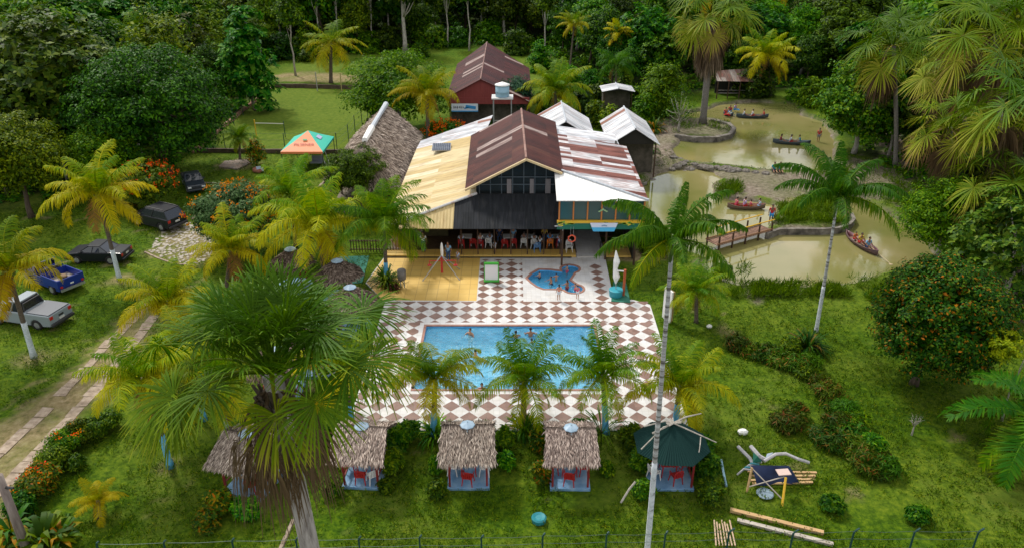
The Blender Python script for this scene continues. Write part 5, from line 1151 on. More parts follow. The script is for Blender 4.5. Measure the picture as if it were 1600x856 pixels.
SKIN = [mat('skin_brown', (.28, .14, .08), .55), mat('skin_tan', (.38, .20, .12), .55), mat('skin_dark', (.17, .08, .05), .55)]; HAIRM = mat('hair_black', (.012, .010, .010), .5)
def cloth(name, c): return nmat('cloth_' + name, [tuple(x * .8 for x in c), tuple(min(1, x * 1.1) for x in c)], 8, .85, .1)
def person(label, kind, loc, rot, shirt=None, bottom=None, short=True, long=False, skin=0, h=1.0, group=None, z=None):
    if kind not in HUM: HUM[kind] = human(kind)
    M = HUM[kind]; t = thing('person', label, 'person', loc, rot, group, scale=h)
    def put(n, me, m): o = link(n, me, t); slotmat(o, 0, m); return o
    put('body', M['body'], SKIN[skin]); put('hair', M['longhair' if long else 'hair'], HAIRM)
    if shirt: put('shirt', M['shirt'], cloth(*shirt))
    if bottom: put('shorts' if short else 'trousers', M['shorts' if short else 'trousers'], cloth(*bottom))
    return t
TURQ = ('turquoise', (.03, .30, .40)); REDC = ('red', (.50, .03, .03)); PINK = ('pink', (.65, .10, .18)); WHT = ('white', (.62, .62, .64)); SKYB = ('sky', (.20, .42, .65)); NAVC = ('navy', (.02, .04, .10)); ORC = ('orange', (.65, .18, .04)); YEC = ('yellow', (.62, .42, .05)); BLC = ('blue', (.03, .12, .35)); LILA = ('lilac', (.45, .36, .62)); GRC = ('grey', (.2, .2, .22)); MARC = ('maroon', (.25, .05, .07)); DNM = ('denim', (.05, .10, .22)); PLB = ('pale_blue', (.40, .50, .66)); STR = ('peach', (.62, .28, .20))
def at(px, py, z=0): p = PZ(px, py, z); return (p[0], p[1], z)
# pool: standing on the basin floor
def pooler(label, px, py, rot, skin, bottom, h=1.0, long=False, shirt=None, zf=-1.36, kind='wade'):
    p = PZ(px, py, 0.0); person(label, kind, (p[0], p[1], zf), rot, shirt, bottom, True, long, skin, h)
pooler('man standing in the pool by its far edge nearest the yellow paving', 735, 520, 2.6, 1, NAVC); pooler('man with an arm stretched across the water in mid pool', 743, 553, -1.2, 1, NAVC)
pooler('bare backed swimmer at the far pool edge, nearer the yellow paving', 806, 524, .3, 0, BLC); pooler('swimmer in blue shorts at the far pool edge facing the wading pool', 829, 521, 0, 0, BLC, 1.05); pooler('child crouching low in the water in front of the blue shorts swimmer', 831, 531, .5, 1, None, .86)
pooler('person in the water close to the near pool edge between two palms', 753, 605, 3.1, 1, NAVC, .97); pooler('person with only the head above water in the near pool corner by the huts', 645, 606, 1, 2, NAVC, .86)
pooler('child in the wading pool near its pointed tip', 843, 432, .8, 1, NAVC, .58, zf=-.62); pooler('adult splashing in the middle of the wading pool', 861, 441, 2.0, 0, NAVC, .78, zf=-.86); pooler('child in the middle of the wading pool waving both arms', 869, 437, .2, 1, None, .62, zf=-.55)
pooler('child at the mouth of the upper round wading basin', 886, 424, 1, 1, PINK, .6, zf=-.5); pooler('girl with long hair between the main wading pool and the lower round basin', 886, 450, .6, 0, MARC, .74, True, zf=-.62); pooler('child sitting in the lower round wading basin', 899, 452, 2, 1, PINK, .55, zf=-.45)
person('girl in a light skirt standing on the white tiles below the wading pool', 'stand', at(873, 469), .2, STR, WHT, True, True, 1, .72); person('small child on the tiles beside the lower round basin', 'child', at(902, 467), -.4, PINK, WHT, True, False, 1, .62)
person('man in white shirt and jeans standing at the end of the yellow terrace', 'stand', (PZ(662, 399)[0], 54.6, .18), 3.0, WHT, DNM, False, False, 0, 1.0)
person('man in dark shirt leaning by the yellow wall behind the man in jeans', 'stand', (PZ(655, 392)[0], 55.8, .12), 3.2, GRC, NAVC, False, False, 2, 1.05)
person('person in sky blue shirt walking behind the rotating ride', 'stand', at(701, 410), 2.8, SKYB, DNM, False, True, 0, 1.0); person('child in pale shirt next to the rotating ride', 'child', at(716, 413), 2.4, PLB, GRC, True, False, 1, .68)
person('toddler in pale clothes on the terrace step above the green framed board', 'child', (PZ(773, 402)[0], 54.7, .18), 3.0, PLB, WHT, True, False, 1, .55); person('child in pale shirt standing at the pulled out blue chair', 'stand', (2.2, 55.2, .12), 2.6, WHT, NAVC, False, True, 0, .72)
dn = [(-4.0, PLB, 'pale blue shirt at the terrace end'), (-2.5, WHT, 'white shirt second from the terrace end'), (-1.75, PLB, 'pale shirt next to the white shirted diner'), (-1.0, NAVC, 'dark shirt in the middle of the dining row'), (.1, SKYB, 'light blue shirt at the third table'), (.95, GRC, 'grey shirt by the fourth table'), (1.75, WHT, 'white shirt behind the wading pool'), (2.6, YEC, 'yellow shirt under the canopy'), (3.0, BLC, 'blue shirt at the orange chair'), (3.75, PLB, 'pale shirt nearest the ring')]
for i, (x, c_, w_) in enumerate(dn): person('seated diner in ' + w_, 'sit', (x, (55.55 + .1 * (i % 3)) if i not in (3, 7, 4) else 56.9, .57), 0.1 if i not in (3, 7, 4) else math.pi, c_, DNM, False, i % 3 == 0, i % 3, .98)
person('person in dark striped clothes beneath the palms near the flowering bush', 'stand', at(449, 366), 1.2, GRC, NAVC, False, False, 2, 1.0)
# ------------------------------------------------------------------ boats
def boat(label, a, b_, col, incol, W=.95, h=.42):
    """canoe between two waterline points"""
    A = Vector(PZ(*a, WZ)); B_ = Vector(PZ(*b_, WZ)); L = (B_ - A).length * .97; th = math.atan2(B_.y - A.y, B_.x - A.x); c = (A + B_) / 2
    t = thing('rowing_boat', label, 'boat', (c.x, c.y, WZ - .08), th); ns = 16; vs = []; fs = []; inn = []; nk = 7
    for i in range(ns + 1):
        u = -1 + 2 * i / ns; w_ = W / 2 * max(.03, (1 - abs(u) ** 2.6)); top = h + .20 * abs(u) ** 2.5; bot = .18 * abs(u) ** 4; x = u * L / 2 * (1 + 0)
        for k in range(nk):
            a_ = math.pi * k / (nk - 1); vs.append((x, -w_ * math.cos(a_) * (1 if k in (0, nk - 1) else .86), bot + (top - bot) * (1 - math.sin(a_) ** .7)))
    for i in range(ns):
        for k in range(nk - 1): fs.append((i * nk + k, (i + 1) * nk + k, (i + 1) * nk + k + 1, i * nk + k + 1))
    hb = MB().add(vs, fs); ho = hb.build('hull', [mat(col[0], col[1], .45), mat(incol[0], incol[1], .7)], t, smooth=True); so = ho.modifiers.new('th', 'SOLIDIFY'); so.thickness = .035; so.offset = 1; so.material_offset = 1
    gm_ = MB()
    for s in (0, nk - 1): gm_.tube([vs[i * nk + s] for i in range(ns + 1)], .028, 5)
    gm_.build('gunwale', mat(incol[0] + '_rail', tuple(min(1, x * 1.3) for x in incol[1]), .5), t)
    for u in (-.55, -.1, .35, .7): MB().box((u * L / 2, 0, h - .10), (.22, W * (1 - abs(u) ** 2.6) - .04, .03)).build('thwart', mat('thwart_wood', (.20, .12, .06), .8), t)
    def seat(u): v = Vector((math.cos(th), math.sin(th), 0)) * (u * L / 2); return (c.x + v.x, c.y + v.y, WZ - .08 + h - .10)
    return t, seat, th
BTL = ('boat_teal', (.03, .07, .09)); BBR = ('boat_red', (.20, .045, .03)); INW = ('boat_inner', (.16, .11, .08))
_, s1, th1 = boat('dark teal boat with three passengers near the far pond bank', (1149, 184), (1201, 185), BTL, ('boat_inner_dark', (.05, .07, .08)))
for u, c_, bt_, w_ in ((-.55, WHT, NAVC, 'white shirt in the bow of the far teal boat'), (-.02, WHT, REDC, 'white shirt and red shorts amidships in the far teal boat'), (.72, REDC, NAVC, 'red shirt at the stern of the far teal boat')): person('person in ' + w_, 'sit2', s1(u), th1 - 1.57 + (3.14 if u > .5 else 0), c_, bt_, True, False, 0, 1.0)
_, s1, th1 = boat('dark teal boat with three passengers in the middle of the upper pond', (1206, 224), (1267, 227), BTL, ('boat_inner_dark', (.05, .07, .08)))
for u, c_, bt_, w_ in ((-.6, MARC, GRC, 'maroon shirt in the bow of the nearer teal boat'), (-.08, WHT, REDC, 'white top and red skirt in the middle of the nearer teal boat'), (.42, TURQ, GRC, 'turquoise shirt at the stern of the nearer teal boat')): person('person in ' + w_, 'sit2', s1(u), th1 - 1.57 + (3.14 if u > .2 else 0), c_, bt_, True, u < 0, 0, 1.0)
_, s1, th1 = boat('reddish brown boat with four passengers between the mud bank and the footbridge', (1135, 326), (1196, 327), BBR, INW)
for u, c_, bt_, w_, h_ in ((-.55, PINK, REDC, 'coral shirt at the left end of the reddish brown boat', 1.0), (-.12, LILA, REDC, 'lilac shirt and red skirt in the reddish brown boat', 1.0), (.2, PINK, ORC, 'pink shirt, smallest in the reddish brown boat', .72), (.72, PLB, SKYB, 'pale blue shirt at the bow of the reddish brown boat', .9)): person('person in ' + w_, 'sit2', s1(u), th1 + (1.57 if u > .5 else -1.4), c_, bt_, True, False, 0, h_)
_, s1, th1 = boat('purple brown canoe with three passengers on the lower pond', (1320, 368), (1371, 402), ('boat_purple', (.12, .035, .045)), ('boat_inner_purple', (.10, .06, .06)), W=1.05)
for u, c_, bt_, w_, h_ in ((-.42, ORC, REDC, 'orange top, smallest in the purple canoe', .75), (-.08, YEC, REDC, 'yellow top and red skirt amidships in the purple canoe', .98), (.38, SKYB, NAVC, 'light blue shirt rowing the purple canoe', 1.05)): person('person in ' + w_, 'sit2', s1(u), th1 - 1.57, c_, bt_, True, False, 0, h_)
pd = Vector(s1(.42)); e_ = Vector(PZ(1392, 413, WZ + .02)); tag(MB().tube([pd + Vector((0, 0, .25)), e_], .022, 6).ball(e_, (.16, .10, .02)).build('paddle', mat('paddle_wood', (.5, .4, .25), .7)), 'long pale paddle trailing in the water behind the purple canoe', 'paddle')
for px, w_ in ((1207, 'nearer the footbridge side'), (1216, 'nearer the royal palm')): p = PZ(px, 272, WZ); person('person in turquoise shirt sitting on the pond bank, the one ' + w_, 'sit2', (p[0], p[1] - .2, .08), 3.1, TURQ, NAVC, True, False, 0, 1.08)
person('man in red shirt and blue shorts standing at the end of the footbridge', 'stand', (PZ(1204, 347)[0], PZ(1204, 347)[1], float(ground_z(*PZ(1204, 347)[:2])) + .02), 2.9, REDC, BLC, True, False, 2, 1.05)
p = PZ(1278, 222, WZ); person('person in red shirt and grey shorts wading by the far tree', 'stand', (p[0], p[1], WZ - .12), 2.6, REDC, GRC, True, False, 0, 1.02)
_, s1, th1 = boat('small boat crowded with people in the far corner of the pond', (1130, 180), (1146, 182), BTL, ('boat_inner_dark', (.05, .07, .08)))
for i, (px, py, c_, b_) in enumerate(((1134, 178, REDC, NAVC), (1140, 180, WHT, REDC), (1141, 174, REDC, BLC), (1148, 171, LILA, BLC))): p = PZ(px, py, 0); person('person in ' + c_[0] + ' top' + (' and blue trousers' if i > 1 else '') + ', crowded together at the far pond corner', 'sit2', (p[0], p[1], WZ + .25), i * 1.3, c_, b_, False, False, i % 3, .98)
# ------------------------------------------------------------------ footbridge, retaining edge, rocks
fb = thing('footbridge', 'wooden plank footbridge with yellow handrails over the pond channel', 'bridge', (0, 0, 0)); a = Vector(PZ(1112, 380, .25)); b_ = Vector(PZ(1198, 356, .25)); d = (b_ - a).normalized(); q = Vector((-d.y, d.x, 0)); L = (b_ - a).length; pk = MB(); n = int(L / .24); an = math.atan2(d.y, d.x)
for i in range(n): c = a + d * (i + .5) * L / n; pk.box((c.x, c.y, .25), (L / n * .88, 1.35, .05), an)
pk.build('deck_planks', nmat('bridge_planks', [(.14, .075, .05), (.28, .17, .12)], 2, .8), fb)
for s in (-.65, .65):
    MB().tube([a + q * s + Vector((0, 0, .95)), b_ + q * s + Vector((0, 0, .95))], .05, 6).build('handrail', YLW, fb)
    for k in range(5): c = a + d * (L * (k + .1) / 4.2) + q * s; MB().box((c.x, c.y, .25), (.10, .10, 1.5), an).build('rail_post', WOODD, fb)
    MB().tube([a + q * s + Vector((0, 0, .13)), b_ + q * s + Vector((0, 0, .13))], .07, 6).build('beam', WOODB, fb)
STN = nmat('dark_stone', [(.05, .045, .04), (.17, .15, .13), (.30, .28, .25)], 1.6, .9, .6)
def wall_px(name, label, pts, w_, h, m, z=None, cat='wall'):
    mb = MB(); W_ = [PZ(x, y) for x, y in pts]
    for p, q_ in zip(W_[:-1], W_[1:]):
        dx, dy = q_[0] - p[0], q_[1] - p[1]; n = max(1, int(math.hypot(dx, dy) / 1.0))
        for k in range(n):
            f = (k + .5) / n; x, y = p[0] + dx * f, p[1] + dy * f; g = float(ground_z(x, y)) if z is None else z
            mb.box((x, y, g + h / 2 - .1), (math.hypot(dx, dy) / n + .06, w_ * rg.uniform(.92, 1.08), h + .2 + rg.uniform(-.03, .03)), math.atan2(dy, dx))
    return tag(mb.build(name, m), label, cat)
wall_px('retaining_wall', 'dark stone retaining edge curving along the green strip above the lower pond', [(1198, 368), (1217, 361), (1250, 361), (1285, 361), (1310, 359), (1326, 354), (1334, 345), (1330, 336)], .28, .42, STN, z=-.2)
wall_px('retaining_wall', 'dark rounded stone rim around the palm peninsula in the upper pond', [(1055, 214), (1085, 218), (1118, 218), (1140, 213), (1147, 204), (1138, 196), (1112, 190)], .45, .55, STN, z=-.25)
rocks = rgx
def rock(x, y, r, label, cat='rock', m=None):
    rng = np.random.default_rng(int(abs(x * 13 + y * 7)) + 3); mb = MB().ball((0, 0, 0), (r, r * .75, r * .5), n=9, k=6); mb.v = [(a_ * rng.uniform(.8, 1.2), b2_ * rng.uniform(.8, 1.2), c_ * rng.uniform(.8, 1.15)) for a_, b2_, c_ in mb.v]; o = mb.build('rock', m or STN, None, loc=(x, y, float(ground_z(x, y)) + r * .1)); tag(o, label, cat, 'rocks along the causeway between the ponds'); return o
ORD = 'one two three four five six seven eight nine ten eleven twelve thirteen fourteen fifteen sixteen seventeen eighteen nineteen twenty twenty-one twenty-two twenty-three twenty-four twenty-five'.split()
cz = [(1005, 284), (1020, 276), (1032, 270), (1040, 268), (1050, 262), (1058, 260), (1066, 258), (1072, 254), (1052, 248), (1060, 244), (1085, 258), (1098, 260), (1108, 262), (1120, 263), (1135, 265), (1150, 267), (1165, 268), (1180, 270), (1196, 272), (1070, 262), (1046, 266), (1078, 261), (1128, 266), (1141, 269)]; cz.sort()
for i, (px, py) in enumerate(cz): p = PZ(px, py); rock(p[0], p[1], rgx.uniform(.35, .7), 'grey brown causeway rock between the ponds, number ' + ORD[i] + ' in line from the grey shed')
# brick kerbs and fences round the lawn field
BRK = nmat('old_brick', [(.13, .055, .035), (.28, .15, .10), (.34, .25, .18)], 1.4, .9, .4)
wall_px('brick_wall', 'low dark wall closing the far end of the grass field', [(428, 136), (500, 138), (575, 140)], .3, .55, nmat('mossy_wall', [(.04, .03, .022), (.14, .10, .07)], 1.5, .9, .4)); wall_px('brick_wall', 'low red brick kerb along the tree side of the grass field', [(428, 136), (400, 157), (360, 191), (300, 240)], .35, .35, BRK)
wall_px('brick_wall', 'low dark kerb between the grass field and the orange tent', [(300, 238), (380, 239), (440, 239), (535, 240)], .3, .45, MATS['mossy_wall'])
GPOST = mat('green_post', (.012, .05, .045), .5); WIRE = mat('fence_wire', (.06, .09, .08), .5, .3)
def fence(label, pts, h=2.0, curl=None, name='wire_fence', mesh=True, wires=3, r=.045):
    t = thing(name, label, 'fence', (0, 0, 0)); W_ = []
    for x, y in pts:
        p = PZ(x, y) if len(pts) else None; z = float(ground_z(p[0], p[1])); W_.append(Vector((p[0], p[1], z)))
    for i, p in enumerate(W_):
        q_ = [p + Vector((0, 0, -.1)), p + Vector((0, 0, h))]
        if curl: q_ += [p + Vector((curl * .10, .08, h + .14)), p + Vector((curl * .22, .12, h + .18))]
        MB().tube(q_, r, 6).build('fence_post', GPOST, t)
    wm = MB()
    for p, q_ in zip(W_[:-1], W_[1:]):
        for k in range(wires): z = h * (k + 1) / wires - .04; m_ = (p + q_) / 2 + Vector((0, 0, z - .04)); wm.tube([p + Vector((0, 0, z)), m_, q_ + Vector((0, 0, z))], .010, 4, cap=False)
    if len(W_) > 1: wm.build('fence_wires', WIRE, t)
    return t
fence('green post wire fence beside the long thatched hall', [(584, 180), (575, 187), (566, 197), (555, 206), (545, 221), (527, 236)], 2.0); fence('wire fence across the near end of the grass field behind the orange tent', [(527, 236), (493, 236), (446, 237), (400, 237), (353, 237), (325, 238)], 2.1); fence('wire fence along the tree side of the grass field', [(366, 196), (380, 180), (394, 166), (408, 154)], 2.0)
fp = [(150, 848), (255, 846), (362, 843), (462, 841), (560, 840), (655, 838), (752, 838), (848, 835), (948, 833), (1040, 832), (1140, 828), (1240, 830), (1335, 828), (1430, 828), (1530, 828)]
t = thing('wire_fence', 'green post wire fence running along the bottom of the near lawn', 'fence', (0, 0, 0)); wm = MB(); prev = None
for px, py in fp:
    p = Vector(PZ(px, py, 1.95)); p = Vector((p.x, p.y, 0)); cz_ = .22 if px > 1100 else .1
    MB().tube([p + Vector((0, 0, -.1)), p + Vector((0, 0, 1.85)), p + Vector((cz_ * .4, 0, 1.97)), p + Vector((cz_, .06, 2.0))], .04, 6).build('fence_post', GPOST, t)
    if prev is not None:
        for z in (.5, 1.0, 1.5, 1.9): wm.tube([prev + Vector((0, 0, z)), (p + prev) / 2 + Vector((0, 0, z - .05)), p + Vector((0, 0, z))], .008, 4, cap=False)
    prev = p
wm.build('fence_wires', WIRE, t)
# dark picket rail beside the restaurant
t = thing('picket_railing', 'dark picket railing at the yellow wall end of the restaurant', 'railing', (0, 0, 0))
for k in range(26): x = -12.6 + k * .22; MB().box((x, 55.0, .55), (.06, .05, 1.05)).build('picket', WOODD, t)
MB().box((-9.85, 55.0, .95), (5.7, .06, .07)).build('top_rail', WOODD, t); MB().box((-9.85, 55.0, .25), (5.7, .06, .07)).build('bottom_rail', WOODD, t)
# goal posts
for px, py, w_ in ((496, 142, 'slim grey pole standing at the far wall of the grass field'), (534, 143, 'yellowish pole standing at the far wall of the grass field')): p = PZ(px, py); tag(MB().tube([(p[0], p[1], -.1), (p[0], p[1], 2.6)], .08, 6).build('pole', mat('pole_' + str(px), (.35, .30, .12) if px > 500 else (.3, .3, .28), .6)), w_, 'pole')
p = PZ(401, 214); q_ = PZ(446, 215); gb = thing('net_bar', 'pale horizontal bar on two posts at the near side of the grass field', 'bar', (0, 0, 0)); MB().tube([(p[0], p[1], 1.6), (q_[0], q_[1], 1.6)], .05, 6).build('bar', mat('bar_pale', (.5, .5, .45), .6), gb); MB().tube([(p[0], p[1], 0), (p[0], p[1], 2.0)], .07, 6).build('post', YLW, gb); MB().tube([(q_[0], q_[1], 0), (q_[0], q_[1], 1.9)], .05, 6).build('post', GPOST, gb)
# ------------------------------------------------------------------ tent
OR_ = mat('tent_orange', (.66, .20, .07), .55); TQ = mat('tent_turquoise', (.05, .50, .38), .5)
t = thing('canopy_tent', 'pop up tent with orange front and turquoise sides by the grass field', 'tent', (-20.9, 76.9, 0)); x0, x1, y0, y1 = -2.1, 2.1, -2.9, 2.5; ap_ = (0.1, 0, 3.65); ez = 2.3
cn = [(x0, y0, ez), (x1, y0, ez), (x1, y1, ez), (x0, y1, ez)]
for i, m in ((0, OR_), (1, TQ), (2, OR_), (3, TQ)):
    a, b2 = Vector(cn[i]), Vector(cn[(i + 1) % 4]); tp = Vector(ap_); mid = (a + b2) / 2
    MB().add([a, b2, tp, a.lerp(tp, .5) - Vector((0, 0, .05)), b2.lerp(tp, .5) - Vector((0, 0, .05))], [(0, 1, 4, 3), (3, 4, 2)]).add([a, b2, b2 - Vector((0, 0, .22)), a - Vector((0, 0, .22))], [(0, 3, 2, 1)]).build('roof_panel', m, t)
for x in (x0, x1):
    for y in (y0, y1): MB().tube([(x * .97, y * .97, 0), (x * .97, y * .97, ez)], .045, 6).build('leg', CHRM, t)
def text_mesh(s, size, loc, rot, m, parent):
    cu = bpy.data.curves.new('lettering', 'FONT'); cu.body = s; cu.size = size; cu.align_x = 'CENTER'; cu.extrude = .004; o = bpy.data.objects.new('tmp_t', cu); C.objects.link(o)
    dg = bpy.context.evaluated_depsgraph_get(); dg.update(); me = bpy.data.meshes.new_from_object(o.evaluated_get(dg)); bpy.data.objects.remove(o); me.name = 'lettering'; me.materials.clear(); me.materials.append(m); return link('lettering', me, parent, loc, rot)
sl = math.atan2(1.35, 2.9); text_mesh('PILSENER', .5, (0.05, -2.1, ez + .41), (sl, 0, 0), mat('letter_red', (.42, .07, .05), .6), t); MB().box((.05, -1.35, ez + .78), (.42, .22, .02), rx=sl).build('emblem', mat('emblem_green', (.08, .28, .12), .6), t)
mk = MB(); mk.box((1.15, .1, ez + .66), (.5, .9, .02), ry=math.atan2(1.35, 2.1)); mk.build('pale_print', mat('print_pale', (.42, .42, .62), .6), t)
# swing bench below the tent
t = thing('garden_swing', 'white tubular garden swing standing under the tent', 'swing', (-20.3, 76.4, 0)); fr = MB()
for y in (-.7, .7): fr.tube([(-1.1, y, 0), (-.5, y * .9, 1.7), (.9, y * .9, 1.7), (1.3, y, 0)], .04, 6)
fr.tube([(.2, -.63, 1.7), (.2, .63, 1.7)], .04, 6).build('frame', WHITE, t); MB().box((.2, 0, .5), (1.2, .9, .06)).box((.2, .4, .8), (1.2, .05, .5)).build('seat', mat('swing_seat', (.25, .27, .33), .7), t); MB().tube([(-.3, 0, .5), (-.3, 0, 1.7)], .015, 4).tube([(.7, 0, .5), (.7, 0, 1.7)], .015, 4).build('hanger', GREYM, t)
tag(MB().slab([(-18.6, 76.2, .05), (-16.6, 75.5, .05), (-16.3, 78, .05), (-18.3, 78.4, .05)], .12).build('concrete_slab', SLAB), 'low concrete slab in the grass beside the tent', 'slab')
tag(MB().prism(poly_px([(342, 262), (352, 253), (385, 251), (392, 256), (372, 266)]), -.1, .12).build('sand_pit', nmat('sand_patch', [(.14, .13, .12), (.36, .26, .2)], 1.2, .9)), 'grey and pink sand heap with stones on the lawn behind the cars', 'sand')
# flower pot with blue-white sack
p = PZ(404, 268); t = thing('tyre_planter', 'planter of white and terracotta bits below the small shrub on the lawn', 'planter', (p[0], p[1], 0)); MB().lathe([(.55, 0), (.6, .15), (.55, .35), (.35, .35)], n=14).build('ring', mat('terra', (.30, .12, .08), .8), t); MB().box((.3, -.35, .35), (.7, .06, .55), .3).build('panel', mat('white_blue', (.45, .55, .72), .6), t)
# ------------------------------------------------------------------ things on the deck
p = PZ(768, 441); t = thing('notice_board', 'green framed board with a white face standing on the diamond tiles', 'board', (p[0], p[1] + .15, 0), 0); GRF = mat('frame_green', (.05, .36, .04), .5)
MB().box((0, 0, .72), (.95, .07, 1.25), rx=-.10).build('panel', mat('panel_white', (.68, .68, .70), .5), t); MB().box((0, .02, 1.42), (1.05, .12, .16), rx=-.1).box((0, -.08, .12), (1.1, .35, .10)).box((-.5, -.01, .72), (.06, .09, 1.3), rx=-.1).box((.5, -.01, .72), (.06, .09, 1.3), rx=-.1).build('frame', GRF, t)
for x in (-.5, .5): MB().box((x, .2, .3), (.07, .5, .07), rx=.9).build('foot', GRF, t)
# rotating ride: red hub, splayed struts, tall white blade
p = PZ(691, 430); t = thing('rotating_ride', 'small red and white ride with splayed steel legs on the yellow paving', 'ride', (p[0], p[1], 0)); hubz = 1.15
MB().tube([(0, -.05, .25), (0, 0, 1.5)], [.09, .07], 8).build('hub_post', mat('ride_red', (.42, .03, .03), .5), t); 
for x, y in ((-1.35, -.95), (1.35, -.85), (-1.0, 1.1), (1.25, 1.0)): MB().tube([(x, y, 0), (0, 0, 1.6)], .035, 6).build('leg', GREYM, t)
MB().tube([(-.9, 0, 1.15), (1.0, .1, 1.15)], .035, 6).build('cross_arm', mat('ride_red', (.5, .05, .04)), t); MB().ball((.05, 0, 2.0), (.11, .05, .62), n=10, k=8).build('blade', WHITE, t, smooth=True)
for x in (-.9, 1.0): MB().box((x, .05, .80), (.28, .28, .05)).box((x, .05, .95), (.05, .05, .4)).build('seat', MATS['ride_red'], t)
p = PZ(629, 449); t = thing('litter_bin', 'dark grey round bin on two short legs at the edge of the yellow paving', 'bin', (p[0], p[1], 0)); MB().lathe([(.22, .62), (.30, .70), (.32, 1.35), (.26, 1.42), (.1, 1.45)], n=14).build('bin_body', nmat('bin_grey', [(.09, .085, .08), (.2, .19, .18)], 3, .7), t, smooth=True); MB().box((-.12, 0, .35), (.07, .1, .7)).box((.14, 0, .35), (.07, .1, .7)).build('leg', GREYM, t)
p = PZ(947, 399); t = thing('round_table', 'small dark topped round table on the side terrace', 'table', (7.9, 55.2, .14)); MB().lathe([(.38, .72), (.40, .76)], n=16).build('tabletop', CHRM, t); MB().lathe([(.09, 0), (.09, .72)], n=8).build('pedestal', RED, t)
tag(MB().tube([(6.85, 54.5, 0), (6.85, 54.5, 1.1)], .07, 8).build('bollard', CHRM), 'thin black post at the edge of the pale walkway', 'bollard')
# folded white parasol in a pot, orange shower post, green mat
p = PZ(962, 462); t = thing('parasol', 'folded white parasol leaning out of its stand beside the tiled deck', 'parasol', (p[0], p[1], 0)); MB().tube([(0, 0, .2), (-.12, .3, 3.2)], .03, 6).build('pole', GREYM, t); MB().tube([(-.04, .1, .9), (-.02, .15, 1.4), (-.12, .22, 2.0), (-.05, .25, 2.5), (-.14, .3, 3.3)], [.05, .26, .16, .24, .04], 7).build('canopy', WHITE, t); MB().lathe([(.45, 0), (.5, .5), (.45, .52), (.1, .52)], n=14).build('base_pot', mat('pot_blue', (.03, .28, .36), .5), t)
p = PZ(975, 462); t = thing('shower_post', 'orange red outdoor shower post with a white head', 'shower', (p[0] - .05, p[1], 0)); MB().box((0, 0, 1.0), (.16, .16, 2.05)).build('post', nmat('shower_red', [(.25, .05, .02), (.5, .12, .04)], 3, .6), t); MB().tube([(-.05, 0, 1.9), (-.55, 0, 1.95)], .05, 6).build('shower_head', WHITE, t)
tag(MB().slab([PZ(955, 470, .05), PZ(985, 472, .05), PZ(978, 440, .05), PZ(958, 440, .05)], .06).build('shower_mat', GRNP), 'dark green panel lying at the foot of the shower post', 'mat')
t = thing('display_board', 'tall white slab with a brown back standing alone on the lawn', 'slab', (*PZ(1041, 500)[:2], 0), .35); MB().box((0, 0, 1.15), (.12, .95, 2.3)).build('white_face', WHITE, t, bevel=.03); MB().box((.13, 0, 1.15), (.14, .9, 2.2)).build('brown_back', nmat('board_brown', [(.2, .15, .06), (.34, .26, .10)], 2, .8), t)
p = PZ(1108, 512); tag(MB().ball((0, 0, .12), (.2, .15, .14)).build('paper_bag', WHITE, None, loc=(p[0], p[1], 0)), 'small crumpled white bag lying on the open lawn', 'bag')
# ------------------------------------------------------------------ near lawn: tarp bench, planks, sticks
TAN = nmat('timber_tan', [(.36, .22, .10), (.52, .36, .18)], 3, .7, .2, stretch=(.2, 2, 2)); GRW = nmat('timber_grey', [(.28, .24, .20), (.46, .42, .37)], 3, .8, .2); NTAR = nmat('navy_tarp', [(.008, .014, .05), (.02, .04, .12)], 2, .5, .6)
def plank(name, label, a, b_, w_, h, m, za=.08, zb=.08, cat='plank', lie=True):
    A = Vector(PZ(*a, za)); B_ = Vector(PZ(*b_, zb)); d = B_ - A; mid = (A + B_) / 2
    return tag(MB().box((mid.x, mid.y, mid.z), (d.length, w_, h), math.atan2(d.y, d.x), ry=-math.asin(d.z / d.length)).build(name, m), label, cat)
plank('timber_plank', 'long tan timber lying on the near lawn, upper of the two beams', (1141, 796), (1287, 832), .2, .14, TAN); plank('timber_plank', 'long greyish timber lying on the near lawn, lower of the two beams', (1152, 812), (1302, 850), .2, .12, GRW)
for i, (a, b_) in enumerate((((1168, 736), (1276, 738)), ((1172, 743), (1274, 743)), ((1170, 750), (1273, 748)), ((1176, 755), (1270, 753)))): plank('timber_plank', ['tan board highest in the bundle under the navy tarp', 'tan board second in the bundle under the navy tarp', 'tan board third in the bundle under the navy tarp', 'tan board lowest in the bundle under the navy tarp'][i], a, b_, .12, .08, TAN, .12, .12)
t = thing('work_trestle', 'navy tarp sheet draped over a rough timber trestle on the near lawn', 'trestle', (0, 0, 0)); 
A = [PZ(1174, 728, 1.0), PZ(1218, 731, 1.0), PZ(1250, 745, .35), PZ(1240, 757, .2), PZ(1180, 757, .25)]; nx_, ny_ = 22, 12; q4 = [Vector(PZ(1172, 726, 1.05)), Vector(PZ(1232, 727, .95)), Vector(PZ(1250, 753, .18)), Vector(PZ(1182, 757, .2))]; V = []
for j in range(ny_ + 1):
    for i in range(nx_ + 1):
        u, v = i / nx_, j / ny_; p = q4[0].lerp(q4[1], u).lerp(q4[3].lerp(q4[2], u), v); V.append((p.x, p.y, p.z + .10 * math.sin(u * 9 + v * 3) * v + .25 * v * (1 - v)))
MB().add(V, [(j * (nx_ + 1) + i, j * (nx_ + 1) + i + 1, (j + 1) * (nx_ + 1) + i + 1, (j + 1) * (nx_ + 1) + i) for j in range(ny_) for i in range(nx_)]).build('tarp', NTAR, t, smooth=True)
for (a, za), (b_, zb) in (((( 1167, 768), 0), ((1175, 730), 1.1)), (((1222, 790), 0), ((1228, 745), 1.1))): MB().tube([PZ(*a, za), PZ(*b_, zb)], .055, 6).build('leg', YLW if a[0] > 1200 else TAN, t)
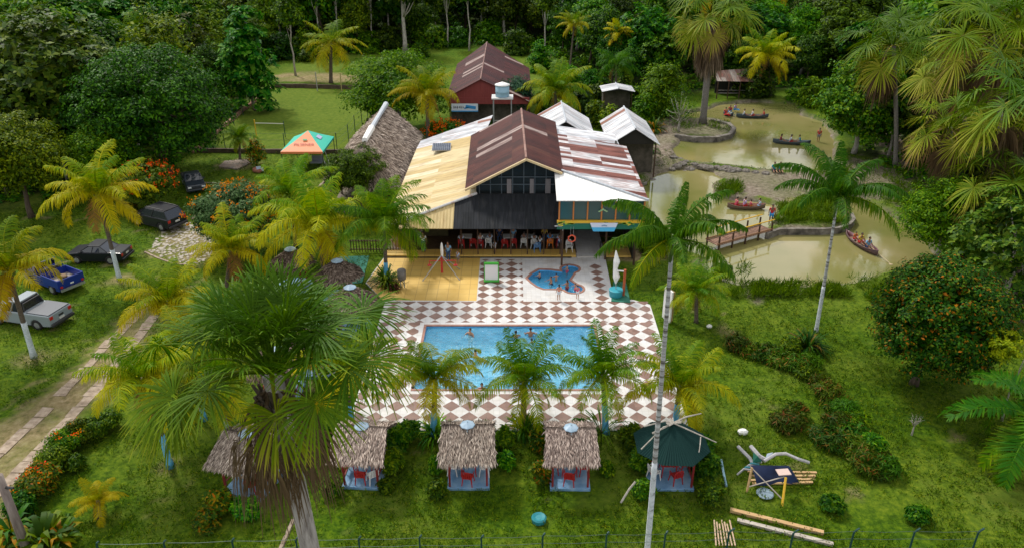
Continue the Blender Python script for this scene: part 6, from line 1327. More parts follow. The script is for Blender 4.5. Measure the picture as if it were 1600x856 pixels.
MB().tube([PZ(1172, 728, 1.1), PZ(1222, 779, .2)], .03, 5).tube([PZ(1170, 760, .2), PZ(1226, 744, .9)], .03, 5).build('brace', GRW, t)
p = PZ(1224, 737, 1.05); tag(MB().box(p, (.6, .42, .04), .1).build('board_offcut', mat('pink_board', (.50, .38, .34), .7)), 'pinkish board offcut on top of the navy tarp', 'board')
def bent(name, label, pts, r, m, cat): return tag(MB().tube([PZ(x, y, z) for x, y, z in pts], r, 6).build(name, m), label, cat)
GRYS = nmat('grey_strip', [(.28, .28, .30), (.50, .49, .50)], 3, .5)
bent('sheet_strip', 'grey strip sticking up behind the tarp, nearest the green roofed hut', [(1153, 697, .5), (1172, 716, .4), (1176, 724, .3)], .09, GRYS, 'strip'); bent('sheet_strip', 'broad grey strip bent down behind the tarp', [(1173, 697, .6), (1186, 712, .6), (1196, 718, .5)], .11, GRYS, 'strip'); bent('sheet_strip', 'long pale strip arching over the tarp towards the open lawn', [(1194, 720, .6), (1212, 709, .7), (1228, 708, .6), (1246, 716, .4), (1264, 722, .1)], .08, GRYS, 'strip')
tag(MB().slab([PZ(1176, 722, .5), PZ(1190, 722, .5), PZ(1184, 712, .8), PZ(1177, 706, .8)], .03).build('tarp_scrap', GRNP), 'green tarp scrap between the grey strips', 'tarp'); tag(MB().slab([PZ(1196, 716, .6), PZ(1206, 712, .6), PZ(1208, 706, .7), PZ(1199, 708, .7)], .03).build('tarp_scrap', mat('pale_blue_tarp', (.35, .42, .50), .6)), 'pale blue sheet scrap on the debris heap', 'tarp')
for i in range(6): a = (1152 + i * 4, 737 - i * 3); bent('plastic_strip', ['outermost', 'second', 'third', 'fourth', 'fifth', 'innermost'][i] + ' teal and grey plastic strip in the tangle beside the tarp', [(a[0], a[1] + 4, .15), (a[0] + 10, a[1] - 5, .5), (a[0] + 22, a[1] - 3, .4)], .05, (mat('strip_teal', (.05, .22, .28), .5) if i % 2 else GRYS), 'strip')
p = PZ(1195, 772); tag(MB().lathe([(.36, 0), (.40, .05), (.36, .09), (.05, .10)], n=20).build('disc_cover', mat('lid_blue', (.22, .30, .36), .5), None, loc=(p[0], p[1], .02)), 'round pale blue lid lying in front of the tarp', 'lid')
bent('sheet_strip', 'thin blue grey strip lying by the shrubs of the green roofed hut', [(1127, 718, .1), (1130, 735, .12), (1135, 759, .08)], .06, mat('strip_blue', (.20, .34, .42), .5), 'strip'); p = PZ(1160, 678); tag(MB().ball((0, 0, .15), (.3, .2, .18), n=8, k=5).build('crumpled_bag', WHITE, None, loc=(p[0], p[1], 0)), 'crumpled white sack on the grass beyond the debris', 'bag')
for i in range(7): bent('stick', ['first', 'second', 'third', 'fourth', 'fifth', 'sixth', 'seventh'][i] + ' pale stick of the bundle by the bottom fence, counted from the white palm', [(1116 + i * 4, 812 + (i % 3) * 3, .1), (1119 + i * 5, 852, .1)], .035, mat('stick_pale', (.45, .33, .22), .7), 'stick')
p = PZ(842, 813); tag(MB().lathe([(.32, 0), (.34, .2), (.28, .26), (.16, .2)], n=16).build('plastic_basin', mat('teal_basin', (.02, .20, .24), .5), None, loc=(p[0], p[1], 0)), 'small teal plastic basin on the grass in front of the huts', 'basin')
bent('dead_branch', 'pale forked dead branch leaning on the shrubs by the green roofed hut', [(970, 785, .1), (983, 764, .6), (993, 752, .9)], .05, BARK['pale'], 'branch')
tag(MB().tube([PZ(437, 860, .03), PZ(458, 812, .03)], .1, 6).build('concrete_curb', SLAB), 'pale concrete strip beside the fan palm foot', 'curb')
pb_ = PZ(42, 858); t = thing('utility_pole', 'leaning weathered wooden pole in the lower corner of the lawn', 'pole', (pb_[0], pb_[1], 0)); tpz = PY(-2, 742, pb_[1] + .2); MB().tube([(0, 0, -.2), (tpz[0] - pb_[0], .2, tpz[2])], [.20, .15], 10).build('pole_shaft', nmat('pole_wood', [(.13, .10, .09), (.30, .25, .22)], 6, .9, .4, stretch=(1, 1, .15)), t, smooth=True); MB().tube([(tpz[0] - pb_[0] - .5, .2, tpz[2] * .85), (tpz[0] - pb_[0] + .5, .1, tpz[2] * .85)], .06, 6).build('stub', CHRM, t)
p = PZ(985, 152, 0)
# ------------------------------------------------------------------ trees and palms
def zc_of(Y, z): return Y * cp + (H - z) * sp
def tree(label, base, top_y, wpx, kind='dark', leaf=(.3, .16), seed=1, name='broadleaf_tree', bark='brown', group=None, cxpx=None, cat='tree', ncl=70, nleaf=90, **k):
    b = PZ(*base); top = PY(base[0], top_y, b[1]); h = top[2]; w_ = wpx * zc_of(b[1], h * .6) / F
    t = thing(name, label, cat, (b[0], b[1], float(ground_z(b[0], b[1]))), 0, group)
    c, tr = tree_parts(t, kind, seed, w_, h, leaf, ncl, nleaf, bark, **k)
    if cxpx is not None: dx = (cxpx - base[0]) * zc_of(b[1], h * .6) / F; c.location.x = dx
    return t, w_, h
def flowers(t, w_, h, m, n, seed, size=.16, zlow=.35, per=7):
    rng = np.random.default_rng(seed); d = rdir(rng, n * 3); d = d[(d[:, 2] > -.1)][:n]; C_ = d * np.array([w_ / 2, w_ / 2, h * .42]) * rng.uniform(.88, 1.05, (len(d), 1)) + np.array([0, 0, h * .56])
    P_ = np.repeat(C_, per, 0) + rng.normal(size=(len(C_) * per, 3)) * size * .6; A = unit(rng.normal(size=P_.shape) + [0, 0, .6]); N = unit(np.cross(A, rdir(rng, len(A))))
    V, Q = leaf_quads(P_, A, N, np.full(len(P_), size), np.full(len(P_), size * .7)); return link('blossoms', npmesh('blossoms', V, Q, m), t)
FL_O = leafmat('petal_orange', [(.60, .08, .015), (.75, .16, .02), (.80, .28, .05)], trans=.2); FL_R = leafmat('petal_red', [(.45, .02, .03), (.65, .05, .05), (.75, .14, .08)], trans=.2)
tree('dense dark green mango tree with a broad round crown beside the grass field', (262, 272), 62, 262, 'mango', (.34, .17), 11, ncl=240, nleaf=110, clr=1.3, crown_h=11.5, cxpx=250, zmin=-.75, lump=.2, inner=.1)
tree('large leaved tree towering behind the mango tree at the picture edge', (112, 262), 12, 235, 'big', (.62, .30), 12, ros=7, ncl=130, nleaf=56, clr=1.6, crown_h=13, zmin=-.7, bark='pale')
tree('broad leaved tree at the picture edge behind the olive coloured crown', (-15, 250), 60, 150, 'big', (.55, .28), 13, ros=7, ncl=90, nleaf=49, clr=1.5, crown_h=11, zmin=-.7)
tree('olive green dense crown at the picture edge above the parked cars', (50, 340), 172, 160, 'olive', (.26, .12), 14, ncl=150, nleaf=110, clr=.95, crown_h=7.2, zmin=-.8)
tree('yellowish green bushy tree between the olive crown and the mango tree', (172, 305), 182, 118, 'loose', (.24, .11), 15, ncl=110, nleaf=90, clr=.9, crown_h=6.5, zmin=-.8)
tree('bright green tree rising over the mango tree towards the field', (318, 140), 8, 112, 'loose', (.5, .24), 16, ncl=110, nleaf=80, clr=1.8, crown_h=11, zmin=-.6)
tree('tall thin tree with big star shaped leaf clusters at the field corner', (398, 172), 4, 92, 'big', (.66, .30), 17, ros=7, ncl=70, nleaf=42, clr=1.2, crown_h=14, zmin=-.7, bark='pale')
tree('wide airy light green tree between the grass field and the red barn', (625, 205), 72, 190, 'loose', (.34, .17), 18, ncl=150, nleaf=70, clr=1.5, crown_h=8.0, zmin=-.5, lump=.35, bark='pale')
tree('slim dark green conical tree at the near corner of the airy light green tree', (598, 214), 112, 52, 'mango', (.3, .15), 19, ncl=60, nleaf=90, clr=.7, crown_h=8.3, zmin=-.9)
tree('round glossy tree growing in front of the long thatched hall', (560, 332), 226, 104, 'mango', (.2, .09), 20, ncl=110, nleaf=100, clr=.6, crown_h=4.0, zmin=-.8)
t, w_, h = tree('red flowering bush next to the dark pickup', (240, 330), 248, 98, 'shrub', (.26, .13), 21, ncl=80, nleaf=70, clr=.7, crown_h=3.9, zmin=-.8, name='flowering_bush', cat='bush', limbs=4); flowers(t, w_, h, FL_R, 80, 3)
t, w_, h = tree('big orange flowering bush beyond the stone patch', (375, 392), 284, 146, 'olive', (.24, .12), 22, ncl=130, nleaf=90, clr=.75, crown_h=4.4, zmin=-.8, name='flowering_bush', cat='bush', limbs=5, mat_=leafmat('leaf_greyish', [(.02, .05, .015), (.05, .09, .03), (.10, .15, .06)])); flowers(t, w_, h, FL_O, 110, 4, .17)
t, w_, h = tree('orange flowering bush squeezed between yellow palm and rear sheet roof', (697, 224), 186, 70, 'shrub', (.26, .13), 23, ncl=60, nleaf=70, clr=.7, crown_h=3.0, zmin=-.8, name='flowering_bush', cat='bush', limbs=4); flowers(t, w_, h, FL_O, 70, 5, .2)
tree('low blue green feathery tree between red barn and green palm', (808, 196), 112, 66, 'olive', (.3, .12), 24, ncl=60, nleaf=70, clr=1.0, crown_h=4.5, zmin=-.6, mat_=leafmat('leaf_bluish', [(.015, .05, .025), (.03, .09, .045), (.08, .15, .06)]))
tree('fresh green tree behind the sheds and the palm peninsula', (1030, 180), 92, 82, 'loose', (.42, .2), 25, ncl=90, nleaf=70, clr=1.2, crown_h=8.5, zmin=-.8, lump=.4)
tree('thin half bare tree on the palm peninsula', (1060, 205), 125, 80, 'olive', (.22, .08), 26, ncl=50, nleaf=26, clr=1.1, crown_h=6, zmin=-.6, inner=.02, bark='pale', limbs=16, lump=.5)
tree('leafy tree with pale trunk on the open bank of the upper pond', (1334, 240), 78, 148, 'loose', (.38, .2), 27, ncl=150, nleaf=80, clr=1.15, crown_h=9.8, zmin=-.8, lump=.35, bark='pale', mat_=LEAF['shrub'])
tree('fine leaved light green tree hanging over the lower pond', (1462, 405), 268, 150, 'loose', (.22, .10), 28, ncl=140, nleaf=80, clr=.85, crown_h=6.5, zmin=-.8, lump=.4, bark='pale')
tree('broad leaved tree with grey arching branches behind the red tipped bush', (1560, 485), 300, 200, 'big', (.36, .19), 29, ros=7, ncl=120, nleaf=49, clr=.9, crown_h=6.5, zmin=-.8, lump=.4, bark='pale', limbs=14, inner=.05)
tree('great rounded bush with red and orange leaf tips on the open lawn', (1428, 600), 402, 212, 'red', (.19, .095), 30, ncl=260, nleaf=120, clr=.62, crown_h=6.7, zmin=-.75, lump=.14, cxpx=1445, name='rounded_bush', cat='bush', tr=.22, inner=.25)
tree('young tree with a tuft of yellow green leaves on a thin pale stem', (1566, 656), 515, 56, 'loose', (.24, .1), 31, ros=6, ncl=24, nleaf=36, clr=.35, crown_h=1.6, zmin=-.6, bark='pale', tr=.05, limbs=3, cxpx=1530, mat_=leafmat('leaf_lime', [(.10, .18, .01), (.20, .28, .02), (.30, .36, .04)]))
tree('nearly leafless small shrub with orange twigs on the near lawn', (1425, 677), 634, 46, 'dry', (.08, .03), 32, ncl=30, nleaf=12, clr=.3, crown_h=1.2, zmin=-.5, bark='pale', tr=.05, limbs=22, inner=0, lump=.5)
tree('dark tree behind the shack on the far pond bank', (1175, 150), 88, 70, 'dark', (.42, .2), 33, ncl=60, nleaf=80, clr=1.3, crown_h=7)
# ---- palms
cmesh = {}
for i, (y_, nf, L, ll, hg_, lo) in enumerate(((.50, 18, 3.0, .68, .85, .15), (.33, 19, 3.0, .66, .8, .15), (.18, 21, 3.0, .68, .8, .2), (.64, 17, 3.0, .70, .9, .1), (.85, 12, 2.8, .7, .7, .1), (.30, 21, 3.0, .66, .85, .2), (.40, 19, 3.0, .66, .8, .15), (.26, 20, 3.0, .66, .75, .1))): cmesh[i] = coco_mesh(100 + i, nf, L, y_, ll * 1.1, hg_, 70, lo, 1.45, .048)
def palm(label, base, hub, reach, v, r=.15, paint=None, pcol='white', rot=0, nuts=0, me_=None, reach0=2.45, **k):
    b = PZ(*base); hb = PY(hub[0], hub[1], b[1]); s = reach * zc_of(b[1], hb[2]) / F / reach0
    return coconut_palm(label, (b[0], b[1]), hb, me_ or cmesh[v], s, r, paint, pcol, rot, nuts=nuts, **k)
palm('golden coconut palm with white painted trunk foot in front of the black sedan', (187, 437), (152, 302), 78, 0, .16, 2.4, 'white', .5, 6, bend=.35)
palm('golden coconut palm with white painted trunk foot crossing the silver pickup', (53, 557), (12, 420), 82, 3, .16, 2.4, 'white', 2.0, 5, bend=.35)
palm('yellow green coconut palm below the big orange flowering bush', (352, 462), (361, 388), 66, 0, .15, rot=1.0)
palm('large golden coconut palm over the dark round thatched huts', (508, 442), (498, 350), 92, 3, .17, rot=2.6, nuts=5)
palm('golden green coconut palm between flowering bush and thatched hall', (462, 385), (455, 303), 66, 1, .15, rot=.3, nuts=4)
palm('green coconut palm with blue painted foot on the yellow paving', (604, 441), (600, 348), 76, 2, .15, 1.6, 'blue', 1.9, 4)
palm('yellow green coconut palm at the top end of the concrete track', (262, 560), (262, 470), 72, 0, .15, rot=3.0)
palm('golden coconut palm with lone blue painted foot on the near lawn', (266, 728), (222, 590), 88, 3, .15, 1.9, 'blue', 4.4, bend=.6)
palm('coconut palm with blue foot just behind the skewed thatched hut', (362, 706), (338, 600), 84, 1, .14, 2.2, 'blue', 5.0, bend=.3)
palm('coconut palm with slender blue foot hidden in the fan palm leaves', (319, 655), (300, 560), 80, 0, .14, 1.8, 'blue', 1.4, bend=.3)
palm('coconut palm with golden lower fronds at the near pool deck corner', (551, 664), (541, 575), 82, 3, .14, 1.3, 'blue', .9)
palm('coconut palm in front of the pool with a hanging golden frond, nearest the fan palm', (677, 680), (680, 590), 80, 6, .16, 1.5, 'blue', 3.7, 6)
palm('short bushy green coconut palm in the middle of the near pool edge', (818, 660), (819, 592), 78, 7, .17, None, rot=.2, nuts=3)
palm('coconut palm with many shoots at the far corner of the near pool edge', (947, 676), (942, 586), 76, 7, .16, 1.8, 'blue', 1.2, 6)
palm('yellow coconut palm behind the dark green metal hut', (1055, 664), (1062, 603), 80, 0, .17, 1.4, 'blue', 2.3)
palm('stunted little yellow palm alone on the near lawn', (155, 808), (153, 782), 42, 4, .12, rot=.2)
palm('old coconut palm with brownish fronds beyond the grass field', (517, 130), (517, 66), 46, 3, .28, rot=1.1, me_=coco_mesh(120, 20, 3.0, .45, .8, .6, 34, -.6, 1.2))
palm('yellow coconut palm between the long thatched hall and the red barn', (669, 228), (667, 146), 50, 0, .22, rot=2.2)
palm('green gold coconut palm rising behind the grey patched shed', (868, 205), (868, 142), 54, 1, .2, rot=.6)
palm('slender tall palm with a small crown above the green gold palm', (889, 122), (897, 38), 26, 3, .16, rot=.6)
palm('bright yellow palm standing out against the dark forest', (968, 135), (967, 52), 28, 4, .2, rot=1.5)
palm('drooping green palm right below the bright yellow palm', (962, 158), (963, 100), 34, 2, .2, rot=.1, me_=coco_mesh(121, 16, 3.0, .1, 1.1, 1.4, 34, .1, 1.35))
palm('pale olive coconut palm beyond the shack on the pond bank', (1204, 152), (1200, 88), 48, 3, .22, rot=2.9)
palm('small coconut palm half hidden by the tall white trunk', (1088, 502), (1088, 455), 50, 1, .14, rot=.5)
palm('dark small palm next to the sand heap', (375, 250), (374, 215), 26, 2, .14, rot=.5)
# royal type palms with hanging leaflets
ROYB = nmat('banded_trunk', [(.10, .09, .08), (.34, .34, .34), (.50, .52, .54)], 2.4, .75, .3, stretch=(.1, .1, 2.2), pos=[.42, .5, .62])
rngp = np.random.default_rng(77)
def royal_mesh(seed, nf=13, L=3.2):
    rng = np.random.default_rng(seed); sp2 = [(0, 1.5, L * .75, .15, .02, 0)]
    for i in range(nf): sp2.append((i * 2.39996 + rng.uniform(-.2, .2), 1.2 - 1.05 * i / (nf - 1), L * rng.uniform(.9, 1.1), 1.15 + .35 * rng.random(), .04 + (.12 if i > nf - 4 else .03) * rng.random() + (.12 if i > nf - 3 else 0), rng.uniform(-.2, .2)))
    V, Q, A = pinnate(sp2, seed, 84, .72, .062, 1.7, .55, .06); return npmesh('crown', V, Q, PALM, A)
def royal(label, base, hub, reach, seed, r, rot, gz_=None):
    b = PZ(*base); hb = PY(hub[0], hub[1], b[1]); s = reach * zc_of(b[1], hb[2]) / F / 2.6; t = thing('royal_palm', label, 'palm', (b[0], b[1], 0)); tp = Vector((hb[0] - b[0], 0, hb[2]))
    n = 40; pts = [Vector((tp.x * (i / n) ** 1.25, 0, tp.z * i / n - (.1 if i == 0 else 0))) for i in range(n + 1)]; rs = [r * (1.5 if i == 0 else 1.15 - .5 * i / n) * (1 + .05 * (i % 2)) for i in range(n + 1)]
    tr = MB().tube(pts, rs, 12).build('trunk', ROYB, t, smooth=True); MB().tube([tp + Vector((0, 0, -1.1 * s)), tp + Vector((0, 0, -.5 * s)), tp + Vector((0, 0, .15 * s))], [r * .72, r * .85, r * .4], 10).build('crownshaft', nmat('crownshaft_green', [(.05, .10, .02), (.12, .17, .05)], 4, .5), t, smooth=True)
    wp = MB().tube(pts[:15] , [x + .008 for x in rs[:15]], 12).build('painted_band', nmat('white_band', [(.12, .12, .12), (.46, .50, .54), (.60, .64, .68)], 3.2, .75, .2, pos=[.33, .42, .6], stretch=(1, 1, 1.5)), tr, smooth=True)
    link('crown', royal_mesh(seed, 13), t, tp, (0, 0, rot), s); return t
royal('tall palm with white banded trunk rising at the bottom of the picture', (1010, 872), (1051, 372), 98, 61, .10, .4)
royal('tall palm with white ringed trunk standing before the lower pond', (1275, 517), (1310, 305), 90, 62, .10, 1.9)
# feathery green palm at the picture edge
palm('blue green feathery palm at the picture edge on the near lawn', (1640, 735), (1636, 655), 125, 2, .16, rot=.3, me_=coco_mesh(131, 22, 3.0, .10, .62, .12, 44, -.35, 1.0, .075))
# fan palms
fm = [fan_crown(200, 22, 2.1, 1.45, 8, a0=.14), fan_crown(201, 20, 2.1, 1.5, 5, a0=.04), fan_crown(202, 17, 1.9, 1.4, 7, a0=.22)]
def fanpalm(label, base, hub, reach, v, r=.25, rot=0, me_=None, name='fan_palm', reach0=3.3):
    b = PZ(*base); hb = PY(hub[0], hub[1], b[1]); s = reach * zc_of(b[1], hb[2]) / F / reach0; t = thing(name, label, 'palm', (b[0], b[1], 0)); tp = Vector((hb[0] - b[0], 0, hb[2])); mb, _ = palm_trunk((0, 0, 0), tp, r, r * .85, bend=.2); mb.build('trunk', BARK['grey'], t, smooth=True)
    link('crown', me_ or fm[v], t, tp, (0, 0, rot), s); return t, tp, s
t, tp, s = fanpalm('huge old fan palm with a grey skirt of dead leaves on the palm peninsula', (1098, 193), (1114, 22), 72, 0, .42, .7)
rng = np.random.default_rng(5); parts = [fan_frond(rng, rng.uniform(0, 6.28), -1.15 + rng.uniform(-.2, .2), 1.0, 1.3, .95, .4, 26, 2.2, 1.4, 1.2) for _ in range(26)]; V, Q, A = merge(parts); link('dead_skirt', npmesh('dead_skirt', V, Q, leafmat('dead_frond_grey', [(.07, .052, .035), (.17, .13, .095), (.28, .22, .16)], trans=.05, huevar=.01, valvar=.1), A), t, tp + Vector((0, 0, -1.6)), None, s * 1.0)
for a in ((( 1398, 262), (1396, 70), 88, 1, .8, 'fan palm with long greyish leaves behind the leafy pond bank tree'), ((1560, 330), (1556, 52), 112, 0, 2.1, 'tall fan palm rising highest at the forest edge beyond the lower pond'), ((1482, 378), (1484, 200), 84, 2, 1.1, 'fan palm with yellowing leaves leaning over the pond path'), ((1650, 420), (1608, 150), 122, 1, .1, 'bright green fan palm at the picture edge above the brown pond path'), ((1592, 432), (1590, 282), 100, 0, 3.6, 'fan palm with drooping dry fronds at the picture edge'), ((20, 170), (22, 22), 100, 1, .1, 'dull grey green palm crown in the far corner of the forest'), ((1520, 300), (1490, 110), 86, 2, 4.2, 'fan palm between the tallest one and the leafy bank tree')): fanpalm(a[5], a[0], a[1], a[2], a[3], .22, a[4])
# the big foreground fan palm: every frond its own part
Zf = 18.5; t_ = (575 - 428) / F; Yf = Zf * (cp - t_ * sp); zf = H - Zf * (sp + t_ * cp); xf = (455 - 800) / F * Zf
big = thing('fan_palm', 'huge foreground fan palm with brown dead leaves hanging under its green crown', 'palm', (xf, Yf, 0)); hub = Vector((-.48, 0, zf)); mb, _ = palm_trunk((0, 0, 0), hub + Vector((0, 0, -.2)), .27, .25, bend=.6); mb.build('trunk', nmat('fan_trunk', [(.17, .15, .14), (.36, .33, .31), (.48, .45, .43)], 3.5, .85, .35, stretch=(2, 2, .35)), big, smooth=True)
rng = np.random.default_rng(909)
def add_frond(az, el, P_, Rf_, age, droop, nm='frond', sag=.5, span=2.6, nseg=62, lab=None, segw=1.15, dz=0, mm=None):
    V, Q, A = fan_frond(rng, az, el, P_, Rf_, age, droop, nseg, segw, sag, span); o = link(nm, npmesh(nm, V, Q, mm or FANM, A), big, hub + Vector((0, 0, dz)))
    if lab: o['label'] = lab
for i in range(19):
    u = i / 18; az = i * 2.39996 + rng.uniform(-.2, .2); add_frond(az, 1.5 - .75 * u + rng.uniform(-.06, .06), 1.5 * rng.uniform(.8, 1.1), 1.42 * rng.uniform(.9, 1.1), max(0, .02 + .10 * u + rng.uniform(-.03, .05)), .35, sag=.35, segw=.9, nseg=66)
for i, (az, el, P_, Rf_, ag, dr) in enumerate(((3.0, .45, 2.7, 1.35, .16, .7), (2.85, .15, 2.2, 1.3, .24, .7), (2.5, .6, 2.3, 1.35, .12, .6), (-2.55, .35, 2.1, 1.3, .22, .8), (-2.1, .55, 1.7, 1.3, .14, .7), (-.35, .5, 2.1, 1.3, .14, .6), (-.05, .4, 2.35, 1.25, .2, .6), (.5, .6, 2.4, 1.3, .1, .5), (1.3, .5, 2.2, 1.3, .1, .5), (1.9, .5, 2.2, 1.3, .1, .5), (-.8, .35, 1.9, 1.25, .22, .8), (3.5, .2, 2.3, 1.3, .3, .7))): add_frond(az, el, P_, Rf_, ag, dr, sag=.5, segw=.9, nseg=60)
for az, P_, lab in ((-1.75, 1.3, 'brown dead leaf'), (-2.5, 1.5, 'brown dead leaf'), (-1.2, 1.2, 'grey dead leaf'), (-.5, 1.3, 'brown dead leaf'), (-3.0, 1.3, 'grey dead leaf'), (-2.1, 1.0, 'grey dead leaf'), (.6, 1.2, 'brown dead leaf'), (1.8, 1.2, 'grey dead leaf')): add_frond(az, -.75 + rng.uniform(-.2, .15), P_, 1.25, .92 if 'brown' in lab else 1.0, .7, 'dead_frond', 1.6, 1.25, 40, lab, 1.0, -.5)
add_frond(-1.25, .1, 1.35, 1.2, .34, 1.0, sag=.5); add_frond(-2.75, .1, 2.1, 1.45, .25, .7, sag=.5); 
lb_ = MB()
for k in range(26): a = k * 2.4; lb_.tube([hub + Vector((.24 * math.cos(a), .24 * math.sin(a), -.9 - .03 * k)), hub + Vector((.50 * math.cos(a), .50 * math.sin(a), -.3 - .03 * k))], [.07, .04], 5)
lb_.build('leaf_bases', nmat('leaf_base_brown', [(.06, .045, .035), (.17, .13, .10)], 6, .9, .4), big)
# ---- pale slender trees along the forest edge
def slim(px, py, topy, seed, lab, wpx=42, tr=.16, fork=False): tree(lab, (px, py), topy, wpx, 'dark', (.42, .2), seed, 'slender_tree', 'pale', None, ncl=34, nleaf=60, clr=1.2, crown_h=6.5, tr=tr, limbs=8, lump=.4)
for i, (px, py, ty, lab) in enumerate(((246, 92, -55, 'nearest the bright green tree'), (262, 94, -48, 'close beside the one nearest the bright green tree'), (462, 118, -25, 'left of the old coconut palm'), (501, 82, -60, 'straight behind the old coconut palm'), (532, 80, -60, 'just beyond the old coconut palm'), (583, 78, -62, 'nearer the thick forked trunk'), (733, 80, -55, 'behind the ridge of the red barn'), (850, 92, -42, 'between the red barn and the slender tall palm'), (157, 110, -48, 'behind the large leaved tree'), (700, 74, -60, 'between forked trunk and red barn'))): slim(px, py, ty, 300 + i, 'slender pale stemmed forest edge tree ' + lab)
tree('thick pale trunk forking high up behind the airy green tree', (633, 82), -70, 80, 'dark', (.5, .24), 320, 'forked_tree', 'pale', None, ncl=50, nleaf=60, clr=2, crown_h=8, tr=.42, limbs=9)
# ---- forest fill
var = []
kinds = [('dark', (.46, .22), 0, 'brown'), ('mango', (.46, .22), 0, 'brown'), ('loose', (.40, .2), 0, 'pale'), ('dark', (.58, .27), 7, 'brown'), ('big', (.7, .34), 7, 'pale'), ('olive', (.38, .18), 0, 'brown'), ('shrub', (.5, .24), 0, 'brown'), ('dark', (.42, .2), 0, 'pale')]
for i, (k_, lf_, ros_, bk) in enumerate(kinds):
    t = thing('forest_tree', 'x', 'tree', (0, 0, -80)); w_, h = rgx.uniform(7.5, 9.5), rgx.uniform(9.5, 13); tree_parts(t, k_, 400 + i, w_, h, lf_, 60, 77 if not ros_ else 49, bk, crown_h=h * .78, zmin=-.75, clr=w_ * .15, ros=ros_, limbs=5, lump=.38); var.append(t)
rg = random.Random(99); cand = []; y = 44.0
while y < 236:
    st_ = 6.3 if y < 110 else 7.4; xm = (y * cp + 8) * 800 / F * 1.06 + 4
    x = -xm
    while x < xm: cand.append((x + rg.uniform(-1.7, 1.7), y + rg.uniform(-1.7, 1.7))); x += st_
    y += st_ * .95
cx_ = np.array([c[0] for c in cand]); cy_ = np.array([c[1] for c in cand]); sdc = sdist(clearP, cx_, cy_); spd = ponds_sd(cx_, cy_)
keep = [(c, d) for c, d, p_ in zip(cand, sdc, spd) if d > 2.2 and p_ > 3]
lab_k = ['dark dense forest tree standing among its like round the grounds', 'deep green forest tree with a close crown in the woods', 'light green feathery forest tree in the woods', 'dark forest tree with big leaf rosettes in the woods', 'broad leaved pale stemmed forest tree in the woods', 'olive toned forest tree in the woods', 'mid green forest tree in the woods', 'dark pale stemmed forest tree in the woods']
print('KEEP', len(keep)); keep.sort(key=lambda k: k[0][1]); used = set(); rest = []; count = 0; fpos = []; npal = 0
for (x, y), d in keep:
    if count >= 285: rest.append((x, y)); continue
    
    if rg.random() < .10 and npal < 34 and y > 70:
        hgt = rg.uniform(8, 13); v = rg.choice([1, 2, 3, 5]); coconut_palm('green palm rising among the forest trees', (x, y), (x + rg.uniform(-1, 1), y, hgt), cmesh[v], rg.uniform(1.2, 1.7), .17, rot=rg.uniform(0, 6), group='palms scattered through the forest', name='forest_palm'); npal += 1; continue
    i = rg.choice([0, 0, 1, 1, 2, 3, 4, 5, 6, 6, 7, 7, 3]); s = rg.uniform(.62, .85) if (d < 6 or y < 75) else rg.uniform(.95, 1.35)
    if i not in used: o = var[i]; used.add(i)
    else: o = copy_tree(var[i])
    o.location = (x, y, float(ground_z(x, y)) - .1); o.rotation_euler = (0, 0, rg.uniform(0, 6.28)); o.scale = (s * rg.uniform(.9, 1.15), s * rg.uniform(.9, 1.15), s * rg.uniform(.9, 1.15)); o['label'] = lab_k[i]; o['group'] = 'forest trees of kind ' + ['a dark dense crown', 'a close deep green crown', 'a feathery light crown', 'dark rosettes', 'broad pale leaves', 'olive leaves', 'mid green leaves', 'dark leaves on pale stems'][i]; count += 1; fpos.append((x, y))
# the far forest beyond the individual trees, one leafy mass
rng = np.random.default_rng(808); fV = []; fQ = []; fo = 0; base_c = [crown_np(900 + i, (3.4, 3.4, 3.6), 40, 1.25, 34, .75, .38, -.6, 0, inner=.2, lump=.4)[:2] for i in range(4)]
for x, y in rest:
    V, Q = base_c[rng.integers(4)]; a = rng.uniform(0, 6.28); s = rng.uniform(.95, 1.4); ca, sa = math.cos(a) * s, math.sin(a) * s; fV.append(np.stack([V[:, 0] * ca - V[:, 1] * sa + x, V[:, 0] * sa + V[:, 1] * ca + y, V[:, 2] * s * 1.1 + rng.uniform(6.0, 9.0)], 1)); fQ.append(Q + fo); fo += len(V)
if rest: tag(link('forest', npmesh('forest', np.vstack(fV), np.vstack(fQ), LEAF['dark'])), 'continuous dark green forest canopy along the top of the picture', 'forest', kind='stuff')
# undergrowth along and under the forest
rng = np.random.default_rng(321); n = 7000; xm = rng.uniform(-1, 1, n); yy = 44 + (236 - 44) * rng.random(n) ** 1.05; xx = xm * ((yy * cp + 8) * 800 / F * 1.06 + 4); sdu = sdist(clearP, xx, yy); spu = ponds_sd(xx, yy)
ok = (sdu > -.2 + rng.random(n) * 1.0) & (spu > .8) & ((sdu < 10) | (rng.random(n) < .5)); P_ = np.stack([xx[ok], yy[ok], ground_z(xx[ok], yy[ok]) + .1], 1); r_ = rng.uniform(.5, 1.3, len(P_)) * (1 + np.clip(P_[:, 1] - 90, 0, 90) / 70)
nper = 42; B = np.repeat(P_, nper, 0); dq = rdir(rng, len(B)); dq[:, 2] = np.abs(dq[:, 2]); B = B + dq * np.repeat(r_, nper)[:, None] * rng.uniform(.4, 1.0, (len(B), 1)); N = unit(dq + [0, 0, .5] + rng.normal(size=dq.shape) * .35); A = unit(np.cross(N, rdir(rng, len(N)))); ls_ = 1 + np.clip(B[:, 1] - 80, 0, 100) / 100; V, Q = leaf_quads(B, A, N, rng.uniform(.25, .55, len(B)) * ls_, rng.uniform(.12, .26, len(B)) * ls_)
tag(link('undergrowth', npmesh('undergrowth', V, Q, LEAF['shrub'])), 'dense leafy undergrowth under and along the forest edge', 'undergrowth', kind='stuff')
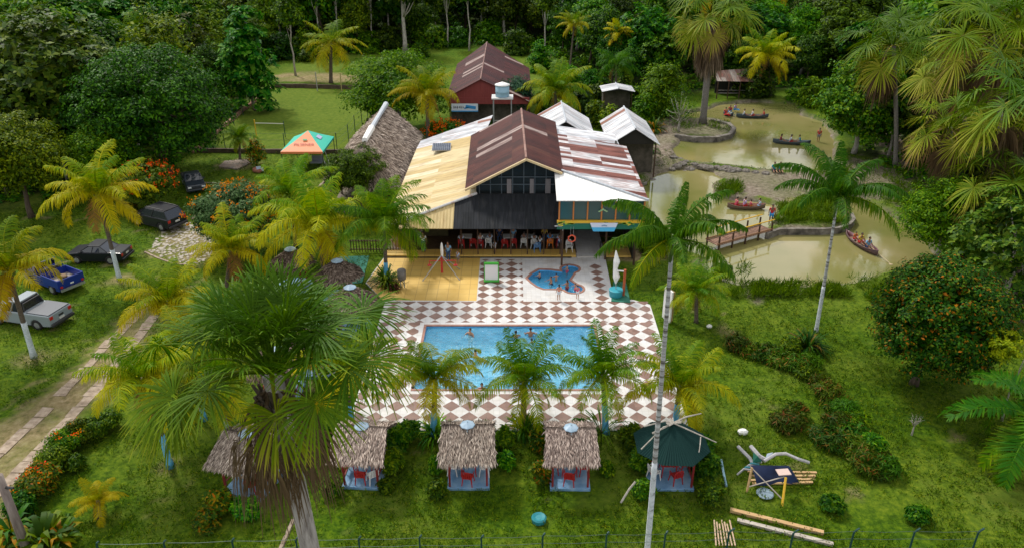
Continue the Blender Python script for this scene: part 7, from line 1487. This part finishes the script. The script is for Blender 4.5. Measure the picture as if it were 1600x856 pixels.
# ---- shrubs
def shrub(label, px, py, w_, h, kind='shrub', leaf=(.17, .08), seed=1, ros=0, ncl=None, nl=55, name='shrub', cat='shrub', group=None, flo=None):
    p = PZ(px, py); t = thing(name, label, cat, (p[0], p[1], float(ground_z(p[0], p[1]))), 0, group); tree_parts(t, kind, seed, w_, h, leaf, ncl or int(20 + 14 * w_ * h), nl, 'brown', crown_h=h * .97, zmin=-.85, clr=min(w_, h) * .22, ros=ros, tr=.03, limbs=3, inner=.15, lump=.35)
    if flo: flowers(t, w_, h, flo, 6, seed + 1, .11)
    return t
for i, (px, py, w_, h, fl) in enumerate(((172, 668, 1.5, 1.1, None), (150, 680, 1.6, 1.2, None), (128, 690, 1.7, 1.3, FL_O), (104, 708, 1.7, 1.4, FL_O), (86, 735, 1.7, 1.4, None), (70, 762, 1.8, 1.5, FL_O), (52, 778, 1.7, 1.3, FL_O), (34, 800, 1.6, 1.2, None), (120, 730, 1.1, .8, None))):
    shrub(['first', 'second', 'third', 'fourth', 'fifth', 'sixth', 'seventh', 'eighth', 'ninth'][i] + ' shrub of the hedge by the concrete track, counted from the yellow palm', px, py, w_, h, 'croton' if i in (5, 6) else 'shrub', (.16, .07), 500 + i, flo=fl, group='hedge shrubs along the concrete track')
hs_l = [(622, 700, 1.2, 1.5, 'beside the chairs hut near the fan palm'), (640, 685, 1.0, 1.2, 'nearest the pool deck behind the fan palm hut'), (612, 735, 1.1, 1.3, 'at the side of the fan palm hut pad'), (604, 765, .7, .6, 'small and low at the front corner of the fan palm hut'), (785, 700, 1.0, 1.3, 'behind the white chair hut'), (790, 730, .9, .9, 'alongside the white chair hut'), (684, 735, .7, 1.0, 'at the near side of the white chair hut'), (683, 772, .8, .8, 'in front of the white chair hut corner'), (845, 750, .9, 1.1, 'yellowish, on its own before the red chair hut'), (842, 700, .9, 1.3, 'close behind the red chair hut'), (948, 740, .6, .7, 'small beside the red chair hut'), (985, 700, 1.2, 1.5, 'between red chair hut and metal hut'), (1000, 735, 1.1, 1.5, 'touching the green metal hut pad'), (1005, 775, 1.0, .9, 'in front of the green metal hut'), (1100, 745, 1.2, 1.5, 'on the open lawn side of the green metal hut'), (1108, 780, 1.2, 1.1, 'lowest on the open side of the metal hut'), (1095, 715, 1.0, 1.3, 'behind the open side of the metal hut'), (345, 800, 1.3, 1.2, 'below the skewed thatched hut'), (325, 825, 1.2, 1.0, 'lowest of those below the skewed hut'), (385, 805, 1.3, 1.0, 'between skewed hut and fan palm trunk'), (520, 770, .9, 1.0, 'at the palm side of the fan palm hut pad'), (512, 705, 1.1, 1.6, 'right under the green crown of the fan palm'), (905, 668, .8, .5, 'low before the tiles'), (760, 672, .8, .5, 'low between tile edge and white chair hut')]
for i, (px, py, w_, h, lab) in enumerate(hs_l): shrub('leafy green shrub ' + lab, px, py, w_, h, 'croton' if i in (8, 9, 17, 18) else 'shrub', (.20, .08), 520 + i, nl=44, ros=6)
def spiky(label, px, py, n, L, m, seed, w_=.09, name='spiky_plant', up=.9):
    p = PZ(px, py); rng = np.random.default_rng(seed); t = thing(name, label, 'plant', (p[0], p[1], 0)); az = rng.uniform(0, 6.28, n); el = rng.uniform(.35, 1.45, n) * up; D = np.stack([np.cos(el) * np.cos(az), np.cos(el) * np.sin(az), np.sin(el)], 1); B = D * .08; B[:, 2] = .02; S = unit(np.cross(D, [0, 0, 1.0])); Ls = L * rng.uniform(.6, 1.15, n)[:, None]
    M1 = B + D * Ls * .5; M2 = M1 + unit(D + np.array([0, 0, -.55])) * Ls * .3; T = M2 + unit(D + np.array([0, 0, -1.3])) * Ls * .25; st = []
    for p_, k in ((B, .5), (M1, 1), (M2, .75), (T, .05)): st += [p_ - S * w_ / 2 * k, p_ + S * w_ / 2 * k]
    V = np.stack(st, 1).reshape(-1, 3); b = (np.arange(n) * 8)[:, None]; Q = np.vstack([b + np.array([0, 1, 3, 2]), b + np.array([2, 3, 5, 4]), b + np.array([4, 5, 7, 6])]); link('leaves', npmesh('leaves', V, Q, m), t); MB().tube([(0, 0, -.05), (0, 0, .15)], .07, 6).build('stem', BARK['brown'], t); return t
spiky('big spiky plant ringing the blue palm foot on the yellow paving', 604, 444, 130, 1.7, LEAF['shrub'], 1, .11); spiky('spiky plant at the foot of the pool palm nearest the fan palm', 679, 682, 90, 1.5, LEAF['shrub'], 2); spiky('spiky plant at the foot of the short bushy pool palm', 820, 676, 90, 1.4, LEAF['shrub'], 3); spiky('thin spiky plant at the foot of the pool palm with many shoots', 940, 676, 60, 1.8, LEAF['grass'], 4, .06); spiky('reddish spiky plant at the foot of the ringed trunk palm', 1262, 545, 120, 1.7, LEAF['dry'], 5, .12); spiky('low red leaved plant beside the blue palm foot', 617, 452, 70, .7, leafmat('leaf_maroon', [(.05, .02, .015), (.12, .03, .03), (.10, .08, .02)]), 6)
spiky('broad banana like plant in the lower picture corner', 70, 850, 40, 1.6, LEAF['shrub'], 7, .28); spiky('yellow edged broad plant next to the utility pole', 95, 845, 34, 1.3, LEAF['croton'], 8, .2); spiky('green leafy plant behind the utility pole', 20, 835, 40, 1.5, LEAF['croton'], 9, .2); spiky('potted broad leaved plant by the grey shed at the pond', 985, 232, 40, 2.4, LEAF['shrub'], 10, .3); spiky('tall leafy plant in front of the open grey shed', 1008, 236, 30, 2.6, LEAF['shrub'], 11, .28); spiky('red and green spiky plant behind the grey shed', 1022, 205, 60, 2.0, LEAF['croton'], 12, .2); spiky('small spiky weed in front of the tent kerb', 330, 234, 40, 1.0, LEAF['shrub'], 13, .12)
for i, (px, py, ty, wp, kd, lab) in enumerate(((852, 176, 128, 44, 'shrub', 'between barn and green gold palm'), (905, 182, 130, 52, 'dark', 'right behind the front grey shed'), (928, 196, 142, 44, 'shrub', 'in the gap between the two grey sheds'), (948, 200, 158, 40, 'loose', 'hugging the pond side grey shed from behind'), (918, 150, 98, 46, 'mango', 'next to the slender tall palm'), (935, 165, 118, 44, 'dark', 'under the drooping green palm'), (992, 168, 118, 50, 'shrub', 'beside the small pale roof'), (1005, 192, 140, 42, 'loose', 'at the pond end behind the sheds'), (884, 150, 92, 46, 'loose', 'beyond the green gold palm'), (842, 205, 172, 30, 'shrub', 'under the water tank'), (760, 205, 178, 34, 'loose', 'below the tank stand on its barn side'), (636, 226, 190, 34, 'shrub', 'at the far end of the thatched hall'), (975, 150, 108, 34, 'dark', 'behind the small pale roof'), (660, 90, 58, 40, 'dark', 'at the foot of the thick forked trunk'), (1240, 156, 128, 46, 'shrub', 'on the far bank beyond the pale olive palm'), (1265, 165, 118, 52, 'loose', 'at the far corner of the upper pond'), (478, 96, 70, 36, 'shrub', 'near the old coconut palm'), (438, 92, 40, 60, 'dark', 'at the far corner of the grass field'), (486, 84, 34, 62, 'shrub', 'in the gap left of the forest stems'), (540, 80, 30, 66, 'mango', 'between two pale forest stems'), (575, 82, 44, 50, 'loose', 'low between the pale forest stems'), (608, 78, 30, 62, 'dark', 'just before the thick forked trunk'), (676, 74, 26, 66, 'shrub', 'past the thick forked trunk'), (716, 72, 30, 56, 'mango', 'above the ridge of the red barn'), (768, 66, 20, 64, 'loose', 'beyond the peak of the red barn'), (806, 84, 36, 60, 'dark', 'at the outer side of the red barn'), (845, 112, 60, 50, 'shrub', 'at the lawn corner beside the red barn'))): tree('bushy green tree ' + lab, (px, py), ty, wp, kd, (.40, .19), 700 + i, 'bushy_tree', ncl=44, nleaf=60, clr=.9, crown_h=8, zmin=-.9, lump=.4, limbs=4)
t, w_, h = tree('small orange tipped tree by the planter on the lawn', (402, 262), 205, 36, 'croton', (.24, .12), 40, ncl=24, nleaf=40, clr=.6, crown_h=3.4, name='small_tree')
# scrubby row on the open lawn
rg = random.Random(8); row = [(1150, 545), (1172, 552), (1195, 556), (1218, 566), (1232, 548), (1245, 578), (1262, 590), (1280, 604), (1292, 622), (1306, 634), (1318, 652), (1305, 668), (1334, 664), (1326, 684), (1346, 690), (1342, 712), (1360, 708), (1368, 730), (1382, 740), (1352, 734), (1228, 668), (1242, 652), (1296, 690), (1262, 572)]; row.sort(key=lambda v: v[1])
for i, (px, py) in enumerate(row): shrub('scrubby weed bush in the long lawn row, number ' + ORD[i] + ' from the ringed palm', px, py, rg.uniform(1.3, 2.4), rg.uniform(.55, 1.2), ('dry', 'shrub', 'grass')[i % 3 if i % 2 else 0], (.30, .05), 600 + i, nl=34, group='weed bushes in the long row on the open lawn', name='weed_bush')
for i, (px, py, w_, lab) in enumerate(((1432, 812, 1.2, 'single low weed bush in front of the feathery palm'), (1300, 795, 1.2, 'single low weed bush beside the fence timbers'), (1085, 735, .8, 'tiny bush close to the debris'), (205, 330, 1.3, 'low yellowish bush at the edge of the parking lawn'), (1010, 390, 1.4, 'bush behind the tall palm crown by the sand strip'), (1130, 415, 2.0, 'bushy growth on the pond bank below the footbridge'))): shrub(lab, px, py, w_, w_ * .6, 'croton' if i == 3 else 'shrub', (.16, .07), 640 + i)
# reeds and long grass by the ponds
rng = np.random.default_rng(44); pts = []
for (x0, x1, y0, y1, n) in ((1140, 1345, 446, 464, 240), (1090, 1170, 420, 440, 120), (1120, 1155, 288, 305, 90), (1210, 1325, 322, 350, 200), (1330, 1450, 440, 470, 160), (1275, 1330, 262, 300, 90), (1380, 1440, 250, 330, 120), (1010, 1060, 392, 402, 60), (1050, 1140, 192, 208, 40), (1005, 1060, 280, 292, 40)):
    for _ in range(n): p = PZ(rng.uniform(x0, x1), rng.uniform(y0, y1)); pts.append(p)
P_ = np.array(pts); sdq = ponds_sd(P_[:, 0], P_[:, 1]); P_ = P_[(sdq > -.25) & (vnoise(P_[:, 0], P_[:, 1], 1.1, 88) > .38)]; P_[:, 2] = ground_z(P_[:, 0], P_[:, 1]); V, Q = scatter_leafmesh(rng, P_, 26, .22, .50, .05, 1.3)
tag(link('reed_grass', npmesh('reed_grass', V, Q, LEAF['grass'])), 'long grass and reeds fringing the pond banks', 'grass', kind='stuff')
# lawn tufts
rng = np.random.default_rng(45); n = 90000; yy = 20 + 62 * rng.random(n) ** 1.25; xx = rng.uniform(-1, 1, n) * ((yy * cp + 11) * 800 / F * 1.04 + 1)
a_ = inside(clearP, xx, yy) & (sdist(DECK, xx, yy) > .15) & (ponds_sd(xx, yy) > .25) & ~inside(dirtA, xx, yy) & ~inside(mudA, xx, yy) & ~inside(dirtB, xx, yy) & ~((np.abs(xx) < 10) & (yy > 52))
for o in hs: a_ &= np.hypot(xx - o[1], yy - o[2]) > 1.3
a_ &= (vnoise(xx, yy, 1.6, 31) + .35 * vnoise(xx, yy, .5, 32) + rng.random(n) * .35) > .62
P_ = np.stack([xx[a_], yy[a_], ground_z(xx[a_], yy[a_])], 1); V, Q = scatter_leafmesh(rng, P_, 5, .07, .15, .035, .9)
LG = leafmat('lawn_blades', [(.015, .045, .002), (.043, .092, .004), (.075, .135, .005), (.125, .18, .008), (.22, .22, .03)], pos=[0, .35, .65, .9, 1])
tag(link('grass', npmesh('grass', V, Q, LG)), 'uneven grass tufts and small weeds all over the lawn', 'grass', kind='stuff')
